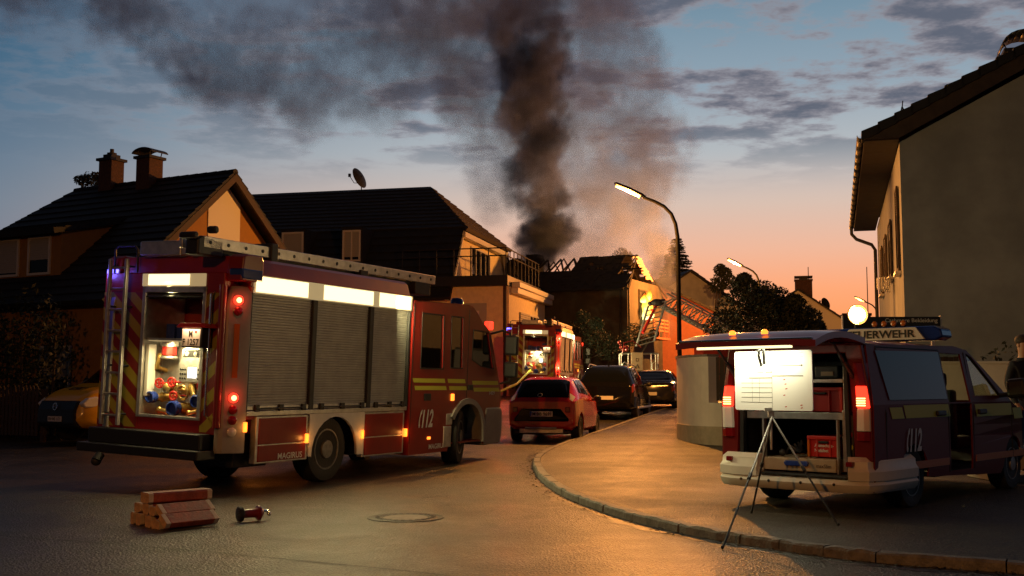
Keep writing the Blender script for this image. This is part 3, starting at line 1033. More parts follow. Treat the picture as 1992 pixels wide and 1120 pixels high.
    for y in (.006, W - .006):
        for h in holes:
            mb = MB()
            mb.outline(h, [], lambda u, v: (u, y, v))
            wn = mb.build('window', M['glass'], cab)
            if y < 1:
                mb = MB()
                k = len(h)
                g = [Vector((u, 0, v)) for u, v in h]
                cc = sum(g, Vector()) / k
                o1 = [cc + (p - cc) * 1.05 for p in g]
                mb.add([(p.x, -.019, p.z) for p in o1] + [(p.x, -.019, p.z) for p in g], [(i, (i + 1) % k, k + (i + 1) % k, k + i) for i in range(k)])
                mb.build('seal', M['black'], wn, solid=.01)
    for (xa, xb, z0) in ((2.15, 3.20, 1.455), (3.30, 3.93, 1.45), (4.2, 5.22, 1.42)):
        for dz, sx_ in ((0, 0), (-.125, .06)):
            mb = MB()
            sk = .03
            mb.add([(xa + sx_, -.018, z0 + dz), (xb + sx_, -.018, z0 + dz - .004), (xb + sx_ - sk, -.018, z0 + dz + .066), (xa + sx_ - sk, -.018, z0 + dz + .07)], [(0, 1, 2, 3)])
            mb.build('reflective_stripe', M['yellow'], cab)
    mb = MB()
    for x in (2.09, 3.985):
        mb.box(x - .006, x + .006, -.02, -.012, .45 if x < 3 else 1.15, 2.76)
    mb.build('door_gap', M['ink'], cab)
    for q_ in ((4.02, 4.2, -.035, -.012, 1.32, 1.42), (2.5, 2.72, -.03, -.012, 1.15, 1.27)):
        mb = MB()
        mb.box(*q_)
        mb.build('door_handle', M['black'], cab, bevel=.012)
    handset_112(cab, (2.33, -.02, .70), (1, 0, .012), (0, 0, 1), .30, M['white'])
    lettering('MAGIRUS', M['white'], cab, (2.72, -.018, .335), (1, 0, 0), (0, 0, 1), .54, .085, bold=.02)
    lettering('MAGIRUS', M['white'], T, (-1.28, .002, .40), (1, 0, 0), (0, 0, 1), .54, .085, bold=.02)
    lettering('1429', M['white'], cab, (4.86, -.018, 1.23), (1, 0, 0), (0, 0, 1), .22, .07, bold=.02)
    mb = MB()
    mb.box(2.66, 2.76, -.03, -.012, .50, .545)
    lp = mb.build('marker_lamp', M['amberlit'], cab, bevel=.008)
    # front arch, step, bumper
    mb = MB()
    arc = []
    for k in range(15):
        a = math.radians(-12 + 160 * k / 14)
        arc.append((math.cos(a), math.sin(a)))
    for i in range(14):
        (c1, s1), (c2, s2) = arc[i], arc[i + 1]
        for y0 in (-.03,):
            mb.add([(4.03 + r * c_, y, .50 + r * .97 * s_) for (c_, s_) in ((c1, s1), (c2, s2)) for r, y in ((.60, -.05), (.70, -.05), (.70, .06), (.60, .06))],
                   [(0, 1, 5, 4), (1, 2, 6, 5), (2, 3, 7, 6), (3, 0, 4, 7)])
    mb.build('mudguard', M['greywhite'], cab, smooth=40)
    mb = MB()
    mb.box(3.2, 3.46, -.03, .2, .34, .70)
    mb.box(3.28, 3.5, -.02, .2, .72, .92)
    mb.build('step', M['alu'], cab, bevel=.012)
    mb = MB()
    mb.box(3.42, 3.50, -.045, -.0, 1.14, 1.26)
    lp = mb.build('marker_lamp', M['amberlit'], cab, bevel=.01)
    mb = MB()
    mb.prism([(4.70, .30), (5.36, .33), (5.42, .5), (5.42, .92), (5.36, 1.0), (4.75, 1.0)], 'y', -.03, W + .03)
    mb.build('front_bumper', M['greywhite'], cab, bevel=.03)
    for sd in (0, 1):
        f = (lambda y: y) if sd == 0 else (lambda y: W - y)
        mb = MB()
        mb.tube([(4.85, f(.02), 2.36), (5.1, f(-.12), 2.44), (5.28, f(-.2), 2.40), (5.30, f(-.22), 1.5), (5.2, f(-.05), 1.44)], .022, 8)
        mr = mb.build('mirror', M['black'], cab, smooth=40)
        for z0, z1 in ((1.98, 2.36), (1.56, 1.86)):
            mb = MB()
            mb.prism([(f(-.36), z0), (f(-.36), z1), (f(-.1), z1), (f(-.1), z0)], 'x', 5.24, 5.38)
            mb.build('mirror_shell', M['black'], mr, bevel=.04)
        mb = MB()
        mb.box(4.78, 4.92, min(f(-.03), f(.1)), max(f(-.03), f(.1)), 2.44, 2.60)
        lp = mb.build('clearance_lamp', M['redlit'] if sd == 0 else M['redlens'], cab, bevel=.02)
        mb = MB()
        mb.lathe([(.11, 0), (.12, .04), (.12, .2), (.09, .25), (.0001, .26)], (4.28, f(.42), 2.74), (0, 0, 1), 16)
        mb.build('blue_beacon', M['bluelens'], cab, smooth=40)
    # seats and gear seen through the windows
    mb = MB()
    for x, y in ((2.5, .5), (2.5, 1.2), (2.5, 1.9), (4.4, .55), (4.4, 1.8)):
        mb.box(x, x + .45, y - .22, y + .22, .95, 1.12)
        mb.box(x - .05, x + .08, y - .22, y + .22, 1.1, 1.75)
        mb.box(x - .04, x + .05, y - .12, y + .12, 1.78, 2.0)
    mb.build('seat', M['seat'], T, bevel=.04)
    mb = MB()
    for x, y in ((2.62, .62), (2.66, 1.1)):
        mb.cyl((x, y, 1.4), (x, y, 2.0), .085, 12)
        mb.tube([(x + .1, y - .1, 1.3), (x + .15, y - .12, 1.6), (x + .1, y - .1, 1.95)], .03, 8)
    mb.torus((4.75, 1.75, 1.6), (.8, 0, .6), .21, .018)
    mb.build('breathing_set', M['greywhite'], T, smooth=40)
    # ---- roof load
    mb = MB()
    mb.box(-2.62, 3.26, .30, .36, 3.16, 3.31)
    mb.box(-2.62, 3.26, .66, .72, 3.16, 3.31)
    for k in range(17):
        x = -2.5 + k * .35
        mb.cyl((x, .30, 3.23), (x, .72, 3.23), .02, 8)
    ld = mb.build('roof_ladder', M['alu'], T, bevel=.008)
    mb = MB()
    for k in range(17):
        x = -2.5 + k * .35
        mb.cyl((x, .293, 3.235), (x, .30, 3.235), .026, 8)
    mb.build('rung_end', M['black'], ld, kind='stuff')
    mb = MB()
    mb.box(-2.3, 3.2, .40, .62, 3.10, 3.17)
    mb.box(.9, 1.1, .26, .7, 3.08, 3.2)
    mb.box(2.6, 3.1, .3, .7, 2.95, 3.16)
    mb.box(-1.3, -1.16, .26, .74, 3.1, 3.36)
    mb.build('ladder_rack', M['dark'], T, bevel=.01)
    mb = MB()
    mb.prism([(-2.72, 3.06), (-2.72, 3.26), (-2.66, 3.31), (-2.25, 3.28), (-2.25, 3.06)], 'y', .30, .52)
    mb.cyl((-2.76, .30, 3.3), (-2.76, .56, 3.3), .05, 10)
    mb.cyl((-2.5, .2, 3.4), (-2.5, .34, 3.4), .05, 10)
    mb.build('ladder_winch', M['black'], T, bevel=.02)
    mb = MB()
    mb.box(-2.3, -1.2, .98, 1.72, 3.1, 3.30)
    mb.build('roof_box', M['alu'], T, bevel=.02)
    mb = MB()
    mb.box(-1.6, 1.9, 1.2, 2.1, 3.1, 3.24)
    mb.build('roof_box', M['darkred'], T, bevel=.03)
    mb = MB()
    mb.tube([(-2.24, 2.22, 2.86), (-2.25, 2.22, 3.2), (-2.25, 2.15, 3.24), (-2.25, 1.85, 3.24), (-2.25, 1.8, 3.18), (-2.24, 1.8, 2.86)], .016, 8)
    mb.build('roof_handrail', M['black'], T, smooth=40)
    # ---- rear: chevrons, opening trim, rear ladder, handrails
    for y0, y1, sl in ((1.62, W - .02, 1), (.21, .51, -1)):
        mb, my = MB(), MB()
        st_ = .17
        q = -6
        while q < 24:
            za = .60 + q * st_
            dz = (y1 - y0) * .85 * sl
            pts = [(y0, za), (y1, za + dz), (y1, za + dz + st_), (y0, za + st_)]
            cl = []
            for (lo, hi, sgn) in ((.78, 2.6, 0),):
                poly = pts
                for lim, keep in ((lo, 1), (hi, -1)):
                    new = []
                    for i in range(len(poly)):
                        a_, b_ = poly[i], poly[(i + 1) % len(poly)]
                        ia, ib = (a_[1] - lim) * keep >= 0, (b_[1] - lim) * keep >= 0
                        if ia:
                            new.append(a_)
                        if ia != ib:
                            tt = (lim - a_[1]) / (b_[1] - a_[1])
                            new.append((a_[0] + (b_[0] - a_[0]) * tt, lim))
                    poly = new
                    if len(poly) < 3:
                        break
                cl = poly
            if len(cl) >= 3:
                (mb if q % 2 else my).add([(-2.284, u, v) for u, v in cl], [tuple(range(len(cl)))])
            q += 1
        p_ = mb.build('chevron_panel', M['chevron_r'], T)
        my.build('yellow_chevron', M['chevron_y'], p_)
    mb = MB()
    for y0, y1, z0, z1 in ((1.56, 1.62, .93, 2.68), (.50, .56, .93, 2.68), (.50, 1.62, .925, .965), (.50, 1.62, 2.60, 2.68)):
        mb.box(-2.30, -2.26, y0, y1, z0, z1)
    mb.build('pump_bay_frame', M['alu'], T, bevel=.006)
    mb = MB()
    mb.cyl((-2.2, .56, 2.57), (-2.2, 1.58, 2.57), .05, 12)
    mb.tube([(-2.285, .58, 2.545), (-2.285, 1.56, 2.545)], .014, 8)
    mb.build('raised_shutter', M['dark'], T, smooth=40)
    mb = MB()
    for y in (2.12, 1.82):
        mb.box(-2.44, -2.39, y - .022, y + .022, .80, 3.05)
    rl = mb.build('rear_ladder', M['yellow'] if False else M['alu'], T, bevel=.008)
    for k in range(8):
        mb = MB()
        mb.cyl((-2.415, 1.83, .93 + k * .285), (-2.415, 2.11, .93 + k * .285), .016, 8)
        mb.build('rung', M['alu'], rl, smooth=40)
    mb = MB()
    for z in (.95, 1.6, 2.4, 2.95):
        for y in (2.12, 1.82):
            mb.cyl((-2.39, y, z), (-2.28, y, z), .014, 8)
    mb.build('ladder_bracket', M['black'], rl)
    mb = MB()
    mb.tube([(-2.28, .36, 2.62), (-2.36, .36, 2.58), (-2.36, .36, 1.0), (-2.28, .36, .96)], .016, 8)
    mb.build('grab_rail', M['chrome'], T, smooth=40)
    mb = MB()
    mb.cyl((-2.34, .18, .85), (-2.34, .18, 2.7), .05, 10)
    mb.build('suction_pole', M['darkred'], T, smooth=40)
    # number plate lamp box
    mb = MB()
    mb.box(-2.5, -2.28, .36, .70, 1.87, 2.13)
    pb = mb.build('plate_box', M['black'], T, bevel=.02)
    mb = MB()
    mb.prism([(.28, 2.13), (.36, 2.19), (.70, 2.19), (.78, 2.13)], 'x', -2.54, -2.26)
    hd = mb.build('plate_hood', M['redlit'] if False else M['crate'], pb, bevel=.015)
    lamp('AREA', hd, (-2.56, .53, 2.115), 1.2, (1, .6, .3), size=(.1, .3), aim=(.35, 0, -1))
    mb = MB()
    mb.box(-2.508, -2.502, .38, .68, 1.89, 2.11)
    pl = mb.build('number_plate', M['plate'], pb)
    lettering('M', M['ink'], pl, (-2.51, .565, 2.005), (0, -1, 0), (0, 0, 1), .06, .085, bold=.03)
    lettering('F 1257', M['ink'], pl, (-2.51, .665, 1.90), (0, -1, 0), (0, 0, 1), .27, .085, bold=.02)
    mb = MB()
    mb.cyl((-2.51, .45, 2.075), (-2.513, .45, 2.075), .016, 10)
    mb.build('plate_seal', M['redink'], pl)
    # ---- pump bay
    mb = MB()
    mb.box(-1.9, -1.86, .52, 1.60, .95, 1.98)
    mb.box(-2.26, -1.52, .525, .545, .96, 2.6)
    mb.box(-2.26, -1.52, 1.575, 1.595, .96, 2.6)
    mb.build('bay_lining', M['alu'], T)
    mb = MB()
    mb.box(-2.24, -1.52, .55, 1.57, 1.96, 1.99)
    sf = mb.build('shelf', M['alu'], T, bevel=.004)
    mb = MB()
    for y0, y1, h in ((.62, .82, .3), (.95, 1.06, .18), (1.1, 1.26, .16), (1.3, 1.45, .2)):
        mb.box(-2.0, -1.7, y0, y1, 1.99, 1.99 + h)
    mb.build('stowed_box', M['blue'], T, bevel=.01)
    mb = MB()
    mb.prism([(.64, 1.40), (.60, 1.44), (.60, 1.68), (.66, 1.72), (.68, 1.86), (.74, 1.89), (.98, 1.87), (1.04, 1.84), (1.04, 1.72), (1.08, 1.66), (1.08, 1.44), (1.04, 1.40)], 'x', -2.12, -1.88)
    cp = mb.build('control_panel', M['brass'] if False else M['alu'], T, bevel=.02)
    mb = MB()
    mb.prism([(.70, 1.745), (.72, 1.85), (.97, 1.835), (1.0, 1.745)], 'x', -2.126, -2.118)
    mb.build('gauge_plate', M['dark'], cp)
    for y in (.78, .93):
        disc_lamp(cp, 'gauge', (-2.126, y, 1.79), (-1, 0, 0), .032, M['white'], .01)
    mb = MB()
    mb.box(-2.128, -2.118, .76, .90, 1.47, 1.61)
    lp = mb.build('display', M['screen'], cp)
    mb = MB()
    for y in (.64, .69, .72, .95, .99, 1.03):
        for z in (1.46, 1.52, 1.58):
            mb.cyl((-2.12, y, z), (-2.132, y, z), .014, 8)
    mb.build('button', M['black'], cp, kind='stuff')
    mb = MB()
    mb.cyl((-2.05, 1.32, 1.76), (-2.05, 1.32, 1.88), .10, 16)
    o = mb.build('red_valve_cap', M['crate'], T, bevel=.01)
    mb = MB()
    mb.cyl((-2.05, 1.32, 1.88), (-2.05, 1.32, 1.95), .12, 16)
    mb.torus((-2.05, 1.32, 1.73), (0, 0, 1), .10, .022)
    mb.build('collar', M['alu'], o, smooth=40)
    for (y, z, r, x) in ((1.46, 1.19, .078, -2.24), (1.02, 1.06, .10, -2.28), (.66, 1.17, .085, -2.24)):
        mb = MB()
        mb.cyl((-1.86, y - .12, z), (x + .1, y, z), r * .72, 16)
        mb.torus((x + .22, y - .03, z), (1, -.2, 0), r * .72, .014)
        ot = mb.build('hose_outlet', M['brass'], T, smooth=40)
        mb = MB()
        mb.lathe([(r * .9, 0), (r, .02), (r, .05), (r * .9, .055), (r, .06), (r, .1), (r * .8, .11), (r * .78, .05), (.0001, .04)], (x + .11, y, z), (-1, 0, 0), 20)
        mb.build('blue_cap', M['blue'], ot, smooth=35)
    for (y, z, r, m) in ((1.38, 1.38, .06, 'crate'), (1.16, 1.40, .06, 'crate'), (.64, 1.36, .06, 'crate'), (1.12, 1.22, .055, 'crate')):
        mb = MB()
        mb.torus((-2.14, y, z), (1, .2, .1), r, .013, 18, 6)
        for a in range(3):
            an = a * PI / 3
            mb.cyl((-2.14, y + math.cos(an) * r, z + math.sin(an) * r), (-2.14, y - math.cos(an) * r, z - math.sin(an) * r), .009, 6)
        mb.cyl((-2.14, y, z), (-1.88, y, z), .014, 8)
        mb.build('handwheel', M[m], T, smooth=40)
    mb = MB()
    for pts, r in (([(-1.9, 1.5, 1.55), (-2.1, 1.48, 1.6), (-2.12, 1.42, 1.75), (-2.0, 1.36, 1.8)], .03), ([(-1.9, 1.2, 1.3), (-2.06, 1.16, 1.33), (-2.1, 1.05, 1.3), (-2.0, .95, 1.28)], .05),
                   ([(-1.9, .9, 1.36), (-2.08, .86, 1.34), (-2.1, .8, 1.22), (-1.95, .78, 1.1)], .045), ([(-1.95, 1.45, 1.3), (-2.1, 1.3, 1.34), (-2.1, 1.2, 1.28)], .04),
                   ([(-1.9, 1.4, 1.0), (-2.15, 1.35, 1.02), (-2.15, 1.2, 1.0)], .035), ([(-1.9, .7, 1.02), (-2.1, .72, 1.03), (-2.12, .85, 1.0)], .03)):
        mb.tube(pts, r, 10)
        for p in pts[1:3]:
            mb.torus(p, (1, .2, .3), r, .012, 12, 6)
    mb.torus((-2.12, .98, 1.27), (1, 0, .2), .09, .018, 20, 8)
    mb.build('pump_pipework', M['brass'], T, smooth=40)
    mb = MB()
    mb.box(-2.24, -2.1, 1.50, 1.565, 1.2, 1.9)
    mb.build('tool_holder', M['white'], T, bevel=.01)
    mb = MB()
    mb.box(-2.2, -1.9, .56, 1.56, 1.945, 1.96)
    lp = mb.build('bay_lamp', M['dull'], T)
    lamp('AREA', lp, (-2.12, 1.06, 1.94), 36 if detail else 40, (1, .8, .36), size=(.95, .16), aim=(.25, 0, -1))
    return T


yaw = math.atan2(2062 - CX, FPX / math.cos(PITCH))
dv = Vector((math.sin(yaw), math.cos(yaw), 0))
rt = Vector((math.cos(yaw), -math.sin(yaw), 0))
roll = 0.04
up2 = Vector((0, 0, 1)) * math.cos(roll) + rt * math.sin(roll)
rt2 = rt * math.cos(roll) - Vector((0, 0, 1)) * math.sin(roll)
P0 = ground_at(645, 937)
mw = Matrix(((dv.x, -rt2.x, up2.x, P0.x), (dv.y, -rt2.y, up2.y, P0.y), (dv.z, -rt2.z, up2.z, P0.z), (0, 0, 0, 1)))
engine = fire_engine(mw, 'large red fire engine beside the stacked timbers, lit strip lights along its side', 62.0)

y2 = math.radians(11.5)
dv = Vector((math.sin(y2), math.cos(y2), 0))
rt = Vector((math.cos(y2), -math.sin(y2), 0))
roll2 = .035
up2 = Vector((0, 0, 1)) * math.cos(roll2) + rt * math.sin(roll2)
rt2 = rt * math.cos(roll2) - Vector((0, 0, 1)) * math.sin(roll2)
q = Vector((1.99, 48, 0)) + dv * 2.3
mw = Matrix(((dv.x, -rt2.x, up2.x, q.x), (dv.y, -rt2.y, up2.y, q.y), (dv.z, -rt2.z, up2.z, gz(q.y) + .06), (0, 0, 0, 1)))
engine2 = fire_engine(mw, 'red fire engine further up the street behind the small red car', 120.0, detail=False)
mb = MB()
a = Vector(mw @ Vector((-2.3, 1.25, 1.1)))
mb.tube([a, a + Vector((-.1, -.5, -.1)), a + Vector((-.6, -1.6, -.6)), a + Vector((-1.5, -3.2, -1.0)), a + Vector((-2.4, -5, -1.12)), a + Vector((-4.5, -8.0, -1.2))], .05, 8)
tag(mb.build('fire_hose', M['hose'], smooth=40), 'yellow fire hose hanging from the far engine down to the road', 'hose')

# ------------------------------------------------------------------ command van (open tailgate)
vy = math.radians(43.44)
dv = Vector((math.sin(vy), math.cos(vy), 0))
rt = Vector((math.cos(vy), -math.sin(vy), 0))
VP = Vector((3.69, 11.40, 0.0))
mw = Matrix(((dv.x, -rt.x, 0, VP.x), (dv.y, -rt.y, 0, VP.y), (0, 0, 1, 0.0), (0, 0, 0, 1)))
van = empty('command_van', label='red fire service van with raised tailgate, open rear and roof sign', cat='van', mw=mw)
VW = 1.80


def vside(x, z):
    """inset of the van's side from the widest line"""
    y = 0.0
    if z > 1.2:
        y += (z - 1.2) * 0.17
    if z < .5:
        y += (.5 - z) * .12
    if x > 3.9:
        y += (x - 3.9) ** 2 * .22
    return y


def dense(pts, step=.12):
    out = []
    for a, b in zip(pts, pts[1:] + pts[:1]):
        n = max(1, int(math.hypot(b[0] - a[0], b[1] - a[1]) / step))
        for k in range(n):
            out.append((a[0] + (b[0] - a[0]) * k / n, a[1] + (b[1] - a[1]) * k / n))
    return out


def arch(cx_, cz, r, n=12, a0=180, a1=0):
    return [(cx_ + r * math.cos(math.radians(a0 + (a1 - a0) * k / n)), cz + r * math.sin(math.radians(a0 + (a1 - a0) * k / n))) for k in range(n + 1)]


low = [(.02, .31)] + arch(.98, .40, .37) + [(3.55, .31)] + arch(4.0, .40, .37) + [(4.62, .31), (4.74, .42), (4.75, .8), (4.55, 1.02), (3.95, 1.2), (.02, 1.2)]
low = [p for p in low if not (p[1] < .31)] if False else low
up_ = [(.02, 1.2), (3.95, 1.2), (3.72, 1.33), (3.2, 1.62), (2.78, 1.83), (2.4, 1.87), (.1, 1.83)]
ap_low = [(1.96, .42), (2.62, .42), (2.62, 1.195), (1.96, 1.195)]
ap_up = [(1.96, 1.205), (2.60, 1.205), (2.56, 1.78), (1.96, 1.78)]
wfront = [(2.76, 1.28), (3.60, 1.28), (3.32, 1.48), (2.9, 1.75), (2.74, 1.79)]
for sd in (0, 1):
    f = (lambda y: y) if sd == 0 else (lambda y: VW - y)
    mb = MB()
    fn = lambda u, v: (u, f(vside(u, v)), v)
    mb.outline(dense(low), [dense(ap_low)] if sd == 0 else [], fn)
    mb.outline(dense(up_), [dense(ap_up), dense(wfront)] if sd == 0 else [dense([(1.75, 1.3), (2.6, 1.3), (2.56, 1.76), (1.75, 1.76)]), dense(wfront)], fn)
    mb.build('side_panel', M['vanred'], van, solid=.02)
    if sd == 0:
        mb = MB()
        mb.outline(dense([(.40, 1.25), (1.90, 1.25), (1.90, 1.79), (.27, 1.77)]), [], lambda u, v: (u, vside(u, v) - .022, v))
        mb.build('side_window', M['darkglass'], van)
        # the sliding door, run back along the side, with its seams
        mb = MB()
        for a, b in (((.30, .42), (.30, 1.8)), ((1.92, .42), (1.92, 1.8)), ((.30, 1.81), (1.92, 1.81)), ((2.66, .42), (2.66, 1.8)), ((3.92, .5), (3.92, 1.2))):
            mb.tube([(a[0], vside(*a) - .012, a[1]), (a[0] * .5 + b[0] * .5, vside((a[0] + b[0]) / 2, (a[1] + b[1]) / 2) - .012, (a[1] + b[1]) / 2), (b[0], vside(*b) - .012, b[1])], .007, 6)
        mb.build('door_seam', M['ink'], van)
        for x0, x1, z0, z1 in ((.38, .68, 1.05, 1.17), (.72, 1.91, 1.05, 1.19), (2.70, 3.90, 1.03, 1.18), (3.95, 4.45, .98, 1.12)):
            mb = MB()
            nn = 6
            mb.add([(x0 + (x1 - x0) * k / nn + (0.06 if z == z0 else 0), vside(x0 + (x1 - x0) * k / nn, z) - .016, z) for k in range(nn + 1) for z in (z0, z1)],
                   [(2 * k, 2 * k + 2, 2 * k + 3, 2 * k + 1) for k in range(nn)])
            mb.build('reflective_stripe', M['yellow'], van)
        for x0, x1 in ((.55, 1.9), (2.7, 4.4)):
            mb = MB()
            mb.box(x0, x1, -.016, -.006, .50, .58)
            mb.build('orange_stripe', M['amber'], van)
        for x in (1.55, 2.78):
            mb = MB()
            mb.box(x, x + .24, -.05, -.012, 1.06, 1.12)
            mb.build('door_handle', M['black'], van, bevel=.015)
        handset_112(van, (.74, -.018, .69), (1, 0, 0), (0, 0, 1), .25, M['white'])
    mb = MB()
    mb.outline(dense(wfront), [], lambda u, v: (u, f(vside(u, v) + .012), v))
    mb.build('front_window', M['clearglass'], van)
    mb = MB()
    mb.tube([(2.74, f(.12), 1.79), (2.76, f(.03), 1.28)], .03, 8)
    mb.tube([(2.74, f(.12), 1.80), (2.9, f(.11), 1.76), (3.32, f(.06), 1.49), (3.62, f(.02), 1.28)], .02, 8)
    mb.build('window_frame', M['black'], van, smooth=40)
    mb = MB()
    mb.tube([(3.55, f(-.0), 1.28), (3.62, f(-.14), 1.3)], .03, 8)
    mr = mb.build('mirror', M['black'], van)
    mb = MB()
    mb.prism([(f(-.08), 1.24), (f(-.08), 1.48), (f(-.30), 1.5), (f(-.32), 1.26)], 'x', 3.56, 3.70)
    mb.build('mirror_shell', M['black'], mr, bevel=.04)
mb = MB()
mb.outline(dense([(1.75, 1.3), (2.6, 1.3), (2.56, 1.76), (1.75, 1.76)]), [], lambda u, v: (u, VW - vside(u, v) - .012, v))
mb.build('side_window', M['clearglass'], van)
# roof, windscreen, bonnet, nose
mb = MB()
prof = [(0.04, 1.845), (.5, 1.885), (1.3, 1.905), (2.2, 1.90), (2.6, 1.875), (2.78, 1.83)]
nn = 8
for (xa, za), (xb, zb) in zip(prof, prof[1:]):
    for k in range(nn):
        def P(x, z, k_):
            w = k_ / nn
            e = 1 - (2 * w - 1) ** 4
            return (x, .11 + (VW - .22) * w, 1.83 + (z - 1.83) * e if z > 1.83 else z)
        mb.quad(P(xa, za, k), P(xb, zb, k), P(xb, zb, k + 1), P(xa, za, k + 1))
mb.build('roof', M['darkred'], van, smooth=50, solid=.015)
mb = MB()
mb.quad((2.80, .13, 1.82), (3.9, .03, 1.2), (3.9, VW - .03, 1.2), (2.80, VW - .13, 1.82))
mb.build('windscreen', M['clearglass'], van)
mb = MB()
hp = [(3.88, 1.2), (4.2, 1.13), (4.5, 1.02), (4.68, .88), (4.76, .7), (4.77, .36)]
for (xa, za), (xb, zb) in zip(hp, hp[1:]):
    mb.quad((xa, vside(xa, .8), za), (xb, vside(xb, .8), zb), (xb, VW - vside(xb, .8), zb), (xa, VW - vside(xa, .8), za))
mb.build('bonnet', M['vanred'], van, smooth=50, solid=.02)
mb = MB()
mb.sweep([(0, .3), (.05, .34), (.05, .56), (0, .6), (-.05, .6), (-.05, .3)], [(4.3, .03), (4.6, .10), (4.75, .3), (4.79, .9), (4.75, 1.5), (4.6, 1.7), (4.3, 1.77)][::1])
mb.build('front_bumper', M['greywhite'], van, smooth=40)
wheel(van, .98, .03, .41, .33, .22, -1, spokes=0)
wheel(van, .98, VW - .03, .41, .33, .22, 1)
wheel(van, 4.0, .03, .41, .33, .22, -1)
wheel(van, 4.0, VW - .03, .41, .33, .22, 1)
# rear frame
for sd in (0, 1):
    f = (lambda y: y) if sd == 0 else (lambda y: VW - y)
    mb = MB()
    o = [(f(vside(0, z) + .002), z) for z in (.62, .9, 1.2, 1.5, 1.83)] + [(f(.30), 1.83), (f(.25), 1.6), (f(.22), 1.2), (f(.2), .62)]
    mb.prism(o, 'x', .0, .07)
    mb.build('rear_pillar', M['vanred'], van, bevel=.012)
    mb = MB()
    mb.prism([(f(.235), .46), (f(.26), 1.62), (f(.32), 1.74), (f(.36), 1.74), (f(.30), 1.6), (f(.28), .46)], 'x', -.012, .05)
    mb.build('door_seal', M['black'], van)
    # tail lamp cluster, four lenses one above the other
    th = empty('tail_lamp', (0, 0, 0))
    th.parent = van
    for z0, z1, m, lw in ((1.40, 1.64, 'redlens', 0), (1.17, 1.395, 'redlit', 1), (.93, 1.165, 'clear', 0), (.83, .925, 'redlens', 0)):
        mb = MB()
        a0, a1 = vside(0, z0), vside(0, z1)
        i0, i1 = .155 - (z0 - .9) * .03, .155 - (z1 - .9) * .03
        mb.add([(.09, f(a0 - .012), z0), (-.015, f(a0 + .02), z0), (-.04, f(a0 + .07), z0), (-.03, f(i0 + a0 * .6), z0), (.02, f(i0 + a0 * .6 + .02), z0),
                (.09, f(a1 - .012), z1), (-.015, f(a1 + .02), z1), (-.04, f(a1 + .07), z1), (-.03, f(i1 + a1 * .6), z1), (.02, f(i1 + a1 * .6 + .02), z1)],
               [(0, 1, 6, 5), (1, 2, 7, 6), (2, 3, 8, 7), (3, 4, 9, 8), (4, 3, 2, 1, 0), (5, 6, 7, 8, 9), (0, 5, 9, 4)])
        ln = mb.build('lens', M[m], th, bevel=.008)
        if lw:
            mb = MB()
            for k in range(4):
                mb.box(-.046, -.030, min(f(a0 + .05), f(i0)), max(f(a0 + .05), f(i0)), z0 + .02 + k * .024, z0 + .033 + k * .024)
            mb.build('bulb_row', M['redcore'], th) if False else mb.build('lens', M['redcore'], th, bevel=.004)
            lamp('POINT', th, (-.16, f(.1), (z0 + z1) / 2), .5, (1, .06, .02), soft=.04)
mb = MB()
mb.box(.0, .07, .25, VW - .25, 1.74, 1.835)
mb.build('rear_header', M['vanred'], van, bevel=.012)
mb = MB()
path_ = [(.95, -.012), (.60, -.012), (.15, -.01), (-.04, .05), (-.12, .22), (-.145, .55), (-.15, .9), (-.145, 1.25), (-.12, 1.58), (-.04, 1.75), (.15, VW + .01), (.60, VW + .012)]
path_ = path_[::-1]
prof = [(0.0, .30), (.03, .33), (.05, .42), (.05, .52), (.02, .56), (.015, .62), (-.04, .665), (-.10, .665), (-.10, .30)]
path_ = path_[::-1]
mb.sweep([(0.0, .30), (.03, .33), (.05, .385), (.02, .425), (-.10, .43), (-.10, .30)], path_[::-1])
for pp in (path_[::-1][:5], path_[::-1][-5:]):
    mb.sweep([(.045, .428), (.05, .52), (.02, .56), (.015, .62), (-.04, .665), (-.10, .665), (-.10, .428)], pp)
bp = mb.build('rear_bumper', M['bumper'], van, smooth=35)
mb = MB()
mb.box(-.10, .06, .24, VW - .24, .432, .475)
mb.build('loading_sill', M['black'], van, bevel=.02)
for y in (.12, VW - .12):
    mb = MB()
    mb.box(-.165, -.09, *((.15, .225) if y < 1 else (VW - .225, VW - .15)), .57, .622)
    mb.build('reflector', M['redlens'], bp, bevel=.01)
for y in (.35, .72, 1.1, 1.45):
    mb = MB()
    mb.lathe([(.016, 0), (.014, .006), (.0001, .008)], (-.192 - (.003 if .5 < y < 1.3 else -.012), y, .385), (-1, 0, 0), 12)
    mb.build('parking_sensor', M['black'], bp)
# tailgate raised level with the roof
mb = MB()
nx, ny = 8, 8
top, bot = [], []
for i in range(nx + 1):
    x = .06 - 1.06 * i / nx
    for j in range(ny + 1):
        y = .08 + (VW - .16) * j / ny
        e = 1 - (2 * j / ny - 1) ** 4
        z = 1.865 + .055 * math.sin(PI * min(1, i / nx * 1.05)) + .02 * e - (.05 * (i / nx) ** 6)
        top.append((x, y, z + .03))
        bot.append((x, y, z - .035 + .02 * (1 if 0 < i < nx and 0 < j < ny else 0)))
n0 = len(top)
fs = []
for i in range(nx):
    for j in range(ny):
        a = i * (ny + 1) + j
        fs.append((a, a + 1, a + ny + 2, a + ny + 1))
        fs.append((n0 + a, n0 + a + ny + 1, n0 + a + ny + 2, n0 + a + 1))
for i in range(nx):
    for j in (0, ny):
        a = i * (ny + 1) + j
        fs.append((a, a + ny + 1, n0 + a + ny + 1, n0 + a))
for j in range(ny):
    for i in (0, nx):
        a = i * (ny + 1) + j
        fs.append((a, a + 1, n0 + a + 1, n0 + a))
mb.add(top + bot, fs)
hatch = mb.build('tailgate', M['darkred'], van, smooth=40)
mb = MB()
mb.box(-.62, -.12, .28, VW - .28, 1.935, 1.947)
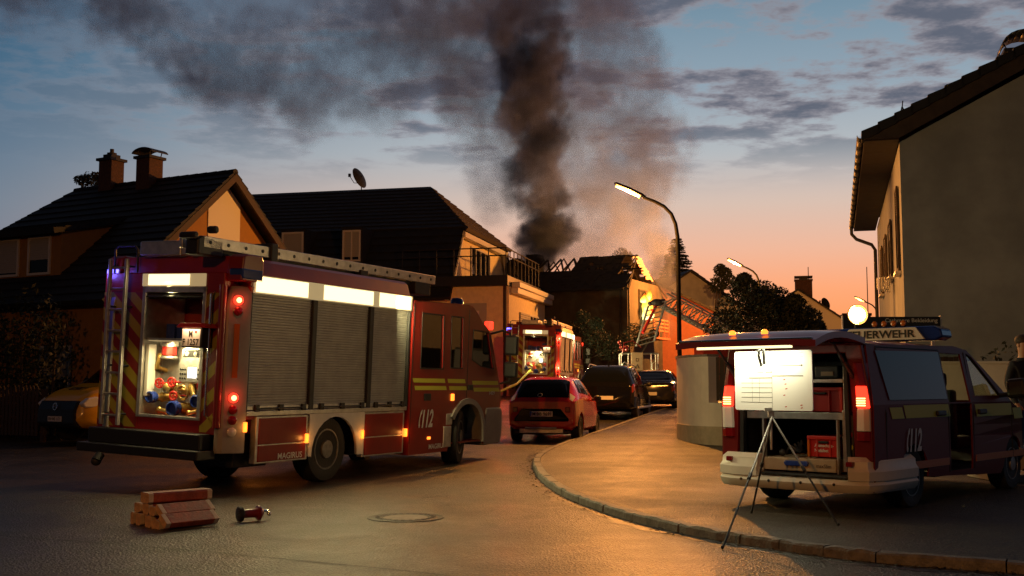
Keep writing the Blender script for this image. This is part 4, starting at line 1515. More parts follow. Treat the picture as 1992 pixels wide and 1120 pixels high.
mb.build('tailgate_window', M['darkglass'], hatch, bevel=.004)
mb = MB()
mb.box(-.86, -.10, .26, VW - .26, 1.832, 1.85)
mb.build('tailgate_lining', M['black'], hatch, bevel=.01)
mb = MB()
mb.tube([(-.985, .12, 1.862), (-.99, .5, 1.864), (-.99, VW - .5, 1.864), (-.985, VW - .12, 1.862)], .014, 8)
mb.build('tailgate_trim', M['chrome'], hatch, smooth=40)
mb = MB()
mb.box(-1.0, -.965, .35, VW - .35, 1.775, 1.80)
hl = mb.build('tailgate_lamp', M['led'], hatch)
lamp('AREA', hl, (-.985, .9, 1.770), 13, (1, .95, .62), size=(.03, 1.1), aim=(.14, 0, -1))
for y in (.2, VW - .2):
    mb = MB()
    mb.cyl((.06, y, 1.45), (-.42, y, 1.84), .014, 8)
    mb.cyl((.06, y, 1.45), (-.18, y, 1.645), .022, 8)
    mb.build('gas_strut', M['dark'], van, smooth=40)
for y in (1.1, .72):
    mb = MB()
    mb.lathe([(.035, 0), (.035, .03), (.02, .045), (.0001, .05)], (-.86, y, 1.925), (0, 0, 1), 12)
    mb.build('warning_lamp', M['amberlit'], hatch, smooth=40)
mb = MB()
mb.tube([(-.98, .70, 1.85), (-.985, .72, 1.7), (-.985, .69, 1.6), (-.985, .655, 1.62), (-.985, .66, 1.7), (-.98, .67, 1.85)], .014, 8)
mb.build('pull_strap', M['black'], hatch, smooth=40)
# load bay fittings
mb = MB()
mb.box(.05, 1.7, .12, VW - .12, .44, .47)
mb.box(1.68, 1.72, .12, VW - .12, .47, 1.8)
mb.box(1.75, 4.3, .1, VW - .1, .36, .4)
mb.box(1.75, 3.4, VW - .10, VW - .08, .4, 1.24)
mb.box(.1, 1.68, VW - .26, VW - .24, .47, 1.7)
mb.box(.1, 1.68, .24, .26, 1.1, 1.7)
mb.box(.1, 2.7, .2, VW - .2, 1.80, 1.815)
mb.build('load_floor', M['black'], van)
mb = MB()
for x, y in ((2.9, .5), (2.9, 1.3), (1.95, .6), (1.95, 1.25)):
    mb.box(x, x + .45, y - .22, y + .22, .62, .78)
    mb.box(x - .1, x + .04, y - .22, y + .22, .75, 1.35)
    mb.box(x - .09, x + .01, y - .12, y + .12, 1.38, 1.56)
mb.build('seat', M['seat'], van, bevel=.04)
mb = MB()
mb.box(.06, .10, .30, .36, .5, 1.14)
mb.box(.06, .10, 1.28, 1.32, .5, 1.10)
mb.box(.06, .10, .30, .34, 1.14, 1.66)
mb.box(.05, .10, .34, 1.5, 1.04, 1.115)
mb.box(.05, .10, .34, 1.5, 1.43, 1.47)
mb.box(.1, 1.5, .34, 1.5, 1.05, 1.08)
mb.box(.1, 1.5, .34, 1.5, 1.44, 1.46)
mb.build('shelf_frame', M['alu'], van, bevel=.005)
mb = MB()
mb.box(.03, .8, .22, .30, .47, 1.10)
sp = mb.build('side_locker', M['black'], van, bevel=.02)
for z, m in ((.89, 'redlens'), (.76, None), (.62, 'black')):
    disc_lamp(van, 'round_button', (.03, .262, z), (-1, 0, 0), .034, M[m] if m else M['hose'], .008)
mb = MB()
mb.box(-.03, 1.2, .40, 1.26, .49, .625)
dr = mb.build('drawer', M['ply'], van, bevel=.008)
mb = MB()
mb.prism([(.70, .575), (.72, .545), (.98, .545), (1.0, .575), (.98, .60), (.72, .60)], 'x', -.055, -.028)
mb.build('drawer_handle', M['blue'], dr, bevel=.008)
lettering('maxSlim', M['wood'], dr, (-.033, .62, .535), (0, -1, 0), (0, 0, 1), .17, .04, bold=.01)
for q_ in ((.0, .05, .385, .40, .47, 1.04), (.0, .05, 1.26, 1.275, .47, 1.04)):
    mb = MB()
    mb.box(*q_)
    mb.build('drawer_rail', M['alu'], van)


def crate(y0, y1, z0, z1, x0, label, txt=None):
    t = empty('plastic_crate', tuple(mw @ Vector((x0, (y0 + y1) / 2, z0))), -vy + PI / 2, label=label, cat='crate', group='red plastic crates in the van')
    w, h = (y1 - y0) / 2, z1 - z0
    mb = MB()
    mb.box(.03, .5, -w + .015, w - .015, 0, h)
    b = mb.build('crate_wall', M['crate'], t, bevel=.012)
    mb = MB()
    mb.box(.005, .52, -w, w, h - .035, h + .004)
    for y in (-w, w - .03, -w * .45, w * .45 - .02):
        mb.box(.01, .04, y, y + (.03 if abs(y) > w * .6 else .02), .0, h)
    mb.build('crate_rim', M['crate'], t, bevel=.006)
    mb = MB()
    mb.box(.0, .03, -w * .3, w * .3, h - .075, h - .05)
    mb.build('hand_hole', M['ink'], t, bevel=.008)
    if txt:
        for k, s_ in enumerate(txt):
            lettering(s_, M['white'], t, (.018, w * .55, h * (.48 - .24 * k)), (0, -1, 0), (0, 0, 1), w * 1.15 - k * .06, h * .16, bold=.02)
        for y in (-w * .95, w * .82):
            mb = MB()
            mb.box(-.004, .02, y, y + w * .13, .0, h * .8)
            mb.build('crate_label', M['amber'], t)
    return t


crate(.42, .80, .64, .86, .10, 'red crate standing on the wooden drawer, white lettering on its front', ('Atemschutz-', 'Notfallset'))
crate(.40, .92, 1.12, 1.38, .14, 'large red crate on the middle shelf, showing beside the whiteboard')
crate(.96, 1.46, 1.12, 1.36, .14, 'red crate on the middle shelf, mostly behind the whiteboard')
tb = MB()
tb.box(0, .35, -.14, .14, 0, .14)
t = empty('equipment_case', tuple(mw @ Vector((.16, .58, 1.475))), -vy + PI / 2, label='black equipment case with pale labels on the top shelf of the van', cat='case')
tb.build('case_shell', M['black'], t, bevel=.015)
mb = MB()
mb.box(-.008, .0, -.08, .06, .03, .075)
mb.build('case_label', M['ply'], t)
mb = MB()
for k in range(5):
    mb.tube([(.2 + .05 * k, 1.1 - .05 * k, .66), (.15, 1.05 - .04 * k, .72 + .02 * k), (.18, .92, .68)], .014, 6)
mb.ball((.15, 1.12, .67), .04)
o = mb.build('hose_coil', M['dark'], None, smooth=40)
o.matrix_world = mw
tag(o, 'dark coiled hose lying in the open drawer of the van', 'hose')
# roof bar with sign
mb = MB()
mb.prism([(.12, 1.93), (.04, 1.97), (.06, 2.06), (.14, 2.10), (1.50, 2.10), (1.58, 2.06), (1.60, 1.97), (1.52, 1.93)], 'x', 1.95, 2.25)
lb = mb.build('light_bar', M['bluelens'], van, bevel=.02)
mb = MB()
mb.prism([(.24, 1.945), (.35, 2.09), (1.19, 2.09), (1.27, 1.98), (1.27, 1.945)], 'x', 1.925, 1.955)
sg = mb.build('sign_panel', M['plate'], lb, bevel=.004)
lettering('FEUERWEHR', M['ink'], sg, (1.922, 1.21, 1.968), (0, -1, 0), (0, 0, 1), .86, .095, bold=.03)
for k in range(4):
    disc_lamp(lb, 'round_lamp', (1.99, .52 + .12 * k, 2.145), (-1, 0, .1), .034, M['amber'], .02)
mb = MB()
for k in range(4):
    mb.cyl((2.01, .52 + .12 * k, 2.145), (2.05, .52 + .12 * k, 2.08), .014, 6)
mb.build('lamp_bracket', M['dark'], lb)
mb = MB()
mb.lathe([(.05, 0), (.05, .03), (.03, .06), (.0001, .065)], (.3, .42, 1.865), (0, 0, 1), 14)
mb.build('roof_marker', M['redlens'], van, smooth=40)

# ------------------------------------------------------------------ whiteboard on tripod
bc = Vector((2.654, 11.28, 0))
wb = empty('whiteboard', bc + Vector((0, 0, 1.452)), math.radians(-45), label='white planning board with black ruled table fixed on tripod', cat='whiteboard')
mb = MB()
w, h, r = .45, .302, .022
rr = []
for cx_, cy_, a0 in ((w - r, h - r, 0), (-w + r, h - r, 90), (-w + r, -h + r, 180), (w - r, -h + r, 270)):
    for k in range(5):
        a = math.radians(a0 + 90 * k / 4)
        rr.append((cx_ + r * math.cos(a), cy_ + r * math.sin(a)))
mb.prism(rr, 'y', -.008, .008)
mb.build('board_panel', M['board'], wb)
mk, mg = MB(), MB()


def bline(m_, u0, v0, u1, v1, t=.0022):
    a, b = Vector((u0, 0, v0)), Vector((u1, 0, v1))
    d = (b - a).normalized()
    n = Vector((-d.z, 0, d.x)) * t
    m_.add([(p.x, -.0095, p.z) for p in (a - n, b - n, b + n, a + n)], [(0, 1, 2, 3)])


def bp_(px, py):
    return ((px - 662) / 1170 * .90, (548 - py) / 900 * .604)


for (a, b, c, d, t_) in ((180, 585, 655, 585, .0018), (180, 658, 655, 658, .0018), (180, 731, 655, 731, .0018), (180, 803, 655, 803, .0018), (170, 875, 655, 880, .0018), (300, 508, 655, 508, .0042),
                         (658, 480, 1120, 480, .004), (655, 480, 652, 950, .0014), (350, 520, 348, 870, .0010), (462, 520, 460, 870, .0010), (357, 150, 353, 480, .0008), (420, 330, 1090, 322, .003),
                         (430, 422, 530, 424, .002), (1015, 130, 1118, 130, .001), (1015, 192, 1118, 192, .001), (560, 160, 720, 150, .0008), (560, 195, 720, 188, .0008), (560, 160, 560, 195, .0008), (720, 150, 720, 188, .0008), (180, 508, 290, 508, .0008)):
    u0, v0 = bp_(a, b)
    u1, v1 = bp_(c, d)
    bline(mk, u0, v0, u1, v1, t_)
u, v = bp_(1118, 322)
mk.add([(u, -.0095, v), (u - .02, -.0095, v + .012), (u - .02, -.0095, v - .012)], [(0, 1, 2)])
mk.build('ruled_lines', M['ink'], wb)
u0, v0 = bp_(560, 424)
u1, v1 = bp_(655, 420)
bline(mg, u0, v0, u1, v1, .003)
mg.add([(u1, -.0096, v1 + .008), (u1, -.0096, v1 - .008), (u1 - .03, -.0096, v1)], [(0, 1, 2)])
mg.build('red_arrow', M['redink'], wb)
mb = MB()
for (a, b) in ((840, 535), (856, 602), (868, 672), (835, 768), (856, 940), (1083, 915), (1088, 955)):
    u, v = bp_(a, b)
    bline(mb, u - .011, v - .002, u + .011, v + .003, .004)
mb.build('red_note', M['redink'], wb)
tri = empty('tripod', bc, label='slim chrome and black tripod carrying the whiteboard', cat='tripod')
feet = [Vector((1.80, 9.62, 0.01)), Vector((2.47, 11.56, .09)), Vector((3.07, 10.55, .09))]
apex = Vector((2.63, 11.25, 1.08))
for fpt in feet:
    a, b = apex - bc, fpt - bc
    mid = a.lerp(b, .50)
    mb = MB()
    mb.cyl(a, mid, .011, 10)
    lg = mb.build('leg', M['rim'], tri, smooth=40)
    mb = MB()
    mb.cyl(mid - (b - a) * .02, b, .010, 10)
    mb.ball(b + Vector((0, 0, .014)), .014)
    mb.cyl(mid - (b - a) * .03, mid + (b - a) * .01, .018, 10)
    mb.build('lower_leg', M['black'], lg, smooth=40)
mb = MB()
mb.cyl((-.02, .04, .75), (-.02, .04, 1.19), .012, 10)
mb.box(-.05, .01, .012, .06, 1.08, 1.14)
mb.box(-.09, .05, .0, .02, 1.14, 1.18)
mb.build('centre_column', M['alu'], tri, bevel=.004)

# ------------------------------------------------------------------ work light on a stand beyond the van
WL = at(1668, 612, 17.2)
wl = empty('work_light', (WL.x, WL.y, gz(17.2) + KH), label='blazing yellow work light on a mast beyond the van roof', cat='work light')
hh = WL.z - gz(17.2) - KH
mb = MB()
mb.cyl((0, .1, .3), (0, .1, hh - .14), .02, 10)
for k in range(3):
    a = 2 * PI * k / 3 + .4
    mb.cyl((0, .1, .7), (.5 * math.cos(a), .1 + .5 * math.sin(a), 0), .014, 8)
mb.build('mast', M['dark'], wl, smooth=40)
mb = MB()
mb.cyl((0, -.02, hh), (0, .12, hh), .17, 24, .11)
hd = mb.build('lamp_housing', M['black'], wl, bevel=.02)
mb = MB()
mb.lathe([(.155, 0), (.15, .02), (.11, .015)], (0, -.02, hh), (0, -1, 0), 24)
mb.build('reflector_ring', M['floodrim'], hd, smooth=40)
mb = MB()
mb.lathe([(.115, .0), (.11, .016), (.06, .035), (.0001, .04)], (0, -.02, hh), (0, -1, 0), 24)
mb.build('lamp_face', M['flood'], hd, smooth=40)
lamp('AREA', hd, (0, -.07, hh), 120, (1, .62, .2), size=(.3, .2), aim=(-.8, -.6, -.16))

# ------------------------------------------------------------------ parked cars
RING = 8


class CarBody:
    def __init__(self, stations):
        self.st = np.array(stations, float)      # x zb zbelt zroof wb wbelt wroof

    def row(self, x):
        s = self.st
        xs = s[:, 0]
        x = min(max(x, xs[0]), xs[-1])
        i = int(np.clip(np.searchsorted(xs, x) - 1, 0, len(xs) - 2))
        t = (x - xs[i]) / (xs[i + 1] - xs[i])
        # monotone cubic (keeps the roofline from overshooting)
        out = []
        for c in range(1, 7):
            y = s[:, c]
            d = np.diff(y) / np.diff(xs)
            def m(k):
                if k <= 0:
                    return d[0]
                if k >= len(xs) - 1:
                    return d[-1]
                return 0 if d[k - 1] * d[k] <= 0 else 2 * d[k - 1] * d[k] / (d[k - 1] + d[k])
            hh_ = xs[i + 1] - xs[i]
            out.append((2 * t ** 3 - 3 * t * t + 1) * y[i] + (t ** 3 - 2 * t * t + t) * hh_ * m(i) + (-2 * t ** 3 + 3 * t * t) * y[i + 1] + (t ** 3 - t * t) * hh_ * m(i + 1))
        return out

    def S(self, x, v, off=0.0):
        """v 0..7 right underside to roof centre, 7..14 mirrored"""
        zb, zm, zr, wb, wm, wr = self.row(x)
        sg = -1 if v <= 7 else 1
        vv = v if v <= 7 else 14 - v
        ring = [(0, zb), (wb * .82, zb), (wb * .985, zb + .10), (wb * 1.0, zb + (zm - zb) * .5), (wm, zm), (wr + (wm - wr) * .04, zm + (zr - zm) * .86), (wr * .72, zr - (zr - zm) * .015), (0, zr)]
        i = min(int(vv), 6)
        t = vv - i
        if i >= 4:
            p0 = ring[i - 1] if i > 4 else ring[4]
            p1, p2 = ring[i], ring[i + 1]
            p3 = ring[i + 2] if i + 2 < 8 else (-ring[6][0], ring[6][1])
            if i == 4:
                q = (p1[0] + (p2[0] - p1[0]) * t + .012 * math.sin(PI * t), p1[1] + (p2[1] - p1[1]) * t)
            else:
                if i == 5:
                    p0 = (p1[0] + (p1[0] - p2[0]) * .12, p1[1] - (p2[1] - p1[1]) * 1.6)
                q = tuple(0.5 * (2 * p1[c] + (p2[c] - p0[c]) * t + (2 * p0[c] - 5 * p1[c] + 4 * p2[c] - p3[c]) * t * t + (3 * p1[c] - p0[c] - 3 * p2[c] + p3[c]) * t ** 3) for c in (0, 1))
        else:
            p1, p2 = ring[i], ring[i + 1]
            q = (p1[0] + (p2[0] - p1[0]) * t, p1[1] + (p2[1] - p1[1]) * t)
        y, z = q[0] + off * (1 if vv > .9 else 0), q[1] + (off if vv > 5.2 else 0)
        return (x, sg * y, z)


def patch(body, corners, n, m, off):
    """surface patch over (x, v) corners a b c d (a-b one edge, d-c the other)"""
    mb = MB()
    a, b, c, d = corners
    vs = []
    for i in range(n + 1):
        for j in range(m + 1):
            s_, t_ = i / n, j / m
            x = (a[0] * (1 - s_) + b[0] * s_) * (1 - t_) + (d[0] * (1 - s_) + c[0] * s_) * t_
            v = (a[1] * (1 - s_) + b[1] * s_) * (1 - t_) + (d[1] * (1 - s_) + c[1] * s_) * t_
            vs.append(body.S(x, v, off))
    fs = [(i * (m + 1) + j, (i + 1) * (m + 1) + j, (i + 1) * (m + 1) + j + 1, i * (m + 1) + j + 1) for i in range(n) for j in range(m)]
    mb.add(vs, fs)
    return mb


def car(loc, heading, stations, paint, label, wheels, R, cabin, name='parked_car', rearglass=None, windscreen=None, mirrors=None, arch_r=None):
    T = empty(name, loc, PI / 2 - heading, label=label, cat='car', group='cars parked along the kerb')
    B = CarBody(stations)
    L = B.st[-1, 0]
    nx, nv = 110, 70
    xs_ = np.linspace(0, L, nx)
    vs_ = np.linspace(0, 14, nv * 2 + 1)
    verts, faces = [], []
    ar = arch_r or R + .05
    for x in xs_:
        for v in vs_:
            p = list(B.S(x, v))
            for wx in wheels:
                dd = math.hypot(p[0] - wx, p[2] - R)
                if dd < ar and abs(p[1]) > .45 and (v < 4.2 or v > 9.8):
                    p[1] = math.copysign(.5, p[1])
                    if p[2] < R:
                        pass
            verts.append(tuple(p))
    k = len(vs_)
    for i in range(nx - 1):
        for j in range(k - 1):
            faces.append((i * k + j, (i + 1) * k + j, (i + 1) * k + j + 1, i * k + j + 1))
    faces.append(tuple(range(k - 1)))
    faces.append(tuple((nx - 1) * k + j for j in range(k - 2, -1, -1)))
    mb = MB()
    mb.add(verts, faces)
    body = mb.build('body', paint, T, smooth=38)
    dark = M['darkglass']
    for (a, b, c, d) in cabin:
        for side in (0, 1):
            q_ = [(x, v if side == 0 else 14 - v) for x, v in (a, b, c, d)]
            patch(B, q_, 8, 4, .006).build('side_window', dark, T, smooth=40)
    if rearglass:
        (xa, xb, v0) = rearglass
        patch(B, [(xa, v0), (xb, v0 + .25), (xb, 13.75 - v0), (xa, 14 - v0)], 6, 16, .006).build('rear_window', dark, T, smooth=40)
    if windscreen:
        (xa, xb, v0) = windscreen
        patch(B, [(xa, v0 + .2), (xb, v0), (xb, 14 - v0), (xa, 13.8 - v0)], 6, 16, .006).build('windscreen', dark, T, smooth=40)
    for wx in wheels:
        for sd in (-1, 1):
            w_ = abs(B.S(wx, 3)[1])
            wheel(T, wx, sd * (w_ - .012), R, R, .19, sd, spokes=5, rimr=.66)
    if mirrors:
        for sd in (-1, 1):
            mb = MB()
            y = B.row(mirrors[0])[4]
            mb.ball((mirrors[0], sd * (y + .12), mirrors[1]), .1, (.7, 1, .75), 12, 8)
            mb.cyl((mirrors[0], sd * (y - .03), mirrors[1] - .03), (mirrors[0], sd * (y + .1), mirrors[1] - .02), .03, 8)
            mb.build('mirror', M['black'], T, smooth=60)
    return T, B


def plate_on(T, x, z, w, h, txt, m=None):
    mb = MB()
    mb.box(x - .015, x, -w / 2, w / 2, z, z + h)
    p = mb.build('number_plate', M['plate'], T)
    mb = MB()
    mb.box(x - .017, x - .0, w / 2 - .045, w / 2, z + .003, z + h - .003)
    mb.build('country_band', M['euroblue'], p)
    if txt:
        lettering(txt, M['ink'], p, (x - .018, w / 2 - .06, z + h * .18), (0, -1, 0), (0, 0, 1), w - .09, h * .64, bold=.02)
    return p


hd = math.radians(14)
cy = 24.9
red_st = [(0, .34, .86, .90, .72, .70, .62), (.06, .28, .90, .97, .765, .755, .60), (.30, .24, .94, 1.22, .80, .785, .575), (.52, .22, .95, 1.40, .805, .79, .56), (.85, .20, .95, 1.455, .81, .80, .555), (1.5, .19, .92, 1.465, .81, .80, .56),
          (2.05, .19, .90, 1.37, .81, .79, .56), (2.72, .19, .88, .95, .80, .76, .62), (3.1, .2, .78, .84, .77, .70, .55), (3.36, .26, .60, .64, .66, .60, .5), (3.45, .34, .50, .52, .52, .5, .4)]
T, B = car((.66, cy, gz(cy)), hd, red_st, M['carred'], 'small red hatchback with black rear window parked by the curved kerb', (.56, 2.9), .29,
           [((.62, 4.35), (1.05, 4.3), (1.05, 5.0), (.80, 5.0)), ((1.10, 4.3), (2.02, 4.25), (1.78, 5.0), (1.10, 5.0))], rearglass=(.075, .50, 4.9), windscreen=(2.08, 2.66, 5.0), mirrors=(2.12, .95))
mb = MB()
mb.add([(.004, .62, .52), (-.02, .44, .74), (-.02, -.44, .74), (.004, -.62, .52), (-.02, -.62, .46), (-.02, .62, .46)], [(0, 1, 2, 3, 4, 5)])
mb.build('rear_insert', M['darkglass'], T, solid=.02)
mb = MB()
mb.add([(-.03, .66, .49), (-.04, .5, .40), (-.04, -.5, .40), (-.03, -.66, .49), (-.03, -.70, .42), (-.04, -.52, .35), (-.04, .52, .35), (-.03, .70, .42)], [(0, 1, 6, 7), (1, 2, 5, 6), (2, 3, 4, 5)])
mb.build('rear_bumper', M['carred'], T, solid=.03)
mb = MB()
mb.box(-.05, .3, -.5, .5, .20, .30)
mb.cyl((-.09, -.36, .31), (-.09, .36, .31), .026, 10)
mb.build('underbody', M['alu'], T, bevel=.01)
mb = MB()
mb.box(-.03, .5, -.62, .62, .17, .25)
mb.build('diffuser', M['black'], T, bevel=.02)
plate_on(T, -.025, .565, .52, .12, 'M:BB 9691')
for sd in (-1, 1):
    q_ = [(.03, 4.45), (.22, 4.35), (.20, 4.95), (.05, 4.9)] if sd < 0 else [(.03, 9.55), (.22, 9.65), (.20, 9.05), (.05, 9.1)]
    patch(B, q_, 4, 4, .008).build('tail_lamp', M['clear'], T, smooth=40)
    mb = MB()
    mb.box(-.03, .0, sd * .60 - .06, sd * .60 + .06, .66, .78)
    mb.build('reflector', M['redlens'], T, bevel=.02)
mb = MB()
mb.tube([(.10, -.18, .99), (.16, -.05, 1.06), (.24, .14, 1.10)], .010, 6)
mb.build('rear_wiper', M['black'], T)
mb = MB()
mb.torus((.12, .06, 1.045), (-1, 0, .75), .05, .006, 14, 6)
mb.build('sticker', M['white'], T)
lettering('Ladi', M['white'], T, (.115, -.16, 1.01), (0, -1, 0), (.5, 0, .8), .20, .045, bold=.02)

hd = math.radians(14)
cy = 33.0
suv_st = [(0, .42, .98, 1.02, .80, .78, .70), (.08, .34, 1.06, 1.12, .87, .85, .68), (.35, .28, 1.08, 1.42, .90, .875, .65), (.6, .26, 1.06, 1.60, .91, .88, .63), (1.0, .24, 1.05, 1.66, .915, .89, .62), (1.9, .23, 1.03, 1.67, .915, .89, .62),
          (2.5, .23, 1.02, 1.57, .915, .88, .62), (3.25, .23, 1.0, 1.07, .91, .86, .72), (3.9, .24, .93, .98, .89, .80, .65), (4.4, .3, .75, .80, .78, .7, .55), (4.6, .38, .6, .62, .6, .56, .5)]
T, B = car((2.75, cy, gz(cy)), hd, suv_st, M['carblack'], 'black estate car with roof rails parked ahead of the red hatchback', (.85, 3.65), .35,
           [((.55, 4.35), (.95, 4.3), (.98, 5.0), (.78, 5.0)), ((1.02, 4.3), (1.75, 4.25), (1.75, 5.0), (1.05, 5.0)), ((1.82, 4.25), (2.75, 4.2), (2.35, 5.0), (1.82, 5.0))], rearglass=(.10, .55, 4.95), windscreen=(2.55, 3.2, 5.0), mirrors=(2.7, 1.08))
for sd in (-1, 1):
    mb = MB()
    mb.tube([(.7, sd * .60, 1.60), (.9, sd * .60, 1.69), (2.3, sd * .60, 1.66), (2.5, sd * .60, 1.60)], .018, 8)
    mb.build('roof_rail', M['alu'], T, smooth=40)
    mb = MB()
    mb.box(.6, 3.9, sd * .905 - .02, sd * .905 + .02, .34, .40)
    mb.build('sill_trim', M['alu'], T, bevel=.01)
    q_ = [(.015, 3.4), (.26, 3.6), (.26, 4.1), (.02, 4.2)] if sd < 0 else [(.015, 10.6), (.26, 10.4), (.26, 9.9), (.02, 9.8)]
    patch(B, q_, 4, 4, .008).build('tail_lamp', M['redlens'], T, smooth=40)
plate_on(T, -.008, .62, .52, .11, '')
mb = MB()
mb.lathe([(.03, 0), (.02, .05), (.004, .10)], (.85, 0, 1.655), (-.5, 0, 1), 8)
mb.build('aerial', M['carblack'], T)

cy = 38.4
sed_st = [(0, .40, .82, .90, .76, .74, .66), (.08, .32, .90, 1.0, .86, .83, .70), (.5, .26, .95, 1.03, .89, .86, .72), (.72, .24, .96, 1.06, .895, .87, .68), (1.35, .22, .96, 1.40, .90, .87, .58), (1.9, .21, .95, 1.45, .90, .87, .57), (2.5, .21, .94, 1.41, .90, .87, .57),
          (3.25, .21, .92, .98, .89, .84, .68), (4.0, .22, .85, .90, .87, .78, .62), (4.5, .28, .7, .73, .74, .66, .5), (4.68, .36, .55, .57, .56, .52, .45)]
T, B = car((4.75, cy, gz(cy)), hd, sed_st, M['cargrey'], 'dark grey saloon ahead of the black estate car, below the ladder basket', (.95, 3.75), .33,
           [((.95, 4.5), (1.3, 4.35), (1.42, 5.0), (1.3, 5.0)), ((1.36, 4.35), (2.0, 4.3), (2.0, 5.0), (1.5, 5.0)), ((2.06, 4.3), (2.9, 4.25), (2.5, 5.0), (2.06, 5.0))], rearglass=(.80, 1.30, 5.05), windscreen=(2.58, 3.2, 5.0), mirrors=(2.85, 1.0))
for sd in (-1, 1):
    q_ = [(.012, 3.3), (.30, 3.5), (.30, 4.1), (.02, 4.2)] if sd < 0 else [(.012, 10.7), (.30, 10.5), (.30, 9.9), (.02, 9.8)]
    patch(B, q_, 4, 4, .008).build('tail_lamp', M['redlens'], T, smooth=40)
plate_on(T, -.008, .55, .52, .11, '')

# ------------------------------------------------------------------ yellow delivery van on the far left
cy = 27.0
T = empty('delivery_van', (-6.86, 27.9, gz(26)), PI / 2 - math.radians(180 + 37), label='yellow delivery van with dark grille, half hidden by the large fire engine', cat='van')
pv_st = [(0, .38, 1.25, 1.80, .86, .85, .74), (.1, .32, 1.28, 1.88, .92, .91, .76), (2.6, .28, 1.26, 1.92, .95, .94, .78), (3.1, .28, 1.24, 1.84, .95, .93, .77), (3.95, .28, 1.18, 1.26, .94, .90, .78), (4.5, .3, 1.06, 1.13, .92, .84, .7), (4.78, .34, .90, .96, .84, .78, .62), (4.9, .40, .7, .74, .74, .7, .55)]
B = CarBody(pv_st)
mb = MB()
nx, k = 100, 61
verts = []
for i in range(nx):
    x = 4.9 * i / (nx - 1)
    for j in range(k):
        p = list(B.S(x, 14 * j / (k - 1)))
        for wx in (.95, 4.05):
            if math.hypot(p[0] - wx, p[2] - .34) < .39 and abs(p[1]) > .5 and p[2] < .8:
                p[1] = math.copysign(.55, p[1])
        verts.append(tuple(p))
mb.add(verts, [(i * k + j, (i + 1) * k + j, (i + 1) * k + j + 1, i * k + j + 1) for i in range(nx - 1) for j in range(k - 1)] + [tuple(range(k - 1)), tuple((nx - 1) * k + j for j in range(k - 2, -1, -1))])
mb.build('body', M['post'], T, smooth=38)
patch(B, [(3.18, 5.05), (3.9, 4.9), (3.9, 9.1), (3.18, 8.95)], 8, 16, .008).build('windscreen', M['darkglass'], T, smooth=40)
for a in ([(2.3, 4.25), (3.75, 4.2), (3.15, 4.95), (2.3, 4.95)],):
    patch(B, a, 6, 4, .008).build('side_window', M['darkglass'], T, smooth=40)
    patch(B, [(x, 14 - v) for x, v in a], 6, 4, .008).build('side_window', M['darkglass'], T, smooth=40)
mb = MB()
mb.prism([(4.6, .34), (4.6, .92), (4.86, .90), (4.95, .72), (4.95, .42), (4.88, .34)], 'y', -.72, .72)
gr = mb.build('grille', M['black'], T, bevel=.03)
mb = MB()
mb.torus((4.955, 0, .78), (1, 0, .1), .075, .010, 20, 6)
for k3 in range(3):
    a = PI / 2 + 2 * PI * k3 / 3
    mb.cyl((4.957, 0, .78), (4.957, .075 * math.cos(a), .78 + .075 * math.sin(a)), .007, 6)
mb.build('grille_badge', M['chrome'], gr)
mb = MB()
mb.box(4.952, 4.965, -.26, .26, .46, .57)
p = mb.build('number_plate', M['plate'], T)
lettering('BN·WS 1171', M['ink'], p, (4.967, -.23, .48), (0, 1, 0), (0, 0, 1), .46, .07, bold=.02)
for sd in (-1, 1):
    mb = MB()
    mb.prism([(4.42, .86), (4.5, 1.0), (4.72, .96), (4.86, .84), (4.8, .76), (4.5, .76)], 'y', sd * .86 - .12 * (sd > 0) - .03, sd * .86 + .12 * (sd < 0) + .03)
    mb.build('headlamp', M['clear'], T, bevel=.03)
    wheel(T, .95, sd * .94, .34, .34, .2, sd)
    wheel(T, 4.05, sd * .94, .34, .34, .2, sd)
    mb = MB()
    mb.ball((3.55, sd * 1.08, 1.28), .12, (.6, 1, 1.2), 12, 8)
    mb.build('mirror', M['black'], T, smooth=60)
mb = MB()
mb.tube([B.S(3.12, 5.0, .012), B.S(3.5, 4.75, .012), B.S(3.94, 4.45, .012)], .014, 6)
mb.tube([B.S(3.12, 9.0, .012), B.S(3.5, 9.25, .012), B.S(3.94, 9.55, .012)], .014, 6)
mb.build('pillar_trim', M['alu'], T, smooth=40)
mb = MB()
for a, b in (((-.28, 4.35), (.02, 4.62)), ((.02, 4.62), (.30, 4.35)), ((.30, 4.35), (-.28, 4.35))):
    pass
horn = [(-.30, .0), (-.26, .12), (.02, .10), (.26, .16), (.30, -.02), (.05, -.06), (-.30, .0)]
mb.tube([(4.38 + v * .9, u, B.row(4.38 + v * .9)[2] + .012) for u, v in horn], .008, 6)
mb.torus((4.42, .03, B.row(4.42)[2] + .014), (.25, 0, 1), .07, .008, 16, 6)
mb.build('bonnet_emblem', M['ink'], T)

# ------------------------------------------------------------------ shoring timbers stacked on the road
wp = ground_at(332, 1022)
wp = Vector((wp.x, wp.y, 0))
axis = Vector((.70, .714, 0)).normalized()
cross = Vector((axis.y, -axis.x, 0))


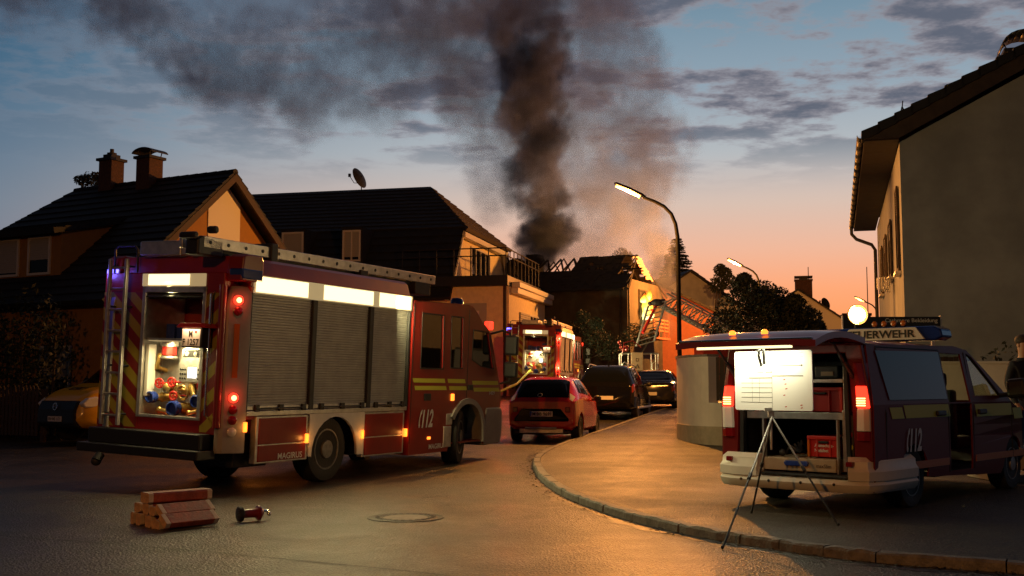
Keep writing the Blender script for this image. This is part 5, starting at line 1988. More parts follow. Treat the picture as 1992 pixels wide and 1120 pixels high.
def timber(u, z, prof, L, shift, label, turn=0.0, tilt=0.0):
    o = empty('shoring_timber', wp + cross * (u * 1.3 + .05) + axis * (shift - .22) + Vector((0, 0, z * 1.22)), math.atan2(axis.y, axis.x) + turn, label=label, cat='timber', group='red painted shoring timbers stacked on the road')
    if tilt:
        o.rotation_euler = (tilt, 0, math.atan2(axis.y, axis.x) + turn)
    o.scale = (1.15, 1.22, 1.22)
    e = .045
    mb = MB()
    mb.prism(prof, 'x', e, L - e)
    mb.build('painted_body', M['woodred'], o, bevel=.004)
    for a, b in ((0, e), (L - e, L)):
        mb = MB()
        mb.prism([(y * 1.0, z_) for y, z_ in prof], 'x', a, b)
        mb.build('pale_end_band', M['woodtip'], o, bevel=.004)
    mb = MB()
    mb.outline(prof, [], lambda y, z_: (-.0015, y, z_))
    mb.build('sawn_end', M['woodend'], o)
    return o


def sq(w, h, r=.012):
    return [(-w / 2 + r, 0), (w / 2 - r, 0), (w / 2, r), (w / 2, h - r), (w / 2 - r, h), (-w / 2 + r, h), (-w / 2, h - r), (-w / 2, r)]


wedge = [(-.055, 0), (.06, 0), (.075, .055), (.02, .075), (-.05, .06)]
spec = [
    (-.33, 0.0, sq(.055, .10), .52, .00, 'narrow timber at the left end of the bottom row', .0),
    (-.235, 0.0, sq(.075, .095), .54, .00, 'second timber from the left in the bottom row', .0),
    (-.145, 0.0, sq(.075, .095), .5, .04, 'bottom row timber set back in the dark gap', .0),
    (-.045, 0.0, sq(.095, .095), .56, -.02, 'bottom row timber in the middle of the stack', .02),
    (.075, 0.0, wedge, .56, -.02, 'low wedge at the right end of the bottom row', .03),
    (-.30, .102, sq(.095, .075), .50, .03, 'timber lying flat on the left of the second row', .0),
    (-.205, .10, sq(.07, .08), .54, .05, 'second row timber behind the pale-tipped one', .0),
    (-.10, .10, sq(.085, .085), .55, -.01, 'hexagonal-looking timber in the heart of the second row', .02),
    (.015, .10, sq(.085, .07), .55, -.02, 'second row timber leaning right under the flat pair', .05),
    (-.19, .185, sq(.09, .085), .60, .02, 'dark red timber on top of the stack, left one', -.02),
    (-.085, .19, sq(.095, .085), .60, -.02, 'longest bright red timber on top of the stack, pale tip raised', -.04),
]
for u, z, pr, L, sh, lb_, tn in spec:
    timber(u, z, pr, L, sh, 'red shoring timber, ' + lb_, tn)
for u, z, sh, lb_ in ((.115, .125, -.03, 'upper of the two flat planks sloping to the right'), (.205, .055, -.05, 'lower of the two flat planks sloping to the right')):
    timber(u, z, [(-.058, 0), (.058, 0), (.058, .05), (-.058, .05)], .52, sh, 'red shoring timber, ' + lb_, .06, tilt=math.radians(36))

# ------------------------------------------------------------------ hose branch piece lying on the road
nz = ground_at(488, 1014)
t = empty('hose_coupling', (nz.x, nz.y, 0), math.radians(35), label='short black and red hose coupling lying on the road beside the timbers', cat='hose coupling')
mb = MB()
t.scale = (1.25, 1.25, 1.25)
mb.lathe([(.050, -.015), (.062, -.01), (.064, .02), (.05, .028), (.04, .03), (.04, .0), (.034, -.01), (.03, .03), (.0001, .03)], (-.10, 0, .066), (1, 0, 0), 24)
mb.build('collar', M['iron'], t, smooth=35)
mb = MB()
mb.lathe([(.042, .02), (.036, .05), (.036, .13), (.044, .15), (.06, .155), (.062, .175), (.046, .18), (.03, .2), (.0001, .2)], (-.10, 0, .066), (1, 0, 0), 24)
mb.build('barrel', M['darkred'], t, smooth=35)
mb = MB()
mb.torus((.07, 0, .066), (1, 0, 0), .05, .012, 20, 8)
mb.tube([(.07, 0, .066), (.11, .01, .08), (.15, .02, .075), (.17, .03, .05)], .013, 8)
mb.ball((.172, .03, .047), .018)
mb.build('lever', M['chrome'], t, smooth=40)

# ------------------------------------------------------------------ person at the right edge
PB = Vector((7.20, 15.62, gz(15.6) + KH))
mb = MB()
mb.box(-.6, .8, -.5, .6, 0, .11)
st = mb.build('stone_step', M['concrete'], None, bevel=.01)
st.location = PB
tag(st, 'low concrete step under the man beyond the van', 'step')
PB = PB + Vector((0, 0, .11))
person = empty('person', PB, math.radians(20), label='man in dark jacket and jeans standing on a step beyond the van', cat='person')
joints = [((0, 0, 1.0), .15), ((0, 0, 1.18), .145), ((0, 0, 1.38), .165), ((0, 0, 1.53), .10), ((0, -.015, 1.60), .058), ((0, -.03, 1.70), .082), ((0, -.035, 1.80), .094), ((0, -.02, 1.87), .072),
          ((-.19, 0, 1.49), .075), ((-.26, .02, 1.24), .058), ((-.25, -.08, 1.0), .045), ((-.24, -.13, .92), .04), ((.19, 0, 1.49), .075), ((.26, .02, 1.24), .058), ((.25, -.08, 1.0), .045), ((.24, -.13, .92), .04),
          ((-.10, 0, .92), .115), ((-.12, -.01, .52), .075), ((-.13, .03, .09), .05), ((-.14, -.14, .045), .042), ((.10, 0, .92), .115), ((.12, -.01, .52), .075), ((.13, .03, .09), .05), ((.14, -.14, .045), .042)]
edges = [(0, 1), (1, 2), (2, 3), (3, 4), (4, 5), (5, 6), (6, 7), (2, 8), (8, 9), (9, 10), (10, 11), (2, 12), (12, 13), (13, 14), (14, 15), (0, 16), (16, 17), (17, 18), (18, 19), (0, 20), (20, 21), (21, 22), (22, 23)]
# five fingers a hand, each its own chain
for s_, hand in ((-1, 11), (1, 15)):
    hx, hy, hz_ = joints[hand][0]
    for k3, (dx, ln) in enumerate(((-.026, .07), (-.009, .08), (.009, .076), (.025, .06))):
        n0 = len(joints)
        joints += [((hx + dx, hy - .03, hz_ - .05), .010), ((hx + dx, hy - .035, hz_ - .05 - ln * .6), .009), ((hx + dx - s_ * .004, hy - .02, hz_ - .05 - ln), .008)]
        edges += [(hand, n0), (n0, n0 + 1), (n0 + 1, n0 + 2)]
    n0 = len(joints)
    joints += [((hx - s_ * .035, hy - .035, hz_ - .02), .012), ((hx - s_ * .045, hy - .05, hz_ - .06), .010)]
    edges += [(hand, n0), (n0, n0 + 1)]
me = bpy.data.meshes.new('body')
me.from_pydata([j[0] for j in joints], edges, [])
o = bpy.data.objects.new('body', me)
COL.objects.link(o)
sk = o.modifiers.new('skin', 'SKIN')
for i, j in enumerate(joints):
    me.skin_vertices[0].data[i].radius = (j[1], j[1])
me.skin_vertices[0].data[0].use_root = True
ss = o.modifiers.new('sub', 'SUBSURF')
ss.levels = ss.render_levels = 2
bpy.context.view_layer.update()
me2 = bpy.data.meshes.new_from_object(o.evaluated_get(bpy.context.evaluated_depsgraph_get()))
bpy.data.objects.remove(o)
for m_ in (M['skin'], M['jacket'], M['denim'], M['black']):
    me2.materials.append(m_)
for pl in me2.polygons:
    c = pl.center
    pl.use_smooth = True
    if c.z > 1.57:
        pl.material_index = 0
    elif c.z < .13:
        pl.material_index = 3
    elif abs(c.x) > .17 and c.z < .96:
        pl.material_index = 0
    elif c.z < 1.02 and abs(c.x) < .215:
        pl.material_index = 2
    else:
        pl.material_index = 1
o = bpy.data.objects.new('body', me2)
COL.objects.link(o)
o.parent = person
mb = MB()
mb.ball((0, -.012, 1.835), .108, (.92, 1.02, .82), 16, 10)
hm = mb.build('hair', M['hair'], person, smooth=60)
mb = MB()
mb.ball((0, -.135, 1.755), .018, (.8, 1.2, 1.4), 8, 6)
for sx_ in (-1, 1):
    mb.ball((sx_ * .092, -.02, 1.765), .026, (.4, .8, 1.2), 8, 6)
mb.build('nose_and_ears', M['skin'], person, smooth=60)
mb = MB()
for sx_ in (-1, 1):
    mb.ball((sx_ * .033, -.118, 1.785), .010, (1.3, .6, .7), 8, 6)
mb.box(-.022, .022, -.127, -.115, 1.70, 1.706)
mb.build('eyes_and_mouth', M['ink'], person)
mb = MB()
mb.torus((0, -.005, 1.565), (0, 0, 1), .075, .028, 16, 8)
mb.box(-.30, -.22, -.06, .02, 1.20, 1.28)
mb.box(-.02, .02, -.178, -.15, 1.05, 1.5)
mb.build('jacket_collar', M['jacket'], person, smooth=40)

# ------------------------------------------------------------------ buildings
def roof_plane(parent, A, B, C, D, m, course=.34, thick=.10, name='roof'):
    """stepped courses of tiles from the eave A-B up to the ridge D-C"""
    A, B, C, D = (Vector(p) for p in (A, B, C, D))
    n = max(2, int(((D - A).length + (C - B).length) / 2 / course))
    nr = (B - A).cross(D - A).normalized()
    if nr.z < 0:
        nr = -nr
    mb = MB()
    for i in range(n):
        a, b = A.lerp(D, i / n), B.lerp(C, i / n)
        c, d = B.lerp(C, (i + 1.15) / n if i < n - 1 else 1), A.lerp(D, (i + 1.15) / n if i < n - 1 else 1)
        lo, hi = nr * .05, nr * .012
        mb.add([tuple(p) for p in (a - nr * thick, b - nr * thick, c - nr * thick, d - nr * thick, a + lo, b + lo, c + hi, d + hi)],
               [(0, 3, 2, 1), (4, 5, 6, 7), (0, 1, 5, 4), (1, 2, 6, 5), (2, 3, 7, 6), (3, 0, 4, 7)])
    return mb.build(name, m, parent)


def window(parent, fr, x0, x1, z0, z1, plane, out, glass_m, blind=0.0, bars=1, name='window'):
    """plane: fn(u, w, z) with w measured outwards from the wall"""
    mb = MB()
    t = .06

    def bx(u0, u1, v0, v1, w0, w1):
        mb.add([plane(u, w, v) for v in (v0, v1) for u, w in ((u0, w0), (u1, w0), (u1, w1), (u0, w1))],
               [(0, 3, 2, 1), (4, 5, 6, 7), (0, 1, 5, 4), (1, 2, 6, 5), (2, 3, 7, 6), (3, 0, 4, 7)])
    bx(x0, x1, z1 - t, z1, .003, .05)
    bx(x0, x1, z0, z0 + t, .003, .05)
    bx(x0, x0 + t, z0 + t, z1 - t, .003, .05)
    bx(x1 - t, x1, z0 + t, z1 - t, .003, .05)
    for k in range(bars):
        c = x0 + (x1 - x0) * (k + 1) / (bars + 1)
        bx(c - .025, c + .025, z0 + t, z1 - t, .003, .045)
    f = mb.build(name, fr, parent)
    mb = MB()
    mb.add([plane(x0 + t, .012, z0 + t), plane(x1 - t, .012, z0 + t), plane(x1 - t, .012, z1 - t), plane(x0 + t, .012, z1 - t)], [(0, 1, 2, 3)])
    mb.build('pane', glass_m, f)
    if blind:
        mb = MB()
        zb = z1 - t - (z1 - z0 - 2 * t) * blind
        n = max(2, int((z1 - t - zb) / .055))
        for k in range(n):
            za = zb + (z1 - t - zb) * k / n
            bz = zb + (z1 - t - zb) * (k + 1) / n
            mb.add([plane(x0 + t, .030, za), plane(x1 - t, .030, za), plane(x1 - t, .020, bz), plane(x0 + t, .020, bz)], [(0, 1, 2, 3)])
        mb.build('blind', M['blind'], f)
    return f


def chimney(parent, c, w, d, z0, z1, cap):
    mb = MB()
    mb.box(c[0] - w / 2, c[0] + w / 2, c[1] - d / 2, c[1] + d / 2, z0, z1)
    ch = mb.build('chimney', M['brick'], parent, bevel=.01)
    mb = MB()
    mb.box(c[0] - w / 2 - .06, c[0] + w / 2 + .06, c[1] - d / 2 - .06, c[1] + d / 2 + .06, z1 + .002, z1 + .08)
    if cap == 'hood':
        for sx_ in (-1, 1):
            for sy_ in (-1, 1):
                mb.cyl((c[0] + sx_ * w * .4, c[1] + sy_ * d * .4, z1 + .08), (c[0] + sx_ * w * .45, c[1] + sy_ * d * .45, z1 + .24), .015, 6)
        n = 8
        for k in range(n):
            a0, a1 = PI * (.1 + .8 * k / n), PI * (.1 + .8 * (k + 1) / n)
            for (q0, q1) in ((a0, a1),):
                p = [(c[1] + math.cos(q) * d * .8, z1 + .1 + math.sin(q) * d * .36) for q in (q0, q1)]
                mb.add([(c[0] - w * .6, p[0][0], p[0][1]), (c[0] + w * .6, p[0][0], p[0][1]), (c[0] + w * .6, p[1][0], p[1][1]), (c[0] - w * .6, p[1][0], p[1][1]),
                        (c[0] - w * .6, p[0][0], p[0][1] + .03), (c[0] + w * .6, p[0][0], p[0][1] + .03), (c[0] + w * .6, p[1][0], p[1][1] + .03), (c[0] - w * .6, p[1][0], p[1][1] + .03)],
                       [(0, 3, 2, 1), (4, 5, 6, 7), (0, 1, 5, 4), (2, 3, 7, 6), (0, 4, 7, 3), (1, 2, 6, 5)])
    elif cap == 'pot':
        mb.box(c[0] - w * .34, c[0] + w * .34, c[1] - d * .34, c[1] + d * .34, z1 + .08, z1 + .2)
        mb.cyl((c[0], c[1], z1 + .2), (c[0], c[1], z1 + .38), .06, 10)
        mb.cyl((c[0], c[1], z1 + .2), (c[0], c[1], z1 + .26), .14, 10)
    elif cap == 'slab':
        mb.box(c[0] - w * .25, c[0] + w * .25, c[1] - d * .25, c[1] + d * .25, z1 + .08, z1 + .26)
        mb.box(c[0] - w / 2 - .04, c[0] + w / 2 + .04, c[1] - d / 2 - .04, c[1] + d / 2 + .04, z1 + .26, z1 + .38)
    mb.build('chimney_cap', M['dark'], ch)
    return ch


# --- yellow gabled house on the left
rz = math.atan2(.88, .47)
h1 = empty('gabled_house', (-7.9, 30, .28), rz, label='house with dark tiled roof, two chimneys and an orange and white gable', cat='house')
PK = 6.94
k_ = .87
mb = MB()
e = 3.9
wz = PK - .22 - k_ * e
mb.prism([(-e, -.5), (e, -.5), (e, wz), (0, PK - .22), (-e, wz)], 'y', 0, 6)
mb.box(-e + .004, e - .004, 5.9, 9.0, -.5, wz - .02)
mb.build('wall', M['orange'], h1)
mb = MB()
mb.prism([(-.62, 2.6), (.62, 2.6), (.62, PK - .22 - k_ * .62 - .03), (0, PK - .27), (-.62, PK - .22 - k_ * .62 - .03)], 'y', -.03, -.002)
mb.build('white_gable_panel', M['frame'], h1)
for sx_ in (-1, 1):
    mb = MB()
    mb.prism([(sx_ * 0.0, PK - .05), (sx_ * 4.3, PK - .05 - k_ * 4.3), (sx_ * 4.3, PK - .27 - k_ * 4.3), (sx_ * 0.0, PK - .27)], 'y', -.42, -.36)
    mb.build('verge_board', M['wood'], h1)
roof_plane(h1, (-4.4, -.4, PK - k_ * 4.4), (-4.4, 9.6, PK - k_ * 4.4), (0, 5.9, PK), (0, -.4, PK), M['tile'])
roof_plane(h1, (4.4, -.4, PK - k_ * 4.4), (4.4, 9.6, PK - k_ * 4.4), (0, 5.9, PK), (0, -.4, PK), M['tile'])
roof_plane(h1, (-4.4, 9.6, PK - k_ * 4.4), (4.4, 9.6, PK - k_ * 4.4), (.02, 5.9, PK), (-.02, 5.9, PK), M['tile'])
mb = MB()
for k in range(18):
    y = -.4 + k * .35
    mb.cyl((0, y, PK - .01), (0, y + .34, PK - .01), .10, 8, .09)
mb.build('ridge_tile', M['tile'], h1, kind='stuff')
chimney(h1, (0, 4.4), .5, .5, PK - .5, PK + .74, 'pot')
chimney(h1, (-.1, 2.75), .52, .52, PK - .5, PK + .62, 'hood')
# long shed dormer
dz0, dz1 = PK - k_ * 3.5, 5.06
mb = MB()
mb.prism([(-3.5, dz0 - .1), (-3.5, dz1), (-1.75, dz1 + .42), (-1.5, PK - k_ * 1.5 - .1)], 'y', 2.2, 7.6)
dm = mb.build('dormer', M['orange'], h1)
roof_plane(dm, (-3.9, 2.0, dz1 - .02), (-3.9, 7.9, dz1 - .02), (-1.4, 7.9, dz1 + .58), (-1.4, 2.0, dz1 + .58), M['tile'], name='dormer_roof')
for y0, y1, bl in ((2.55, 3.4, .62), (3.75, 4.7, .95), (5.1, 6.0, .8)):
    window(h1, M['frame'], y0, y1, dz0 + .06, dz1 - .10, lambda u, w, v: (-3.5 - w, u, v), -1, M['darkglass'], blind=bl, bars=0)
for y0, y1 in ((1.2, 2.3), (4.0, 5.2)):
    window(h1, M['frame'], y0, y1, .9, 2.1, lambda u, w, v: (-e - w, u, v), -1, M['darkglass'], blind=.7)

# --- long mansard house
rz = math.atan2(.97, .23)
h2 = empty('mansard_house', (-1.67, 59.3, .24), rz, label='long house with steep dark mansard roof and a dish on its ridge', cat='house')
R2 = 8.3
mid = 6.2
bot = 4.0
xm, xb = 3.2, 4.9
mb = MB()
mb.prism([(-4.6, -.6), (4.6, -.6), (4.6, bot), (xm - .1, mid - .1), (-xm + .1, mid - .1), (-4.6, bot)], 'y', 0, 11)
mb.build('wall', M['cream'], h2)
for sx_ in (-1, 1):
    roof_plane(h2, (sx_ * xb, -.25, bot - .35), (sx_ * xb, 11.3, bot - .35), (sx_ * xm, 11.3, mid), (sx_ * xm, -.25, mid), M['tile'])
    roof_plane(h2, (sx_ * xm, -.25, mid + .02), (sx_ * xm, 11.3, mid + .02), (0, 9.4, R2), (0, 2.0, R2), M['tile'])
    mb = MB()
    mb.prism([(sx_ * xm, mid - .05), (sx_ * (xb - .05), bot - .4), (sx_ * (xb - .35), bot - .4), (sx_ * (xm - .3), mid - .05)], 'y', -.2, -.05)
    mb.build('verge_board', M['frame'], h2)
roof_plane(h2, (-xm - .1, -.4, mid - .02), (xm + .1, -.4, mid - .02), (.02, 2.0, R2), (-.02, 2.0, R2), M['tilebrown'])
roof_plane(h2, (-xm, 11.3, mid), (xm, 11.3, mid), (.02, 9.4, R2), (-.02, 9.4, R2), M['tile'])
mb = MB()
mb.box(-xm, xm, -.3, -.1, mid - .3, mid - .12)
mb.build('eave_beam', M['frame'], h2)
window(h2, M['frame'], -1.5, 1.2, 4.2, 5.8, lambda u, w, v: (u, -w, v), -1, M['darkglass'], bars=3)
for y0, y1, bl in ((3.1, 3.75, .9), (5.2, 6.0, .98)):
    mb = MB()
    mb.box(-4.3, -3.0, y0 - .06, y1 + .06, mid - 1.25, mid + .0)
    dm = mb.build('dormer', M['tile'], h2)
    window(h2, M['frame'], y0, y1, mid - 1.18, mid - .1, lambda u, w, v: (-4.3 - w, u, v), -1, M['darkglass'], blind=bl, bars=1 if y0 < 4 else 0)


def dish(loc, rz, r, label):
    t = empty('satellite_dish', loc, rz, label=label, cat='satellite dish')
    mb = MB()
    mb.lathe([(.0001, 0), (r * .5, -r * .06), (r, -r * .24), (r * 1.02, -r * .24), (r * .5, -r * .02)], (0, 0, r * 1.3), (.75, 0, .3), 20)
    mb.build('reflector_dish', M['dark'], t, smooth=50)
    mb = MB()
    mb.cyl((0, 0, 0), (0, 0, r * 1.4), .03, 8)
    mb.tube([(0, 0, r * .7), (-r * .8, 0, r * .8), (-r * 1.3, 0, r * 1.5)], .02, 6)
    mb.box(-r * 1.4, -r * 1.2, -.05, .05, r * 1.4, r * 1.7)
    mb.build('mount_arm', M['dark'], t)
    return t


h2.scale = (1.45, 1.45, 1.45)
p = at(703, 366, 62)
dish((p.x, p.y, p.z - .15), math.radians(-25), .62, 'satellite dish on the ridge of the long mansard house')

# --- flat roofed extension with terrace
an = empty('flat_roofed_extension', (-.145, 52.2, .02), rz, label='cream flat-roofed extension with railed terrace joined to the mansard house', cat='building')
AH = 4.2
mb = MB()
mb.box(0, 5.8, 0, 3.4, -.4, AH)
mb.build('wall', M['cream'], an)
mb = MB()
mb.box(-.28, 5.0, -.02, 3.7, AH + .002, AH + .34)
mb.build('parapet', M['black'], an, bevel=.01)
mb = MB()
mb.box(.3, 6.1, -.30, -.022, AH - .02, AH + .16)
mb.box(.3, 6.1, -.24, -.0, AH - .22, AH - .024)
mb.build('cornice', M['frame'], an, bevel=.02)
mb = MB()
mb.cyl((-.07, .12, -.4), (-.07, .12, AH), .055, 10)
mb.build('downpipe', M['wood'], an)
mb = MB()
mb.box(-.03, -.002, .75, 2.0, .9, AH - .55)
mb.build('grey_window_surround', M['blind'], an)
window(an, M['frame'], 1.0, 1.75, 1.1, AH - .8, lambda u, w, v: (-.03 - w, u, v), -1, M['darkglass'], blind=.9)
window(an, M['frame'], 3.0, 4.7, 1.0, AH - .75, lambda u, w, v: (u, -w, v), -1, M['darkglass'], bars=2)
mb = MB()
for k in range(34):
    mb.box(1.5, 2.95, -.05 - .01 * (k % 2), -.003, 1.0 + k * .072, 1.06 + k * .072)
mb.build('window_shutter', M['blind'], an)
mb = MB()
for a, b in (((-.2, 3.6), (-.2, .05)), ((-.2, .05), (4.9, .05))):
    for z in (.9, .65):
        mb.cyl((a[0], a[1], AH + .34 + z), (b[0], b[1], AH + .34 + z), .022, 6)
    n = int(max(abs(a[0] - b[0]), abs(a[1] - b[1])) / .55)
    for k in range(n + 1):
        x, y = a[0] + (b[0] - a[0]) * k / n, a[1] + (b[1] - a[1]) * k / n
        mb.cyl((x, y, AH + .34), (x, y, AH + 1.24), .018, 6)
mb.build('terrace_railing', M['dark'], an)
an.scale = (1.45, 1.45, 1.45)
p = at(1006, 505, 56.5)
dish((p.x, p.y, (AH + .34) * 1.45 + .02), math.radians(80), .6, 'satellite dish on the railed terrace of the cream extension')

# --- burning house
rz = math.atan2(.906, .423)
BG = 1.1
hb = empty('burning_house', (6.25, 60, BG), rz, label='burning house with charred half-open roof and flames in a gable window', cat='house')
EV, RG, HW = 5.75, 7.72, 3.2
mb = MB()
mb.prism([(0, -.5), (2 * HW, -.5), (2 * HW, EV), (2 * HW - .9, EV + .42), (.9, EV + .42), (0, EV)], 'y', 0, 6.4)
mb.build('wall', M['sooty'], hb)
mb = MB()
mb.cyl((-.1, .35, -.4), (-.1, .35, EV), .06, 10)
mb.cyl((.12, -.08, -.4), (.12, -.08, EV), .06, 10)
mb.build('downpipe', M['dark'], hb)
# charred roof cover, boards burnt through in places
rnd = random.Random(11)
pitch_ = math.atan2(RG - EV, HW)
for side in (0, 1):
    mb = MB()
    cols_, rows_ = 26, 12
    for i in range(cols_):
        y = -.5 + i * 7.2 / cols_
        for j in range(rows_):
            s0, s1 = j / rows_, (j + 1.04) / rows_
            top_gone = y > 3.9 and s0 > .58
            if top_gone or (s0 > .55 and y < 5.2 and rnd.random() < (.10 if s0 < .9 else .28)) or y < .75 * s0 + (.35 if s0 > .3 and rnd.random() < .4 else -.2):
                continue
            def RP(s_, yy, up):
                x = -.45 + (HW + .45) * s_
                z = EV - .28 + (RG - EV + .28) * s_ + up
                return (x if side == 0 else 2 * HW - x, yy, z)
            w_ = 7.2 / cols_
            j_ = rnd.uniform(-.03, .03)
            vs = [RP(s_, yy, u_ + j_) for u_ in (0, .09) for s_, yy in ((s0, y), (s1, y), (s1, y + w_), (s0, y + w_))]
            mb.add(vs, [(0, 3, 2, 1), (4, 5, 6, 7), (0, 1, 5, 4), (1, 2, 6, 5), (2, 3, 7, 6), (3, 0, 4, 7)])
    mb.build('charred_roof', M['char'], hb, kind='stuff')
for k in range(11):
    y = -.2 + k * .65
    for side in (0, 1):
        mb = MB()
        a = Vector((-.3 if side == 0 else 2 * HW + .3, y, EV - .22))
        b = Vector((HW, max(y, .5), RG + (.06 if k % 3 else -.1)))
        mb.tube([a, b], [.07, .05], 4)
        mb.build('rafter', M['char'], hb)
mb = MB()
mb.cyl((HW, .4, RG), (HW, 4.0, RG + .02), .07, 6)
mb.cyl((HW * .55, -.3, EV + (RG - EV) * .55), (HW * .55, 6.6, EV + (RG - EV) * .55), .06, 6)
mb.build('purlin', M['char'], hb)
for k in range(3):
    y = 4.3 + k * .85
    mb = MB()
    mb.tube([(HW - .9, y - .5, RG - .85), (HW - .1, y, RG + .02)], .06, 4)
    mb.tube([(HW - .1, y, RG + .02), (HW - .9, y + .5, RG - .85)], .06, 4)
    mb.build('exposed_truss', M['char'], hb)
mb = MB()
for k in range(26):
    s_ = rnd.uniform(.02, .95)
    x = HW + 1.5 * s_
    z = RG - 1.35 * s_ + rnd.uniform(-.12, .12)
    l = rnd.uniform(.04, .16)
    mb.box(x - l, x + l, .4 - .4 * s_, .5 - .4 * s_ + rnd.uniform(0, .2), z - .04, z + .04)
mb.tube([(HW + .05, .42, RG - .05), (HW + 1.5, .02, RG - 1.35)], [.06, .04], 5)
mb.build('glowing_verge', M['ember'], hb)
for x0, x1, z0, z1 in ((2.1, 3.2, 4.0, 5.6),):
    mb = MB()
    for a, b, c, d in ((x0 - .1, x0, z0, z1), (x1, x1 + .1, z0, z1), (x0 - .1, x1 + .1, z1, z1 + .1)):
        mb.box(a, b, -.06, -.003, c, d)
    wf = mb.build('window', M['char'], hb)
    mb = MB()
    mb.box(x0, x1, -.012, -.004, z0, z1)
    mb.build('window_opening', M['char'], wf)
mb = MB()
for z in (3.35, 3.55, 3.75, 3.95):
    mb.box(1.7, 4.6, -.95, -.91, z, z + .09)
for x in (1.7, 2.7, 3.7, 4.56):
    mb.box(x, x + .05, -.97, -.92, 3.0, 4.02)
mb.box(1.6, 4.7, -1.0, -.003, 2.9, 3.02)
mb.build('balcony', M['redwall'], hb)
chm = MB()
chm.box(2.6, 3.5, 6.42, 7.2, -.5, RG + .35)
o = chm.build('chimney', M['char'], hb)
# flames
fm = bpy.data.materials.new('flame')
fm.use_nodes = True
t_ = fm.node_tree
t_.nodes.clear()
geo = N('ShaderNodeTexCoord', t_)
sp_ = N('ShaderNodeSeparateXYZ', t_)
Lk(geo.outputs['Generated'], sp_.inputs[0], t_)
fn_ = N('ShaderNodeTexNoise', t_, i_2=7.0, i_3=4.0)
Lk(geo.outputs['Generated'], fn_.inputs[0], t_)
fv = math_node('ADD', sp_.outputs[2], math_node('MULTIPLY', math_node('SUBTRACT', fn_.outputs[0], .5, t_), .7, t_), t_)
fc = ramp(fv, [(0.0, (255, 240, 150)), (.4, (255, 205, 70)), (.75, (255, 120, 20)), (1.0, (230, 60, 10))], t_)
em = N('ShaderNodeEmission', t_)
Lk(fc, em.inputs[0], t_)
em.inputs[1].default_value = 3.2
tr_ = N('ShaderNodeBsdfTransparent', t_)
mx_ = N('ShaderNodeMixShader', t_)
lw = N('ShaderNodeLayerWeight', t_)
lw.inputs[0].default_value = .5
al = math_node('MULTIPLY', math_node('SUBTRACT', 1.0, lw.outputs['Facing'], t_), smooth(math_node('SUBTRACT', 1.15, fv, t_), 0.0, .5, t_), t_, clamp=True)
Lk(al, mx_.inputs[0], t_)
Lk(tr_.outputs[0], mx_.inputs[1], t_)
Lk(em.outputs[0], mx_.inputs[2], t_)
oo = N('ShaderNodeOutputMaterial', t_)
Lk(mx_.outputs[0], oo.inputs[0], t_)
fl = empty('fire', tuple(hb.matrix_world @ Vector((0, 0, 0))) if False else (6.25, 60, BG), rz, label='bright yellow flames leaping out of the gable window of the burning house', cat='fire')
fr_ = random.Random(2)
for k in range(22):
    x, y, z = 2.15 + 1.0 * fr_.random(), -.15 - .25 * fr_.random(), 4.0 + (.0 if k < 15 else .5 + .7 * fr_.random())
    r, hgt, ln = fr_.uniform(.10, .22), fr_.uniform(.8, 1.7) if k < 15 else fr_.uniform(.5, .9), fr_.uniform(-.05, .4)
    mb = MB()
    prof = [(r * .6, 0), (r * .95, hgt * .12), (r, hgt * .25), (r * .8, hgt * .45), (r * .55, hgt * .65), (r * .25, hgt * .85), (.0001, hgt)]
    mb.lathe(prof, (x, y, z), (0, 0, 1), 12)
    ph = fr_.uniform(0, 6)
    mb.v = [(vx + ln * max(0.0, (vz - z) / hgt) ** 1.5 + .09 * math.sin((vz - z) * 5 + ph), vy_ + .06 * math.sin((vz - z) * 6 + ph * 2), vz) for vx, vy_, vz in mb.v]
    mb.build('flame_tongue', fm, fl, smooth=80)
lamp('POINT', fl, (2.8, -2.3, 5.4), 1900, (1, .28, .04), soft=.5)
lamp('POINT', fl, (3.8, -2.4, 6.8), 1300, (1, .25, .04), soft=.6)

# --- neighbours beyond
def gable_house(name, loc, rz_, w, d, eave, ridge, wall, roof, label, oh=.4, chim=None, wins=()):
    t = empty(name, loc, rz_, label=label, cat='house')
    mb = MB()
    mb.prism([(-w / 2, -.8), (w / 2, -.8), (w / 2, eave), (0, ridge - .15), (-w / 2, eave)], 'y', 0, d)
    mb.build('wall', wall, t)
    s_ = (ridge - eave) / (w / 2)
    for sx_ in (-1, 1):
        roof_plane(t, (sx_ * (w / 2 + oh), -oh, ridge - s_ * (w / 2 + oh)), (sx_ * (w / 2 + oh), d + oh, ridge - s_ * (w / 2 + oh)), (0, d + oh, ridge), (0, -oh, ridge), roof, course=.6)
    for c in chim or ():
        chimney(t, c[:2], c[2], c[2], ridge - 1, ridge + c[3], 'slab')
    for x0, x1, z0, z1 in wins:
        window(t, M['frame'], x0, x1, z0, z1, lambda u, w_, v: (u, -w_, v), -1, M['darkglass'])
    return t


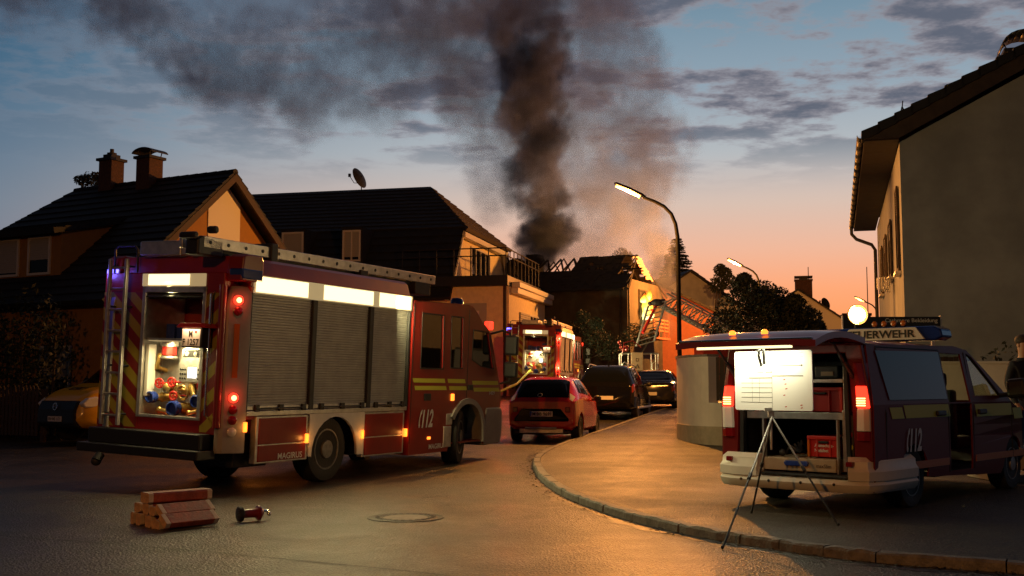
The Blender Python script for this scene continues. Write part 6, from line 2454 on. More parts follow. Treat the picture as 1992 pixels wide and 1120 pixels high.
gable_house('red_brown_house', (8.6, 70.5, 1.3), math.radians(-9), 8.4, 9, 4.9, 7.0, M['redwall'], M['tile'], 'red-brown house beyond the burning gable, behind the lamp post')
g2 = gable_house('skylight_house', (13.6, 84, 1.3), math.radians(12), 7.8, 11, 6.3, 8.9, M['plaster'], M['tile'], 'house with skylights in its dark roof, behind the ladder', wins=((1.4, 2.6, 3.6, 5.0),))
for k in range(3):
    mb = MB()
    y = 1.6 + k * 1.7
    a, b = 1.0, 3.0
    s_ = (8.9 - 6.3) / 3.9
    mb.add([(a, y, 8.9 - s_ * a + .08), (b, y, 8.9 - s_ * b + .08), (b, y + 1.1, 8.9 - s_ * b + .08), (a, y + 1.1, 8.9 - s_ * a + .08)], [(0, 1, 2, 3)])
    mb.build('skylight', M['darkglass'], g2, solid=.06)
mb = MB()
mb.box(1.0, 4.5, -1.3, -.003, 5.2, 5.36)
mb.box(1.0, 4.5, -1.3, -1.25, 5.6, 6.1)
mb.build('balcony', M['frame'], g2)
gable_house('white_house', (25.2, 97, 1.3), math.radians(-14), 9.6, 12, 5.2, 8.6, M['frame'], M['tile'], 'white gabled house with broad chimney behind the dark tree', chim=((.5, 2.2, 1.5, .9),), wins=((-1.7, -.5, 4.4, 6.0),))
p = at(1608, 575, 98)
dish((p.x, p.y, 8.0), math.radians(20), .55, 'satellite dish on a mast above the white gabled house')
rh = empty('row_houses', (31.5, 105, 1.3), math.radians(-8), label='brown terrace of flat-topped houses behind the work light', cat='building')
for k in range(3):
    mb = MB()
    mb.box(k * 2.6, k * 2.6 + 2.55, 0, 7, -.8, 6.9 - k * .5)
    mb.build('terrace_block', M['tilebrown'], rh)
    mb = MB()
    mb.box(k * 2.6 - .1, k * 2.6 + 2.6, -.3, -.003, 6.7 - k * .5, 6.95 - k * .5)
    mb.build('eave_board', M['wood'], rh)
    mb = MB()
    mb.box(k * 2.6 + .2, k * 2.6 + .7, -.06, -.004, 4.6, 6.4 - k * .5)
    mb.build('white_window', M['frame'], rh)

# --- house on the right, gable towards the camera
rz = math.atan2(-.28, .96)
hr = empty('white_gable_house', (8.9, 25.0, .2), rz, label='large pale house with plain gable, deep eaves and arched chimney cowl', cat='house')
o_ = .2
WE = 6.98 - o_
SL = .51
mb = MB()
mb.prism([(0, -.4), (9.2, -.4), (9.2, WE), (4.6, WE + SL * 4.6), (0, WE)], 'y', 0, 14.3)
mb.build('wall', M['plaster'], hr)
T0 = 7.1 - o_
for sx_ in (0, 1):
    X = (lambda x: x) if sx_ == 0 else (lambda x: 9.2 - x)
    roof_plane(hr, (X(-.8), -.50, T0), (X(-.8), 15.0, T0), (X(4.6), 15.0, T0 + SL * 5.4), (X(4.6), -.50, T0 + SL * 5.4), M['tile'], course=.36, thick=.12)
    mb = MB()
    mb.prism([(X(-.8), T0 - .10), (X(4.6), T0 + SL * 5.4 - .12), (X(4.6), T0 + SL * 5.4 - .46), (X(-.02), WE), (X(-.8), WE)], 'y', -.48, -.43)
    mb.build('verge_board', M['wood'], hr)
    for k in range(11):
        mb = MB()
        y0 = -.42 + k * 1.4
        mb.box(min(X(-.78), X(-.03)), max(X(-.78), X(-.03)), y0, y0 + 1.385, WE - .03, WE)
        mb.build('soffit_board', M['soffit'], hr)
    for k in range(15):
        x = -.84 + k * .36
        mb = MB()
        mb.add([(X(x), -.56, T0 + SL * (x + .8) - .14), (X(x + .40), -.56, T0 + SL * (x + 1.2) - .17), (X(x + .40), -.56, T0 + SL * (x + 1.2) + .03), (X(x), -.56, T0 + SL * (x + .8) + .085),
                (X(x), -.2, T0 + SL * (x + .8) - .14), (X(x + .40), -.2, T0 + SL * (x + 1.2) - .17), (X(x + .40), -.2, T0 + SL * (x + 1.2) + .03), (X(x), -.2, T0 + SL * (x + .8) + .085)],
               [(0, 1, 2, 3), (7, 6, 5, 4), (0, 4, 5, 1), (1, 5, 6, 2), (2, 6, 7, 3), (3, 7, 4, 0)])
        mb.build('verge_tile', M['tile'], hr)
mb = MB()
n = 16
for k in range(n):
    y0, y1_ = -.5 + 15.5 * k / n, -.5 + 15.5 * (k + 1) / n
    for j in range(6):
        a0, a1 = PI + PI * j / 6, PI + PI * (j + 1) / 6
        mb.quad((-.86 + .075 * math.cos(a0), y0, T0 - .02 + .075 * math.sin(a0)), (-.86 + .075 * math.cos(a0), y1_, T0 - .02 + .075 * math.sin(a0)),
                (-.86 + .075 * math.cos(a1), y1_, T0 - .02 + .075 * math.sin(a1)), (-.86 + .075 * math.cos(a1), y0, T0 - .02 + .075 * math.sin(a1)))
mb.build('gutter', M['dark'], hr, smooth=60, solid=.008)
mb = MB()
mb.tube([(-.86, 14.6, T0 - .08), (-.86, 14.6, T0 - .3), (-.7, 14.5, T0 - .5), (-.2, 14.2, T0 - .75), (-.09, 14.1, T0 - .95), (-.09, 14.1, -.3)], .06, 10)
mb.build('downpipe', M['dark'], hr, smooth=50)
for y0, y1_, z0, z1 in ((.8, 1.5, 3.9, 5.9), (4.2, 5.4, 4.1, 5.6), (7.2, 8.2, 4.1, 5.6), (10.0, 11.0, 4.1, 5.6), (4.2, 5.4, 1.2, 3.0), (2.2, 2.9, 1.0, 2.6)):
    window(hr, M['wood'], y0, y1_, z0, z1, lambda u, w, v: (-w - .02, u, v), -1, M['darkglass'], bars=0, blind=.3)
    mb = MB()
    mb.box(-.14, -.003, y0 - .08, y1_ + .08, z0 - .09, z0 - .02)
    mb.build('window_sill', M['alu'], hr)
mb = MB()
for k in range(6):
    mb.box(-.42 + k * .06, -.40 + k * .06, 4.0, 4.5, 3.75 - k * .02, 4.05)
mb.build('striped_cloth', M['frame'], hr)
ch = chimney(hr, (2.85, 1.2), .78, .78, WE + .9, 9.0 - o_ + .12, 'none')
mb = MB()
n = 10
for k in range(n):
    a0, a1 = PI * k / n, PI * (k + 1) / n
    z_ = 9.0 - o_ + .24
    q = [(2.85 + .48 * math.cos(a), z_ + .36 * math.sin(a)) for a in (a0, a1)]
    mb.add([(q[0][0], .72, q[0][1]), (q[1][0], .72, q[1][1]), (q[1][0], 1.68, q[1][1]), (q[0][0], 1.68, q[0][1])], [(0, 1, 2, 3)])
mb.build('arched_cowl', M['rim'], ch, solid=.03, smooth=40)
mb = MB()
for a in (-.44, .44):
    for y in (.8, 1.6):
        mb.cyl((2.85 + a * .8, y, 9.0 - o_ + .1), (2.85 + a, y, 9.0 - o_ + .3), .015, 6)
mb.build('cowl_strut', M['dark'], ch)
mb = MB()
z0 = T0 + SL * .8
mb.tube([(0.02, .3, z0), (.10, .3, z0 + .36)], .018, 6)
mb.tube([(.22, .3, z0 + .1), (.10, .3, z0 + .36)], .018, 6)
mb.tube([(.10, .3, z0 + .30), (.12, .3, z0 + .5)], .014, 6)
mb.build('roof_bracket', M['dark'], hr)

# --- shop sign on posts in front of it
p = at(1640, 640, 21)
sgn = empty('shop_sign', (p.x, 21, gz(21) + KH), 0, label='black shop sign with white lettering on posts behind the van', cat='sign')
z1 = at(1700, 616, 21).z - gz(21) - KH
w_ = at(1828, 620, 21).x - p.x
mb = MB()
mb.box(0, w_, -.03, .03, z1 - .26, z1)
sb = mb.build('sign_board', M['sign'], sgn, bevel=.006)
mb = MB()
for a, b, c, d in ((-.02, 0, z1 - .28, z1 + .02), (w_, w_ + .02, z1 - .28, z1 + .02)):
    mb.box(a, b, -.04, .04, c, d)
mb.build('sign_frame', M['alu'], sb)
lettering('Cashmere Bekleidung', M['signink'], sgn, (w_ * .43, -.034, z1 - .13), (1, 0, 0), (0, 0, 1), w_ * .54, .10, bold=.005)
lettering('Couture und mehr', M['signink'], sgn, (w_ * .68, -.034, z1 - .225), (1, 0, 0), (0, 0, 1), w_ * .29, .055, bold=0) if False else None
for x in (.12, w_ - .12):
    mb = MB()
    mb.box(x - .03, x + .03, .032, .09, 0, z1 - .05)
    mb.build('sign_post', M['alu'], sgn)

# ------------------------------------------------------------------ walls, fences
# curved pillar wall by the pavement
cw = empty('garden_wall', (4.55 - .9, 24.4, gz(24.4) + KH), 0, label='pale rendered garden wall with rounded corner pillar beside the parked cars', cat='wall')
ox, oy = 4.55 - .9, 24.4
bp2 = [ground_at(x, y, KH) for x, y in ((1318, 849), (1330, 857), (1352, 862), (1380, 865), (1410, 866), (1500, 869))]
plan = [Vector((bp2[0].x + 1.75, 34, 0)), Vector((bp2[0].x + .70, 28, 0))] + [Vector((p.x, p.y, 0)) for p in bp2]
plan = catmull(plan, .25)
zt = at(1340, 697, 24.6).z - gz(24.4) - KH
zl = at(1390, 781, 24.6).z - gz(24.4) - KH
zp = at(1340, 824, 24.6).z - gz(24.4) - KH


def wall_run(pts, z0, z1, th, off=0.0):
    mb = MB()
    vs = []
    for k, p in enumerate(pts):
        d = (pts[min(k + 1, len(pts) - 1)] - pts[max(k - 1, 0)]).normalized()
        n_ = Vector((-d.y, d.x, 0))      # away from the camera side
        for o2, z in ((-off, z0), (-off, z1), (th, z1), (th, z0)):
            q = p + n_ * o2
            vs.append((q.x - ox, q.y - oy, z))
    m_ = len(pts)
    fs = [(k * 4 + i, k * 4 + (i + 1) % 4, (k + 1) * 4 + (i + 1) % 4, (k + 1) * 4 + i) for k in range(m_ - 1) for i in range(4)]
    fs += [(3, 2, 1, 0), tuple(range((m_ - 1) * 4, m_ * 4))]
    mb.add(vs, fs)
    return mb


split = max(i for i, p in enumerate(plan) if p.x < at(1360, 800, 24.2).x)
wall_run(plan[:split + 1], -.5, zt, .28).build('wall_body', M['wallwhite'], cw)
wall_run(plan[split:], -.5, zl, .28).build('low_wall', M['wallwhite'], cw)
wall_run(plan, -.5, zp, .05, off=.018).build('plinth', M['plinth'], cw)
wall_run(plan[:split + 1], zt + .002, zt + .05, .32, off=.03).build('coping', M['concrete'], cw)
fe = empty('dark_fence', (0, 0, 0), label='dark boarded fence standing on the low part of the garden wall', cat='fence')
fa = plan[split] + Vector((.05, .16, 0))
fb = plan[-1] + Vector((4.0, .2, 0))
L_ = (fb - fa).length
dd = (fb - fa).normalized()
nb = int(L_ / .105)
bme = MB().box(0, .098, -.012, .012, 0, zt - zl - .05).mesh('fence_board')
bme.materials.append(M['wood'])
for k in range(nb):
    p = fa + dd * (k * .105)
    o = piece(bme, 'board', fe, (p.x, p.y, gz(24.4) + KH + zl + .03 + (0.01 if k % 2 else 0)), (0, 0, math.atan2(dd.y, dd.x)))
mb = MB()
for z in (.15, .6):
    q0, q1 = fa + Vector((0, .03, 0)), fb + Vector((0, .03, 0))
    mb.cyl((q0.x, q0.y, gz(24.4) + KH + zl + z), (q1.x, q1.y, gz(24.4) + KH + zl + z), .025, 6)
for k in range(5):
    q = fa.lerp(fb, k / 4) + Vector((0, .07, 0))
    mb.cyl((q.x, q.y, gz(24.4) + .05), (q.x, q.y, gz(24.4) + KH + zt - .02), .035, 8)
mb.build('fence_rail', M['dark'], fe)
# low white wall beyond the van
ww = empty('white_wall', (7.2, 19.9, gz(20) + KH), math.radians(-6), label='low cream wall behind the van and the man', cat='wall')
mb = MB()
hwl = at(1950, 703, 20).z - gz(20) - KH
mb.box(0, 9, 0, .24, -.3, hwl - .05)
mb.build('wall_body', M['wallwhite'], ww)
mb = MB()
mb.box(-.03, 9.03, -.03, .27, hwl - .05, hwl)
mb.build('coping', M['wallwhite'], ww, bevel=.01)
rnd = random.Random(5)
hg = empty('hedge', (7.2, 20.6, gz(20.6) + KH), math.radians(-6), label='dark clipped hedge showing over the low cream wall', cat='hedge')
mb = MB()
leaf_mesh(mb, [((1.6 + k * .42, .3, .95 + .13 * math.sin(k * 1.7) + .04 * k * .2), (.5, .4, 1.05)) for k in range(18)], 4200, .055, rnd)
mb.build('foliage', M['leaf'], hg, kind='stuff')
mb = MB()
for k in range(9):
    mb.cyl((1.6 + k * .9, .3, 0), (1.6 + k * .9, .3, 1.2), .03, 6)
mb.build('stem', M['bark'], hg)
# picket fence and hedge on the left
pf = empty('picket_fence', (-21.1, 30.4, gz(28)), math.radians(-28), label='dark wooden picket fence in front of the orange gabled house', cat='fence')
pme = MB().prism([(-.04, 0), (.04, 0), (.04, 1.05), (0, 1.12), (-.04, 1.05)], 'y', -.011, .011).mesh('picket')
pme.materials.append(M['wood'])
for k in range(96):
    piece(pme, 'picket', pf, (k * .125, 0, .06))
mb = MB()
for z in (.3, .85):
    mb.box(-.1, 12, .012, .05, z, z + .07)
for k in range(7):
    mb.box(k * 2 - .05, k * 2 + .05, .05, .14, -.1, 1.1)
mb.build('fence_rail', M['wood'], pf)
lh = empty('garden_hedge', (-18.3, 29.6, gz(29)), math.radians(-28), label='tall dark hedge behind the picket fence', cat='hedge')
mb = MB()
leaf_mesh(mb, [((k * .55, .15 * math.sin(k), h0 + .2 * math.sin(k * 2.3)), (.6, .4, .9)) for k in range(17) for h0 in (.7, 1.7, 2.5)], 9000, .075, rnd)
mb.build('foliage', M['leaf'], lh, kind='stuff')
mb = MB()
for k in range(9):
    mb.cyl((k * 1.1, 0, 0), (k * 1.1, 0, 2.3), .04, 6)
mb.build('stem', M['bark'], lh)


# ------------------------------------------------------------------ trees
def broadleaf(name, loc, trunk_h, clumps, n, size, label, cat='tree', m='leaf'):
    t = empty(name, loc, label=label, cat=cat)
    mb = MB()
    leaf_mesh(mb, clumps, n, size, rnd)
    mb.build('crown', M[m], t)
    mb = MB()
    mb.tube([(0, 0, -.1), (.03, .02, trunk_h * .5), (-.03, 0, trunk_h)], [.16, .12, .08], 8)
    for c, r in clumps[::2]:
        mb.tube([(0, 0, trunk_h * .7), ((c[0]) * .5, c[1] * .5, (trunk_h + c[2]) * .5), tuple(c)], [.07, .045, .02], 6)
    mb.build('trunk', M['bark'], t, smooth=50)
    return t


def clumps_px(pts, Y, loc, depth=1.0):
    out = []
    for px, py, r in pts:
        p = at(px, py, Y)
        out.append(((p.x - loc[0], rnd.uniform(-depth, depth), p.z - loc[2]), (r, r, r * .85)))
    return out


L0 = (10.2, 46, gz(46) + KH)
broadleaf('dark_tree', L0, 1.6, clumps_px([(1420, 640, 1.0), (1440, 600, .95), (1445, 560, .6), (1470, 580, .8), (1480, 630, 1.2), (1500, 600, .9), (1520, 625, .95), (1530, 598, .5), (1550, 630, .8), (1575, 640, .55), (1540, 612, .8), (1562, 625, .7), (1588, 640, .5), (1512, 582, .7), (1535, 590, .4), (1460, 610, 1.0), (1455, 540, .35), (1490, 575, .5)], 46, L0), 17000, .085,
          'broad dark tree beside the ladder, in front of the white gabled house')
L0 = (14.6, 80, 1.3)
broadleaf('slim_tree', L0, 4.5, clumps_px([(1405, 545, .75), (1400, 525, .5), (1412, 530, .5), (1420, 550, .7), (1395, 555, .7)], 80, L0, .4), 2200, .11, 'small leafy tree top over the skylight roof')
L0 = (3.0, 56, gz(56))
broadleaf('garden_bush', L0, 1.3, clumps_px([(1120, 640, .6), (1135, 615, .4), (1150, 650, .8), (1170, 660, .7), (1130, 670, .9), (1160, 630, .4), (1185, 680, .7)], 56, L0, .5), 3800, .07, 'dark garden tree in front of the sooty wall of the burning house')
L0 = (5.9, 57, gz(57))
broadleaf('leafy_shrub', L0, .8, clumps_px([(1225, 655, .5), (1235, 640, .4), (1212, 670, .6), (1250, 660, .4), (1270, 650, .3)], 57, L0, .3), 1800, .06, 'shrub glowing at the foot of the burning gable, above the basket', cat='shrub')
L0 = (-14.2, 40, .6)
broadleaf('garden_tree', L0, 5, clumps_px([(172, 350, .42), (162, 352, .25), (182, 345, .3), (190, 360, .5)], 40, L0, .3), 900, .07, 'leafy treetop peeping over the ridge beside the stepped chimney')
p = at(1208, 492, 75)
L0 = (p.x, 75, 1.3)
broadleaf('far_tree', L0, 5, [((0, 0, p.z - 1.3), (.5, .5, .4)), ((.4, 0, p.z - 1.6), (.5, .5, .4)), ((-.4, 0, p.z - 1.7), (.4, .4, .4))], 500, .1, 'tiny treetop showing behind the charred ridge')
# conifer behind the lamp post
cp_ = at(1316, 462, 92)
ct = empty('conifer', (cp_.x, 92, 1.3), label='spiky dark conifer behind the tall street lamp', cat='tree')
H_ = cp_.z - 1.3
mb = MB()
for lv in range(34):
    z = H_ * (.45 + .55 * lv / 34)
    r = (1 - lv / 34) ** .8 * 2.3 + .14
    nb_ = 17 if lv < 26 else 8
    for k in range(nb_):
        a = 2 * PI * (k + rnd.random() * .6) / nb_ + lv
        rr_ = r * rnd.uniform(.75, 1.15)
        tip = Vector((math.cos(a) * rr_, math.sin(a) * rr_, z - .12 * rr_ + rnd.uniform(-.05, .12)))
        base_ = Vector((0, 0, z))
        nt_ = 9
        for i in range(nt_):
            q = base_.lerp(tip, (i + 1) / nt_)
            d = (tip - base_).normalized()
            sd_ = Vector((-d.y, d.x, 0)).normalized()
            for s2 in (-1, 1):
                l = .42 * (1 - .5 * i / nt_)
                e1 = q + sd_ * s2 * l + d * l * .6 + Vector((0, 0, rnd.uniform(-.08, .1)))
                mb.add([q - d * .10, e1, q + d * .15 + Vector((0, 0, .05))], [(0, 1, 2)])
mb.build('crown', M['needle'], ct)
mb = MB()
mb.tube([(0, 0, -.2), (0, 0, H_ * .5), (0, 0, H_ + .1)], [.2, .12, .02], 8)
mb.build('trunk', M['bark'], ct)
# thin masts far off
for px, py, lb_ in ((1572, 519, 'thin radio mast beside the chimney of the white gabled house'), (1686, 519, 'thin radio mast above the work light')):
    p = at(px, py, 100)
    m_ = MB()
    m_.tube([(0, 0, 0), (0, 0, p.z - 1.3)], [.06, .035], 6)
    o = m_.build('radio_mast', M['lampmetal'])
    o.location = (p.x, 100, 1.3)
    tag(o, lb_, 'mast')


# ------------------------------------------------------------------ street lamps
def street_lamp(loc, rz_, label, power, emit=True):
    t = empty('street_lamp', loc, rz_, label=label, cat='street lamp', group='curved street lamps with orange light')
    mb = MB()
    mb.tube([(0, 0, -.1), (0, 0, 1.2)], [.085, .075], 12)
    mb.tube([(0, 0, 1.2), (0, 0, 4.6), (-.01, 0, 5.0), (-.06, 0, 5.35), (-.17, 0, 5.62), (-.36, 0, 5.82), (-.62, 0, 5.96), (-.92, 0, 6.07)], [.06, .06, .055, .052, .05, .048, .045, .042], 12)
    mb.build('pole', M['lampmetal'], t, smooth=50)
    d = Vector((-.9, 0, .42)).normalized()
    u = Vector((-d.z, 0, d.x)) * -1
    a = Vector((-.86, 0, 6.05))
    mb = MB()
    vs = []
    L = .92
    for s_, hw, hh_ in ((0, .05, .05), (.12, .10, .07), (.55, .12, .08), (.95, .09, .06), (1, .05, .03)):
        c = a + d * (s_ * L)
        up_v = Vector((d.z, 0, -d.x)) * -1
        for yy, zz2 in ((-hw, 0), (hw, 0), (hw * .8, hh_), (-hw * .8, hh_)):
            q = c + Vector((0, yy, 0)) + Vector((.42, 0, .9)).normalized() * zz2
            vs.append(tuple(q))
    mb.add(vs, [(k * 4 + i, k * 4 + (i + 1) % 4, (k + 1) * 4 + (i + 1) % 4, (k + 1) * 4 + i) for k in range(4) for i in range(4)] + [(3, 2, 1, 0), (16, 17, 18, 19)])
    hd_ = mb.build('lamp_head', M['lampmetal'], t, bevel=.01)
    mb = MB()
    c0, c1 = a + d * (.16 * L), a + d * (.92 * L)
    dn = Vector((-.42, 0, -.9)).normalized()
    vs = []
    for c, hw in ((c0, .075), (c0.lerp(c1, .5), .095), (c1, .06)):
        for yy, dp in ((-hw, .0), (-hw * .6, .05), (hw * .6, .05), (hw, .0)):
            vs.append(tuple(c + Vector((0, yy, 0)) + dn * (dp + .003)))
    mb.add(vs, [(k * 4 + i, k * 4 + i + 1, (k + 1) * 4 + i + 1, (k + 1) * 4 + i) for k in range(2) for i in range(3)] + [(0, 1, 2, 3), (11, 10, 9, 8)])
    mb.build('lamp_glass', M['sodium'], hd_)
    cc = c0.lerp(c1, .5) + dn * .08
    lamp('POINT', hd_, cc + dn * .06, power, SODIUM, soft=.1)
    return t


street_lamp((4.42, 29.2, gz(29) + KH), 0, 'tall curved street lamp beside the pillar wall, orange head lit', 3500)
street_lamp((-7.0, -4.0, 0), math.radians(200), 'street lamp behind the viewpoint at the near side of the junction', 1800)
p = at(1480, 640, 62)
street_lamp((p.x, 62, gz(62) + KH), math.radians(8), 'distant street lamp rising out of the dark tree', 6000).scale = (1.12, 1.12, 1.12)
p = at(1708, 640, 88)
street_lamp((p.x, 88, gz(88) + KH), math.radians(4), 'small far street lamp whose head shows just above the work light', 500).scale = (1.1, 1.1, 1.1)

# ------------------------------------------------------------------ turntable ladder with basket
tl = empty('turntable_ladder', (12.6, 53.5, gz(53)), math.radians(0), label='aerial ladder truck with bent arm lowering its rescue basket before the fire', cat='ladder truck')


def tlp(px, py, Y=53.0):
    p = at(px, py, Y)
    return Vector((p.x - 12.6, p.y - 53.5, p.z - gz(53)))


def truss(a, b, w, h, n, m, name, rail=.045):
    """open lattice boom from a to b: four chords, diagonals and rungs"""
    a, b = Vector(a), Vector(b)
    d = (b - a).normalized()
    sd_ = Vector((0, 1, 0))
    sd_ = (sd_ - d * sd_.dot(d)).normalized()
    up_v = sd_.cross(d)
    if up_v.z < 0:
        up_v = -up_v
    mb = MB()
    for s_ in (-1, 1):
        for h_ in (0, 1):
            o2 = sd_ * s_ * w / 2 + up_v * h * h_
            mb.tube([a + o2, b + o2], rail * (1.2 if h_ == 0 else .8), 5)
        for k in range(n):
            p0, p1 = a.lerp(b, k / n), a.lerp(b, (k + 1) / n)
            o2 = sd_ * s_ * w / 2
            mb.tube([p0 + o2, p1 + o2 + up_v * h], rail * .55, 4)
            mb.tube([p1 + o2, p1 + o2 + up_v * h], rail * .55, 4)
    bo = mb.build(name, m, tl)
    mb = MB()
    for k in range(n * 2 + 1):
        p0 = a.lerp(b, k / (n * 2))
        mb.tube([p0 - sd_ * w / 2, p0 + sd_ * w / 2], rail * .5, 5)
    mb.build('rung', m, bo, kind='stuff')
    return bo


J = tlp(1288, 592)
truss(J - Vector((0, 0, .1)), tlp(1425, 664, 53.5) - Vector((0, 0, .1)), .9, .72, 9, M['alu'], 'ladder_section', .065)
truss(tlp(1395, 645, 53.4) - Vector((0, 0, .12)), Vector((.6, .2, 2.35)), .95, .42, 7, M['alu'], 'ladder_base_section', .055)
# bent end arm seen from the front
A0, A1 = tlp(1279, 590, 52.4), tlp(1256, 668, 51.6)
sdv = Vector((.42, 0, .12))
mb = MB()
for s_ in (-1, 1):
    for o2 in (Vector((0, 0, 0)), Vector((0, .3, 0))):
        mb.tube([A0 + sdv * s_ + o2, A1 + sdv * s_ + o2], .04, 6)
arm = mb.build('end_arm', M['alu'], tl)
mb = MB()
for k in range(9):
    c = A0.lerp(A1, k / 8)
    mb.tube([c - sdv, c + sdv], .028, 6)
mb.build('rung', M['alu'], arm)
mb = MB()
mb.tube([A0 + Vector((-.05, .1, -.1)), A1 + Vector((-.12, .1, .5))], .07, 8)
mb.build('red_ram', M['crate'], arm)
mb = MB()
mb.ball(A0 + Vector((0, .1, .05)), .22, (1.5, .8, .8), 10, 8)
mb.tube([A0 + Vector((-.4, .1, 0)), J + Vector((.1, 0, .2))], .09, 8)
mb.build('arm_joint', M['dark'], arm)
disc_lamp(arm, 'red_lamp', A0 + Vector((-.30, -.1, -.32)), (0, -1, 0), .05, M['redlit'])
# basket
bk = tlp(1245, 746, 51.0)
mb = MB()
bw, bh = .85, 1.28
for x in (-bw, -bw + .32, bw - .32, bw):
    mb.tube([bk + Vector((x, 0, .05)), bk + Vector((x, 0, bh + .1))], .028, 6)
for z in (.08, bh + .1):
    mb.tube([bk + Vector((-bw, 0, z)), bk + Vector((bw, 0, z))], .028, 6)
    mb.tube([bk + Vector((-bw, .9, z)), bk + Vector((bw, .9, z))], .028, 6)
    for x in (-bw, bw):
        mb.tube([bk + Vector((x, 0, z)), bk + Vector((x, .9, z))], .028, 6)
for x in (-bw, bw):
    mb.tube([bk + Vector((x, .9, .08)), bk + Vector((x, .9, bh + .1))], .028, 6)
for x in (-bw + .16, bw - .16):
    mb.tube([bk + Vector((x - .12, -.02, .2)), bk + Vector((x - .12, -.02, .9)), bk + Vector((x, -.02, 1.0)), bk + Vector((x + .12, -.02, .9)), bk + Vector((x + .12, -.02, .2))], .022, 6)
bs = mb.build('rescue_basket', M['alu'], tl, smooth=40)
mb = MB()
mb.box(bk.x - bw, bk.x + bw, bk.y + .02, bk.y + .9, bk.z, bk.z + .07)
mb.build('basket_floor', M['dark'], bs)
mb = MB()
px0, px1 = tlp(1228, 720, 51).x, tlp(1251, 720, 51).x
mb.box(px0, px1, bk.y - .10, bk.y - .05, bk.z + .45, bk.z + 1.42)
pn = mb.build('basket_panel', M['ply'], bs, bevel=.02)
mb = MB()
cx_ = (px0 + px1) / 2
for a, b, c, d in ((-.06, .06, 1.14, 1.16), (-.06, .06, 1.02, 1.04), (-.06, -.04, 1.04, 1.14), (.04, .06, 1.04, 1.14)):
    mb.box(cx_ + a, cx_ + b, bk.y - .108, bk.y - .102, bk.z + c, bk.z + d)
for s_ in (-1, 1):
    mb.tube([(cx_ - s_ * .0, bk.y - .105, bk.z + .88), (cx_ + s_ * .10, bk.y - .105, bk.z + .70)], .012, 4)
    mb.tube([(cx_ + s_ * .05, bk.y - .105, bk.z + .70), (cx_ + s_ * .02, bk.y - .105, bk.z + .77)], .010, 4)
mb.build('panel_mark', M['ink'], pn)
lettering('MAGIRUS', M['ink'], pn, (px0 + .03, bk.y - .105, bk.z + .52), (1, 0, 0), (0, 0, 1), (px1 - px0) - .06, .09, bold=.02)
mb = MB()
for k in range(14):
    mb.ball(bk + Vector((-.75 + rnd.uniform(-.2, .35), .1 + rnd.uniform(-.1, .2), bh + .2 + rnd.uniform(0, .5))), rnd.uniform(.04, .09), n=8, m=6)
mb.tube([bk + Vector((-.8, .1, bh)), bk + Vector((-.7, .1, bh + .6)), bk + Vector((-.3, .2, bh + .7)), bk + Vector((.1, .3, bh + .4))], .03, 6)
mb.build('water_monitor', M['darkred'], bs, smooth=60)
# vehicle below, along the far kerb
mb = MB()
mb.box(-1.2, 6.0, -1.2, 1.2, .8, 1.3)
mb.box(-3.6, -1.3, -1.25, 1.25, .5, 2.7)
mb.cyl((.6, .2, 1.3), (.6, .2, 1.9), .9, 20)
mb.box(-.1, 1.4, -.7, 1.1, 1.9, 2.5)
mb.build('truck_body', M['red'], tl, bevel=.05)
for x in (-2.4, 3.8):
    for sd in (-1, 1):
        wheel(tl, x, sd * 1.25, .5, .5, .3, sd)

# ------------------------------------------------------------------ smoke: a density grid evaluated in a volume
rng = np.random.default_rng(4)
DX, DY, DZ = (-36.0, 14.0), (58.0, 76.0), (2.5, 31.5)
CELL = .25
NX, NY, NZ = (int(round((b - a) / CELL)) for a, b in (DX, DY, DZ))


def spectral(beta, lo):
    f = np.fft.rfftn(rng.standard_normal((NX, NY, NZ)).astype(np.float32))
    kx = np.fft.fftfreq(NX)[:, None, None] / CELL
    ky = np.fft.fftfreq(NY)[None, :, None] / CELL
    kz = np.fft.rfftfreq(NZ)[None, None, :] / CELL
    k = np.sqrt(kx ** 2 + ky ** 2 + kz ** 2)
    f *= np.where(k > lo, np.maximum(k, 1e-3) ** (-beta), 0)
    n = np.fft.irfftn(f, s=(NX, NY, NZ)).astype(np.float32)
    return n / n.std()


gx = (DX[0] + (np.arange(NX) + .5) * CELL).astype(np.float32)[:, None, None]
gy = (DY[0] + (np.arange(NY) + .5) * CELL).astype(np.float32)[None, :, None]
gzv = (DZ[0] + (np.arange(NZ) + .5) * CELL).astype(np.float32)[None, None, :]
wx, wy, wz_ = spectral(2.3, .05), spectral(2.3, .05), spectral(2.3, .05)
bil = spectral(1.75, .10)
bil2 = spectral(1.35, .35)
bil = (np.abs(bil) * -1.35 + .9) * .9 + bil2 * .28      # billowing lobes with creases between
big_ = spectral(2.4, .03)
blobs = []


def smoke_path(pts, dens, depth=.8, steps=3):
    for (a, b) in zip(pts, pts[1:]):
        for k in range(steps):
            t = k / steps
            px, py, r = (a[i] + (b[i] - a[i]) * t for i in range(3))
            blobs.append(((px - 996) * .0307, 66 + rng.uniform(-depth, depth), 1.4 + (750 - py) * .0307, r, dens))


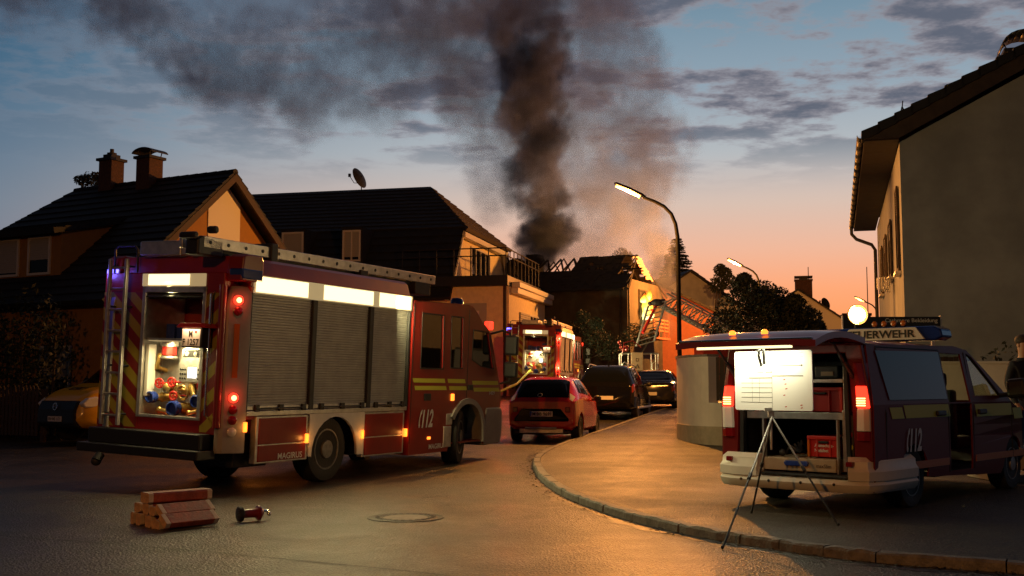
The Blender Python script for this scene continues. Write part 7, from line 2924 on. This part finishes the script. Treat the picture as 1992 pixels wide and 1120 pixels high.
smoke_path([(1046, 520, .6), (1042, 480, 1.0), (1045, 445, 1.35), (1058, 425, 1.2)], 1.6, .3)
smoke_path([(1050, 400, .9), (1045, 365, 1.4), (1035, 320, 1.7), (1060, 270, 1.8), (1062, 220, 2.0), (1035, 170, 2.2), (1060, 110, 2.4), (1020, 50, 2.9), (1000, -60, 3.2)], .8, .8)
smoke_path([(1268, 560, .7), (1258, 500, .9), (1262, 450, 1.2), (1245, 415, 1.5), (1235, 350, 1.8), (1240, 280, 2.2), (1225, 200, 2.7), (1200, 120, 3.1), (1150, 30, 3.6), (1120, -60, 3.6)], .24, 1.2)
smoke_path([(1100, 480, 1.6), (1150, 430, 2.4), (1140, 330, 2.6), (1150, 230, 3.0), (1120, 130, 3.4)], .16, 2)
smoke_path([(960, 380, 1.2), (940, 300, 1.6), (900, 230, 2.4), (860, 160, 3.0), (800, 110, 3.2), (740, 170, 2.6), (700, 235, 2.2)], .2, 2)
smoke_path([(1000, 40, 3.6), (880, 40, 3.6), (760, 60, 3.6), (640, 70, 3.6), (540, 90, 3.0), (430, 70, 2.9), (330, 50, 2.7), (230, 25, 2.6), (110, 0, 2.6), (20, -20, 2.4)], .26, 2.5)
smoke_path([(640, 150, 2.6), (560, 180, 2.0), (470, 140, 1.8), (410, 150, 1.4), (350, 140, 1.2)], .2, 2)
smoke_path([(700, 150, 2.6), (640, 210, 2.0), (600, 240, 1.4)], .15, 2)
smoke_path([(1262, 640, .5), (1268, 600, .7), (1270, 560, .8), (1274, 530, .8), (1268, 500, .9)], .55, .2)
smoke_path([(1288, 650, .5), (1280, 610, .7)], .12, .3)
smoke_path([(1010, 330, 1.6), (1000, 250, 2.2), (1090, 200, 2.4), (990, 140, 2.6), (1080, 90, 2.8), (960, 40, 3.0)], .26, 1.5)
dens = np.zeros((NX, NY, NZ), np.float32)
for (bx, by, bz, r, dn) in blobs:
    R_ = r * 1.9 + 1
    ix = slice(max(0, int((bx - R_ - DX[0]) / CELL)), max(0, int((bx + R_ - DX[0]) / CELL) + 1))
    iy = slice(max(0, int((by - R_ * 1.2 - DY[0]) / CELL)), max(0, int((by + R_ * 1.2 - DY[0]) / CELL) + 1))
    iz = slice(max(0, int((bz - R_ - DZ[0]) / CELL)), max(0, int((bz + R_ - DZ[0]) / CELL) + 1))
    if dens[ix, iy, iz].size == 0:
        continue
    am = .34 * r
    dx = gx[ix] - bx + wx[ix, iy, iz] * am
    dy = gy[:, iy] - by + wy[ix, iy, iz] * am
    dz = gzv[:, :, iz] - bz + wz_[ix, iy, iz] * am
    d = np.sqrt(dx * dx + dy * dy * .8 + dz * dz) / r
    d = d - bil[ix, iy, iz] * .19
    s_ = np.clip((1.08 - d) / (.42 if dn > .5 else .6), 0, 1)
    s_ = s_ * s_ * (3 - 2 * s_) * dn
    np.maximum(dens[ix, iy, iz], s_, out=dens[ix, iy, iz])
dens *= np.clip(.9 + .5 * bil + .3 * big_, .04, 2.8)
dens[dens < .004] = 0
me = bpy.data.meshes.new('smoke')
me.vertices.add(NX * NY * NZ)
at_ = me.attributes.new('d', 'FLOAT', 'POINT')
at_.data.foreach_set('value', dens.ravel())
smoke = bpy.data.objects.new('smoke', me)
COL.objects.link(smoke)
tag(smoke, 'dark smoke rising from the burning house and drifting left across the sky', 'smoke', kind='stuff')
sm = bpy.data.materials.new('smoke')
sm.use_nodes = True
t_ = sm.node_tree
t_.nodes.clear()
pv = N('ShaderNodeVolumePrincipled', t_)
atn = N('ShaderNodeAttribute', t_, attribute_name='density')
Lk(mixc(smooth(atn.outputs['Fac'], .08, .75, t_), (.74, .84, 1.0, 1), (.24, .28, .37, 1), t_), pv.inputs['Color'], t_)
pv.inputs['Density'].default_value = 1.0
pv.inputs['Anisotropy'].default_value = .35
oo = N('ShaderNodeOutputMaterial', t_)
Lk(pv.outputs[0], oo.inputs['Volume'], t_)
sm.cycles.volume_interpolation = 'LINEAR'
gn = bpy.data.node_groups.new('smoke_grid', 'GeometryNodeTree')
gn.interface.new_socket('Geometry', in_out='INPUT', socket_type='NodeSocketGeometry')
gn.interface.new_socket('Geometry', in_out='OUTPUT', socket_type='NodeSocketGeometry')
gi, go = gn.nodes.new('NodeGroupInput'), gn.nodes.new('NodeGroupOutput')
pos = gn.nodes.new('GeometryNodeInputPosition')
sx3 = gn.nodes.new('ShaderNodeSeparateXYZ')
gn.links.new(pos.outputs[0], sx3.inputs[0])


def gmath(op, a, b):
    n = gn.nodes.new('ShaderNodeMath')
    n.operation = op
    for i, v in enumerate((a, b)):
        if isinstance(v, (int, float)):
            n.inputs[i].default_value = v
        elif v is not None:
            gn.links.new(v, n.inputs[i])
    return n.outputs[0]


def cell_index(sock, lo, n):
    q = gmath('FLOOR', gmath('DIVIDE', gmath('SUBTRACT', sock, lo), CELL), None)
    return gmath('MINIMUM', gmath('MAXIMUM', q, 0.0), float(n - 1))


ii = gmath('ADD', gmath('MULTIPLY', gmath('ADD', gmath('MULTIPLY', cell_index(sx3.outputs[0], DX[0], NX), float(NY)), cell_index(sx3.outputs[1], DY[0], NY)), float(NZ)), cell_index(sx3.outputs[2], DZ[0], NZ))
f2i = gn.nodes.new('FunctionNodeFloatToInt')
f2i.rounding_mode = 'ROUND'
gn.links.new(ii, f2i.inputs[0])
na = gn.nodes.new('GeometryNodeInputNamedAttribute')
na.data_type = 'FLOAT'
na.inputs[0].default_value = 'd'
si = gn.nodes.new('GeometryNodeSampleIndex')
si.data_type = 'FLOAT'
si.domain = 'POINT'
gn.links.new(gi.outputs[0], si.inputs['Geometry'])
gn.links.new(na.outputs[0], si.inputs['Value'])
gn.links.new(f2i.outputs[0], si.inputs['Index'])
vc = gn.nodes.new('GeometryNodeVolumeCube')
gn.links.new(si.outputs[0], vc.inputs['Density'])
vc.inputs['Min'].default_value = (DX[0], DY[0], DZ[0])
vc.inputs['Max'].default_value = (DX[1], DY[1], DZ[1])
vc.inputs['Resolution X'].default_value = NX
vc.inputs['Resolution Y'].default_value = NY
vc.inputs['Resolution Z'].default_value = NZ
sm_n = gn.nodes.new('GeometryNodeSetMaterial')
sm_n.inputs['Material'].default_value = sm
gn.links.new(vc.outputs[0], sm_n.inputs[0])
gn.links.new(sm_n.outputs[0], go.inputs[0])
md = smoke.modifiers.new('grid', 'NODES')
md.node_group = gn
me.materials.append(sm)
bpy.context.view_layer.update()
